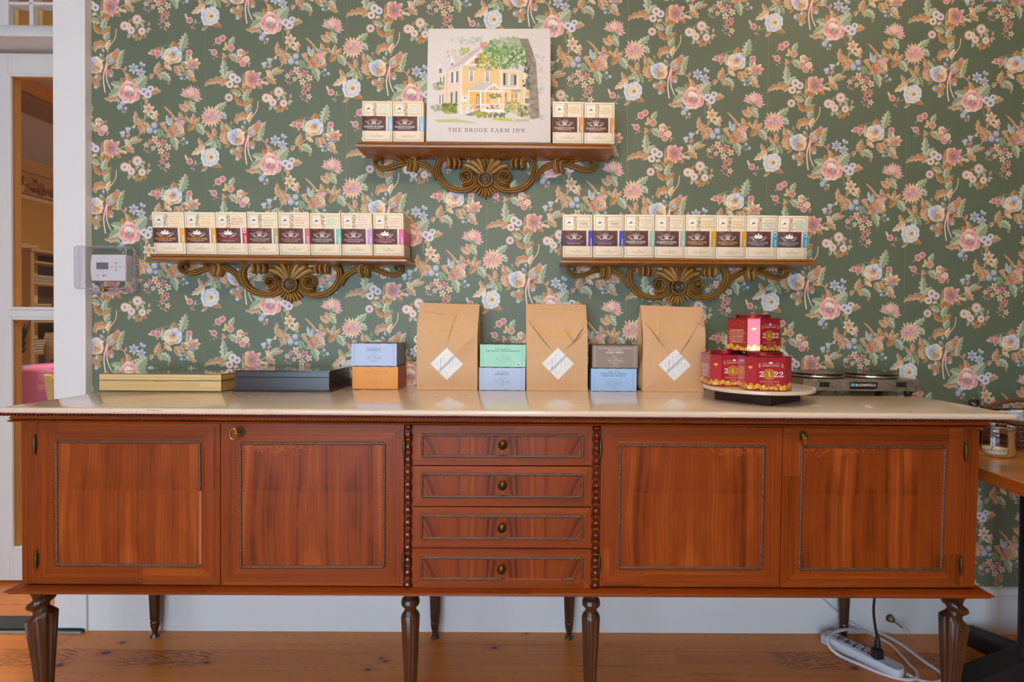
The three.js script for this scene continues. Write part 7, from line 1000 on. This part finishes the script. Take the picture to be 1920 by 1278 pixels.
  // turn: positive brings the left-hand faces into view
  tin('red lunar new year tea tin at the back left of the marble plate', 1360, 700, pc.z - 0.03, 0.06);
  tin('red lunar new year tea tin at the front right of the marble plate', 1432, 705, pc.z + 0.072, -0.12);
  tin('red lunar new year tea tin stacked on top of the other two', 1412, 640, pc.z + 0.024, 0.42);
}
{ // thick white cord that arches up behind the tins
  const p = (u, v, z) => at(u, v, z), t = thing('thick_white_cable', 'thick white cord arching up behind the red tins to the hot plate', 'cord', V3(p(1460, 660, 0.05).x, ON, 0.05));
  const a = p(1420, 652, 0.035), e = p(1484, 712, 0.04);
  part('cord', tube([V3(a.x - 0.05, ON + 0.006, 0.028), V3(a.x - 0.03, a.y - 0.05, 0.03), a, p(1447, 653, 0.045), p(1461, 655.5, 0.05), p(1473, 664, 0.05), p(1480.5, 678, 0.05), p(1484, 695, 0.045), V3(e.x, e.y, 0.035), V3(e.x + 0.004, ON + 0.006, 0.03)], 0.0062, 90, 12), std({ color: C('#ddd8d2'), roughness: 0.45 }), t);
}
{ // twin hot plate
  const zf = 0.2, zb = 0.03, x0 = at(1507.4, 722, zf).x, x1 = at(1728, 722, zf).x, y1 = at(1617, 711.6, zf).y, y0 = at(1617, 732.8, zf).y, steelTex = dataTex(512, 128, (u, v) => { const s = fbm(u * 26, v * 9, 4); const d = noise(u * 160, v * 50) > 0.94 ? -34 : 0; const k = 176 + 34 * (s - 0.5) * 2 + d; return [k, k * 0.93, k * 0.84]; });
  const uvb = (g) => { const p = g.getAttribute('position'), uv = g.getAttribute('uv'); for (let i = 0; i < p.count; i++) uv.setXY(i, (p.getX(i) - x0) / 0.4, (p.getY(i) - y0) / 0.1); return g; };
  const t = thing('hot_plate', 'low steel twin hot plate with two dark round heating discs', 'hot plate', V3((x0 + x1) / 2, ON, (zf + zb) / 2)), steel = phys({ map: steelTex, metalness: 0.85, roughness: 0.38 });
  part('body', uvb(rbox(x0, y0, zb, x1, y1, zf, 0.0018)), steel, t);
  const disc = (lathe([[0.0, 0.0], [0.07, 0.0], [0.073, 0.003], [0.074, 0.008], [0.079, 0.011], [0.0805, 0.0135], [0.079, 0.0155], [0.076, 0.0145], [0.0, 0.0135]], 80)), ring = lathe([[0.074, 0.002], [0.0785, 0.004], [0.0795, 0.0075], [0.078, 0.0105], [0.074, 0.010]], 80);
  for (const [u, v] of [[1530.5, 705], [1630, 706]]) { const c = at(u, v, 0.113); const d = part('heating_disc', disc.clone().scale(0.99, 1, 0.99).translate(c.x, y1 + 0.0005, 0.113), phys({ color: C('#241d1b'), roughness: 0.28, metalness: 0.3, clearcoat: 0.4 }), t); part('chrome_ring', ring.clone().translate(c.x, y1, 0.113), std({ color: C('#d8d6d4'), metalness: 1, roughness: 0.16 }), d); }
  const [cv, g] = canvas(512, 128); g.fillStyle = '#15161a'; g.fillRect(0, 0, 512, 128); g.fillStyle = '#64c3cf'; g.fillRect(18, 26, 72, 24); g.fillRect(18, 56, 72, 24); vtext(g, 'BLOOMFIELD', 292, 54, 66, SANS, '#e9e4dc', 384, 'bold'); vtext(g, '®', 486, 102, 18, SANS, '#e9e4dc', 12, 'bold');
  const n0 = at(1593, 729, zf), n1 = at(1644.6, 716.2, zf), np = rbox(n0.x, n0.y, zf, n1.x, n1.y, zf + 0.0016, 0.0007, 2), pp = np.getAttribute('position'), pu = np.getAttribute('uv'); for (let i = 0; i < pp.count; i++) pu.setXY(i, (pp.getX(i) - n0.x) / (n1.x - n0.x), (pp.getY(i) - n0.y) / (n1.y - n0.y));
  part('name_plate', np, phys({ map: canvasTex(cv), roughness: 0.3 }), t);
  for (const [a, b] of [[1536.4, 1554.8], [1680.4, 1698.8]]) { const p0 = at(a, 725.4, zf), p1 = at(b, 716, zf), w = p1.x - p0.x, h = p1.y - p0.y; const s = part('switch', rbox(p0.x, p0.y, zf, p1.x, p1.y, zf + 0.0018, 0.0008), matBlack, t); part('rocker', rbox(p0.x + w * 0.14, p0.y + h * 0.2, zf + 0.001, p1.x - w * 0.14, p1.y - h * 0.2, zf + 0.0034, 0.001), std({ color: C('#1d1b1d'), roughness: 0.35 }), s); part('red_mark', rbox(p0.x + w * (a > 1600 ? 0.72 : 0.28), p0.y + h * 0.4, zf + 0.003, p0.x + w * (a > 1600 ? 0.79 : 0.35), p0.y + h * 0.6, zf + 0.0037, 0.0002, 1), std({ color: C('#c2392c'), roughness: 0.5 }), s); }
  const foot = lathe([[0, 0], [0.0085, 0], [0.0125, y0 - ON], [0, y0 - ON]], 24); for (const [u, z] of [[1708.5, 0.185], [1507, 0.185], [1708.5, 0.05], [1512, 0.05]]) { const x = u > 1600 ? x1 - 0.031 : x0 + 0.02; part('foot', foot.clone().translate(x, ON, z), matBlack, t); }
}
// ---------------------------------------------------------------- wall fittings: thermostat under its clear guard, and the papered outlet
{
  const zf = 0.03, x0 = at(169, 500, zf).x, x1 = at(234.8, 500, zf).x, y0 = at(200, 525.2, zf).y, y1 = at(200, 478, zf).y, mx = (x0 + x1) / 2, my = (y0 + y1) / 2, w = x1 - x0, h = y1 - y0;
  const t = thing('thermostat', 'white wall thermostat with a small grey display under the clear cover', 'thermostat', V3(mx, my, 0)), wm = std({ color: C('#e4e0dd'), roughness: 0.4 });
  const s = new THREE.Shape(); s.moveTo(x0 + w * 0.06, y0); s.lineTo(x1 - w * 0.03, y0); s.quadraticCurveTo(x1, y0, x1, y0 + h * 0.06); s.lineTo(x1, y1 - h * 0.06); s.quadraticCurveTo(x1, y1, x1 - w * 0.03, y1); s.lineTo(x0 + w * 0.06, y1); s.quadraticCurveTo(x0 - w * 0.025, my, x0 + w * 0.06, y0);
  part('housing', new THREE.ExtrudeGeometry(s, { depth: zf - 0.003, bevelEnabled: true, bevelThickness: 0.003, bevelSize: 0.002, bevelSegments: 3, curveSegments: 24 }).translate(0, 0, 0.0), wm, t);
  const F = (a, b) => V3(x0 + w * a, y1 - h * b, zf);
  part('display', rbox(F(0.18, 0).x, F(0, 0.565).y, zf - 0.001, F(0.52, 0).x, F(0, 0.295).y, zf + 0.0008, 0.0004, 1), phys({ color: C('#6f757a'), roughness: 0.15 }), t);
  for (const [a, b, r] of [[0.745, 0.31, 0.0052], [0.745, 0.595, 0.0052], [0.63, 0.455, 0.004], [0.745, 0.455, 0.004], [0.86, 0.455, 0.004]]) { const p = F(a, b); part('button', lathe([[0, 0.0022], [r * 0.8, 0.0022], [r, 0.001], [r, 0], [0, 0]], 20).rotateX(PI / 2).translate(p.x, p.y, zf - 0.0002), std({ color: C('#d3cec6'), roughness: 0.4 }), t); const k = part('button_mark', rbox(p.x - r * 0.5, p.y - r * 0.25, zf + 0.0018, p.x + r * 0.3, p.y + r * 0.25, zf + 0.0024, 0.0002, 1), std({ color: C('#8a8a86'), roughness: 0.5 }), t); }
  for (const [a, k] of [[0.205, 0.1], [0.425, 0.14]]) { const p = F(a, 0.815); part('slide_switch', rbox(p.x - w * k * 0.5, p.y - 0.003, zf - 0.001, p.x + w * k * 0.5, p.y + 0.003, zf + 0.0006, 0.0016), std({ color: C('#cfc8c0'), roughness: 0.4 }), t); part('slide_nub', rbox(p.x - w * k * 0.42, p.y - 0.0024, zf, p.x - w * k * 0.1, p.y + 0.0024, zf + 0.0018, 0.001), a > 0.3 ? std({ color: C('#5a5a5e'), roughness: 0.5 }) : wm, t); }
  // clear guard: a ribbed base ring on the wall and a box cover with rounded edges, latched by a small brass lock
  const gz = 0.052, c0 = at(137, 500, gz).x, c1 = at(233.5, 500, gz).x, d0 = at(190, 541.5, gz).y, d1 = at(190, 460, gz).y, bx0 = at(157, 500, 0.002).x, bx1 = at(261, 500, 0.002).x, by0 = at(200, 548, 0.002).y, by1 = at(200, 464.5, 0.002).y;
  const g = thing('thermostat_guard', 'clear plastic lock box mounted on the wall over the thermostat', 'guard', V3((bx0 + bx1) / 2, (by0 + by1) / 2, 0));
  const loop = (a, b, c, d, r, z, n = 6) => { const o = []; for (const [cx, cy, s] of [[c - r, b + r, -PI / 2], [c - r, d - r, 0], [a + r, d - r, PI / 2], [a + r, b + r, PI]]) for (let k = 0; k <= n; k++) { const q = s + PI / 2 * k / n; o.push(V3(cx + r * cos(q), cy + r * sin(q), z)); } return o; };
  const skin = (loops, capLast) => { const pos = [], idx = [], n = loops[0].length; loops.forEach(l => l.forEach(p => pos.push(p.x, p.y, p.z))); for (let i = 0; i + 1 < loops.length; i++) for (let j = 0; j < n; j++) { const a = i * n + j, b = i * n + (j + 1) % n; idx.push(a, b, a + n, b, b + n, a + n); } if (capLast) { const l = loops[loops.length - 1], c = l.reduce((s, p) => s.add(p.clone().multiplyScalar(1 / n)), V3(0, 0, 0)); pos.push(c.x, c.y, c.z); const ci = pos.length / 3 - 1, o = (loops.length - 1) * n; for (let j = 0; j < n; j++) idx.push(o + j, o + (j + 1) % n, ci); } const gg = new THREE.BufferGeometry(); gg.setAttribute('position', new THREE.Float32BufferAttribute(pos, 3)); gg.setIndex(idx); gg.computeVertexNormals(); return toCreasedNormals(gg, 0.5); };
  const bw0 = bx0 - 0.001, mats = matClear;
  part('cover', skin([loop(bx0 + 0.002, by0 + 0.004, bx1 - 0.016, by1 + 0.004, 0.008, 0.01), loop(c0 - 0.0, d0, c1 + 0.004, d1, 0.009, gz - 0.006), loop(c0 + 0.0015, d0 + 0.0015, c1 + 0.0025, d1 - 0.0015, 0.008, gz - 0.0015), loop(c0 + 0.006, d0 + 0.006, c1 - 0.002, d1 - 0.006, 0.006, gz)], true), mats, g);
  const rimT = tube(loop(bx0, by0, bx1 - 0.013, by1, 0.008, 0.009), 0.0022, 160, 8, true), rimF = tube(loop(c0 + 0.002, d0 + 0.002, c1 + 0.002, d1 - 0.002, 0.008, gz - 0.002), 0.0011, 160, 8, true);
  const solid = phys({ color: C('#e9e6ea'), transmission: 0.75, thickness: 0.002, roughness: 0.12, ior: 1.45 });
  part('base_ring', [rimT, tube(loop(bx0, by0 + 0.002, bx1 - 0.012, by1 - 0.002, 0.008, 0.003), 0.003, 160, 8, true)], solid, g); part('cover_edge', rimF, solid, g);
  const ribs = []; for (let k = 0; k < 17; k++) for (let q = 0; q < 3; q++) ribs.push(rbox(bx1 - 0.013 + q * 0.0045, by0 + 0.008 + k * (by1 - by0 - 0.016) / 17, 0.0005, bx1 - 0.0095 + q * 0.0045, by0 + 0.0125 + k * (by1 - by0 - 0.016) / 17, 0.012 - q * 0.002, 0.0008, 1)); part('vent_ribs', ribs, solid, g);
  const ribs2 = []; for (let k = 0; k < 17; k++) ribs2.push(rbox(bx0 + 0.004, by0 + 0.008 + k * (by1 - by0 - 0.016) / 17, 0.0005, bx0 + 0.016, by0 + 0.0125 + k * (by1 - by0 - 0.016) / 17, 0.006, 0.0008, 1)); part('vent_ribs', ribs2, solid, g);
  const lk = at(193.5, 543.5, 0.05); part('lock', [lathe([[0, 0], [0.0055, 0], [0.0055, 0.018], [0.0045, 0.0195], [0, 0.0195]], 20).rotateX(PI / 2).translate(lk.x, lk.y, 0.036), rbox(lk.x - 0.002, lk.y + 0.004, 0.03, lk.x + 0.006, lk.y + 0.012, 0.046, 0.001)], std({ color: C('#b08a4c'), metalness: 0.9, roughness: 0.25 }), g);
}
{
  const a = at(764.6, 675, 0.006), b = at(803, 615.6, 0.006), g = rbox(a.x, a.y, 0.0006, b.x, b.y, 0.006, 0.0025, 3), p = g.getAttribute('position'), uv = g.getAttribute('uv'), k = floor((a.x - SEAM0) / STRIP), off = 1.9394 / DROP - (1 - 690 / 1189) + (((k % 2) + 2) % 2 ? 0 : 0.5);
  for (let i = 0; i < p.count; i++) uv.setXY(i, (p.getX(i) - SEAM0) / STRIP - k, p.getY(i) / DROP - off);
  const t = thing('wall_outlet', 'double wall outlet whose plate is covered with the wallpaper, half behind a coffee bag', 'outlet', V3((a.x + b.x) / 2, (a.y + b.y) / 2, 0)); part('papered_plate', g, matPaper, t);
  const iv = std({ color: C('#e6d9b4'), roughness: 0.4 }); for (const v of [636, 654]) { const c = at(783.8, v, 0.007); const r = part('receptacle', lathe([[0, 0.0025], [0.0128, 0.0025], [0.0145, 0.0012], [0.0145, 0], [0, 0]], 32).rotateX(PI / 2).translate(c.x, c.y, 0.0055), iv, t); for (const s of [-1, 1]) part('slot', rbox(c.x + s * 0.006 - 0.0013, c.y - 0.001, 0.0075, c.x + s * 0.006 + 0.0013, c.y + 0.006, 0.0084, 0.0003, 1), matBlack, r); part('slot', rbox(c.x - 0.002, c.y - 0.009, 0.0075, c.x + 0.002, c.y - 0.0055, 0.0084, 0.001, 1), matBlack, r); }
}
// ---------------------------------------------------------------- the table on the right, its basket and candle jar
const TBY = 0.66;
{
  const tex = dataTex(512, 512, (u, v) => { const t = grain(v * 0.4, u * 1.2, 29); return mixc([158, 96, 44], [206, 142, 78], 0.1 + t * 0.95); }); tex.repeat.set(1 / 1.2, 1 / 0.4);
  const tm = phys({ map: tex, roughness: 0.3, clearcoat: 0.3, clearcoatRoughness: 0.2 }), p1 = atY(1920, 905, TBY), p2 = atY(1836.5, 875.4, TBY), d = p2.clone().sub(p1).normalize(), back = p1.clone().addScaledVector(d, (0.03 - p1.z) / d.z), front = p1.clone().addScaledVector(d, (0.62 - p1.z) / d.z), n = V3(-d.z, 0, d.x).multiplyScalar(-1); if (n.x < 0) n.multiplyScalar(-1);
  const wd = 0.62, q = [back, front, front.clone().addScaledVector(n, wd), back.clone().addScaledVector(n, wd)];
  const ctr = atY(1926, 1262, 0.0), t = thing('side_table', 'honey-coloured wooden table on a black iron pedestal at the right edge', 'table', V3(ctr.x, 0, ctr.z));
  const s = new THREE.Shape(q.map(p => V2(p.x, -p.z))), e = new THREE.ExtrudeGeometry(s, { depth: 0.03, bevelEnabled: true, bevelThickness: 0.0015, bevelSize: 0.0015, bevelSegments: 2 }).rotateX(-PI / 2).translate(0, TBY - 0.0315, 0);
  part('table_top', boxUV(e), tm, t);
  const ed = p1.clone().addScaledVector(d, -0.2); // edge banding along the side that faces the sideboard
  const bl = back.clone().lerp(front, 0.0), len = front.distanceTo(back), band2 = new RoundedBoxGeometry(0.0022, 0.031, len, 1, 0.0008); band2.rotateY(Math.atan2(front.x - back.x, front.z - back.z)); const mc = back.clone().lerp(front, 0.5); band2.translate(mc.x - 0.0022, TBY - 0.0172, mc.z); part('edge_band', boxUV(band2), std({ map: tex, color: C('#e8b684'), roughness: 0.4 }), t);
  part('pedestal', lathe([[0, 0.03], [0.06, 0.03], [0.045, 0.06], [0.024, 0.085], [0.024, TBY - 0.045], [0.03, TBY - 0.032], [0, TBY - 0.032]], 32).translate(ctr.x, 0, ctr.z), matBlack, t);
  const spider = []; for (const a of [0, PI / 2]) spider.push(new THREE.BoxGeometry(0.42, 0.012, 0.05).rotateY(a).translate(ctr.x, TBY - 0.038, ctr.z)); part('top_bracket', spider, matBlack, t);
  const footShape = (len) => { const sh = new THREE.Shape(); sh.moveTo(0, 0.012); sh.lineTo(len - 0.03, 0.004); sh.quadraticCurveTo(len, 0.002, len, 0.018); sh.quadraticCurveTo(len, 0.032, len - 0.03, 0.036); sh.lineTo(0.05, 0.058); sh.lineTo(0, 0.06); sh.closePath(); return new THREE.ExtrudeGeometry(sh, { depth: 0.056, bevelEnabled: true, bevelThickness: 0.007, bevelSize: 0.006, bevelSegments: 3 }).translate(0, 0, -0.028); };
  const f1 = atY(1797, 1279, 0.02), f2 = atY(1800, 1180, 0.02), iron = std({ color: C('#1d1d21'), roughness: 0.65 });
  for (const f of [f1, f2]) { const a = Math.atan2(-(f.z - ctr.z), f.x - ctr.x), l = hypot(f.x - ctr.x, f.z - ctr.z); part('foot', footShape(l).rotateY(a).translate(ctr.x, -0.0, ctr.z), iron, t); const l2 = min(l, 0.3); part('foot', footShape(l2).rotateY(a + PI).translate(ctr.x, -0.0, ctr.z), iron, t); }
  // candle jar
  const jc = atY(1865, 853, TBY), j = thing('candle_jar', 'clear glass candle jar with a little white wax left in it', 'candle', V3(jc.x, TBY + 0.0004, jc.z)), R = 0.046;
  localPart('glass', lathe([[0, 0.003], [R - 0.01, 0.003], [R - 0.003, 0.008], [R - 0.0026, 0.066], [R - 0.005, 0.074], [R - 0.005, 0.088], [R - 0.003, 0.0895], [R + 0.0005, 0.088], [R + 0.0015, 0.085], [R - 0.001, 0.082], [R - 0.001, 0.079], [R + 0.0015, 0.077], [R + 0.0015, 0.074], [R - 0.0004, 0.071], [R, 0.066], [R, 0.01], [R - 0.006, 0.0], [0, 0.0]], 64), phys({ color: C('#f4f2ee'), transmission: 1, thickness: 0.003, roughness: 0.01, ior: 1.45 }), j);
  localPart('wax', lathe([[0, 0.0036], [R - 0.011, 0.0036], [R - 0.0036, 0.009], [R - 0.0034, 0.019], [R - 0.012, 0.017], [0, 0.016]], 48), phys({ color: C('#ece4d2'), roughness: 0.5 }), j); localPart('wick', tube([V3(-0.012, 0.0155, 0.004), V3(-0.012, 0.022, 0.004), V3(-0.009, 0.025, 0.005)], 0.0011, 12, 6), matBlack, j);
  // wicker basket: woven walls, braided rim and a bent-wood handle over its length
  const bz = 0.12, bl0 = at(1862, 800, bz).x, br0 = bl0 + 0.36, by0 = TBY + 0.0005, by1 = at(1900, 786, bz).y, bd = 0.09, cx = (bl0 + br0) / 2, k = thing('wicker_basket', 'dark brown wicker basket of sweetener packets with an arched handle', 'basket', V3(cx, by0, bz)); const wk = std({ color: C('#5a3220'), roughness: 0.55 });
  const rows = 12, rods = [], hh = by1 - by0; const ringPts = (y, grow, ph) => { const o = [], n = 72; for (let i = 0; i < n; i++) { const a = i / n * 2 * PI, ca = cos(a), sa = sin(a), ex = Math.sign(ca) * Math.pow(abs(ca), 0.45) * (br0 - bl0) / 2 * grow, ez = Math.sign(sa) * Math.pow(abs(sa), 0.45) * bd * grow, wv = 1 + 0.022 * (i % 2 ? 1 : -1) * ph; o.push(V3(ex * wv, y, ez * wv)); } return o; };
  for (let r = 0; r < rows; r++) { const y = 0.004 + hh * r / rows; rods.push(tube(ringPts(y, 0.9 + 0.1 * r / rows, r % 2 ? 1 : -1), 0.0042, 150, 6, true)); } localPart('woven_wall', rods, wk, k);
  const stakes = []; for (let i = 0; i < 36; i++) { const a = (i + 0.5) / 36 * 2 * PI, ca = cos(a), sa = sin(a), ex = Math.sign(ca) * Math.pow(abs(ca), 0.45) * (br0 - bl0) / 2, ez = Math.sign(sa) * Math.pow(abs(sa), 0.45) * bd; stakes.push(tube([V3(ex * 0.9, 0.0, ez * 0.9), V3(ex, hh, ez)], 0.0026, 4, 5)); } localPart('stakes', stakes, wk, k); localPart('basket_floor', new THREE.CylinderGeometry(1, 1, 0.004, 40).scale((br0 - bl0) / 2 * 0.88, 1, bd * 0.88).translate(0, 0.004, 0), wk, k); localPart('rim', [tube(ringPts(hh, 1.0, 0.3), 0.0062, 160, 8, true), tube(ringPts(hh + 0.004, 1.01, -0.3), 0.005, 160, 8, true)], wk, k);
  const ha = at(1842, 764, bz), hb = at(1872, 755.5, bz), hc = at(1905, 750, bz), hp = (p) => V3(p.x - cx, p.y - by0, 0.0); const top = hp(hc); localPart('handle', [tube([V3(hp(ha).x - 0.0, hp(ha).y, 0), hp(hb), top, V3(top.x + 0.14, top.y - 0.002, 0), V3((br0 - bl0) / 2, hh + 0.04, 0), V3((br0 - bl0) / 2 - 0.004, hh - 0.02, 0)], 0.0064, 70, 8), tube([V3(hp(ha).x + 0.001, hp(ha).y, 0), V3(-(br0 - bl0) / 2 - 0.006, hh + 0.016, 0), V3(-(br0 - bl0) / 2 + 0.004, hh - 0.02, 0)], 0.0064, 24, 8)], std({ color: C('#6e3d22'), roughness: 0.5 }), k);
  const rail = at(1880, 767, bz - bd); localPart('back_rail', tube([V3(-(br0 - bl0) / 2, rail.y - by0 - 0.002, -bd), V3(0, rail.y - by0, -bd), V3((br0 - bl0) / 2, rail.y - by0, -bd)], 0.0045, 20, 8), wk, k); localPart('rail_post', [-1, 1].map(s2 => tube([V3(s2 * (br0 - bl0) / 2.05, hh, -bd), V3(s2 * (br0 - bl0) / 2.05, rail.y - by0, -bd)], 0.004, 6, 6)), wk, k);
  const RP = rng(8), cols = [['pink', '#d4607c'], ['yellow', '#d9bd5c'], ['pale blue', '#a8c4d8'], ['sky blue', '#7fa6c4'], ['white', '#dcd9d2'], ['red', '#b8443c']];
  [[1880, 773, 0], [1893, 776, 1], [1904, 773, 2], [1911, 778, 3], [1916, 772, 4], [1900, 780, 1], [1919, 777, 5]].forEach(([u, v, c], i) => { const z = bz + 0.02 + 0.01 * (i % 3), p = at(u, v, z), b = thing('sweetener_packet', ['pink paper packet at the left end of the basket', 'yellow paper packet standing upright in the basket', 'pale blue paper packet standing in the basket', 'sky blue paper packet leaning in the basket', 'white paper packet in the basket', 'yellow paper packet lower in the basket near the rim', 'red paper packet at the right of the basket'][i], 'packet', V3(p.x, by1 - 0.05, z), 'packets in the wicker basket'), hgt = p.y - by1 + 0.056; const g2 = new RoundedBoxGeometry(0.036, hgt, 0.004, 1, 0.0015).translate(0, hgt / 2, 0); g2.rotateZ((RP() - 0.5) * 0.6); g2.rotateX(-0.25 + 0.3 * RP()); localPart('packet', g2, std({ color: C(cols[c][1]), roughness: 0.6 }), b); localPart('crimp', new THREE.BoxGeometry(0.036, 0.003, 0.0045).translate(0, hgt - 0.002, 0), std({ color: C('#e4e0d8'), roughness: 0.6 }), b); });
  // a loop of black cable hooked on the basket's end
  const bc = at(1830, 756, 0.12), bt = thing('black_cable', 'small coil of black cable hooked on the left end of the wicker basket', 'cable', V3(bc.x, bc.y, 0.12)), co = [];
  for (let i = 0; i < 44; i++) { const a = i / 44 * 2 * PI * 2.4; co.push(V3(-0.004 + (0.014 + 0.004 * sin(i * 0.3)) * cos(a), 0.001 + 0.0105 * sin(a), 0.004 * sin(i * 0.21))); } co.push(V3(0.012, -0.006, 0), V3(ha.x - bc.x + 0.004, ha.y - bc.y, 0)); localPart('coil', tube(co, 0.0022, 200, 8), matBlack, bt);
}
// ---------------------------------------------------------------- under the sideboard: power strip, cords, door stop
{
  const wm = std({ color: C('#d8d6dc'), roughness: 0.4 }), a = atY(1548, 1184, 0.03), b = atY(1692, 1253, 0.03), dir = b.clone().sub(a).setY(0), L = dir.length(), ang = Math.atan2(-dir.z, dir.x), mid = a.clone().add(b).multiplyScalar(0.5);
  const t = thing('power_strip', 'white power strip with six sockets lying on the floor under the sideboard', 'power strip', V3(mid.x, 0.0003, mid.z)); t.rotation.y = ang; const w = 0.046, h = 0.03;
  const s = new THREE.Shape(); s.moveTo(-L / 2, -w / 2); s.lineTo(L / 2 - 0.02, -w / 2); s.quadraticCurveTo(L / 2, -w / 2, L / 2, 0); s.quadraticCurveTo(L / 2, w / 2, L / 2 - 0.02, w / 2); s.lineTo(-L / 2, w / 2); s.closePath();
  localPart('housing', new THREE.ExtrudeGeometry(s, { depth: h - 0.006, bevelEnabled: true, bevelThickness: 0.003, bevelSize: 0.002, bevelSegments: 3 }).rotateX(-PI / 2).translate(0, 0.003, 0), wm, t);
  localPart('seam', new THREE.BoxGeometry(L - 0.02, 0.0012, w + 0.0046).translate(-0.008, 0.012, 0), std({ color: C('#a9a7b2'), roughness: 0.5 }), t);
  for (let i = 0; i < 6; i++) { const x = -L / 2 + 0.03 + i * (L * 0.66) / 6, so = localPart('socket', new RoundedBoxGeometry(0.032, 0.002, 0.032, 1, 0.001).translate(x, h + 0.0004, 0), std({ color: C('#cfcdd3'), roughness: 0.4 }), t); for (const z of [-0.006, 0.006]) localPart('slot', new THREE.BoxGeometry(0.007, 0.0008, 0.0018).translate(x - 0.003, h + 0.0016, z), matBlack, so); localPart('slot', new THREE.CylinderGeometry(0.002, 0.002, 0.0008, 10).translate(x + 0.007, h + 0.0016, 0), matBlack, so); }
  const rx = L / 2 - 0.078; const rk = localPart('switch_frame', new RoundedBoxGeometry(0.028, 0.003, 0.026, 1, 0.001).translate(rx, h + 0.001, 0), matBlack, t); localPart('switch_rocker', new RoundedBoxGeometry(0.02, 0.006, 0.019, 1, 0.002).rotateZ(0.16).translate(rx, h + 0.002, 0), std({ color: C('#a01810'), emissive: C('#e0301c'), emissiveIntensity: 0.7, roughness: 0.3 }), rk);
  // plug and its black lead
  const pg = atY(1645, 1222, 0.05), pt = thing('black_plug', 'black plug in the power strip with its lead running up under the sideboard', 'plug', V3(pg.x, h, pg.z)), N = (u, v) => at(u, v, pg.z).sub(pt.position);
  localPart('plug_body', new RoundedBoxGeometry(0.03, 0.03, 0.024, 3, 0.005).translate(0, 0.017, 0), matBlack, pt); localPart('strain_relief', lathe([[0, 0.03], [0.01, 0.03], [0.0085, 0.04], [0.0095, 0.042], [0.0055, 0.066], [0, 0.066]], 16), matBlack, pt);
  localPart('lead', tube([V3(0, 0.06, 0), N(1642, 1180), N(1639, 1160), N(1638, 1140), N(1639.5, 1122), N(1640, 1095)], 0.0036, 40, 8), matBlack, pt);
  // the strip's own cord: a long loop on the floor
  const r = 0.0048, G = (u, v, y = r) => atY(u, v, y), ct = thing('white_power_cord', 'white cord of the power strip looped over the floor under the sideboard', 'cord', V3(mid.x, 0.0003, mid.z + 0.02));
  part('cord', tube([G(1702, 1264, 0.012), G(1712, 1269), G(1730, 1276), G(1752, 1279), G(1768, 1272), G(1764, 1262), G(1752, 1252), G(1736, 1242), G(1716, 1227), G(1690, 1208), G(1664, 1193), G(1640, 1183), G(1610, 1180, 0.02), G(1582, 1180, 0.044), G(1563, 1185, 0.048), G(1551.5, 1197, 0.044), G(1556, 1213, 0.02), G(1574, 1228), G(1608, 1243), G(1650, 1261), G(1684, 1271), G(1708, 1274), G(1720, 1268), G(1716, 1256), G(1704, 1244), G(1688, 1226), G(1668, 1207), G(1645, 1194, 0.01)].map(p => p), r, 320, 10), wm, ct);
  part('cord_tail', tube([G(1645, 1194, r), G(1628, 1186, r), at(1608, 1175, 0.026), at(1589, 1163, 0.0235), at(1574, 1151, 0.0235), at(1556, 1136, 0.022), at(1538, 1118, 0.022), at(1528, 1100, 0.022)], r, 60, 10), wm, ct);
  // spring door stop screwed to the skirting
  const d0 = at(1672.5, 1161.5, 0.03), d1 = atYZ(), ds = thing('door_stop', 'metal rod door stop with a white rubber tip screwed to the skirting', 'door stop', V3(d0.x, d0.y, 0.018)), mt = std({ color: C('#8c8072'), metalness: 0.85, roughness: 0.3 });
  function atYZ() { return at(1702, 1184.5, 0.085); }
  const v = d1.clone().sub(ds.position); localPart('base_ball', [new THREE.SphereGeometry(0.0105, 20, 14).translate(0, 0, 0.009), new THREE.CylinderGeometry(0.013, 0.014, 0.004, 24).rotateX(PI / 2).translate(0, 0, 0.002)], mt, ds); localPart('rod', tube([V3(0, 0, 0.008), v.clone().multiplyScalar(0.86)], 0.0028, 8, 8), mt, ds); localPart('rubber_tip', [tube([v.clone().multiplyScalar(0.8), v.clone().multiplyScalar(1.0)], 0.0068, 4, 14), new THREE.SphereGeometry(0.0068, 14, 10).translate(v.x, v.y, v.z)], std({ color: C('#d6cfc4'), roughness: 0.6 }), ds);
}
renderer.render(scene, camera);
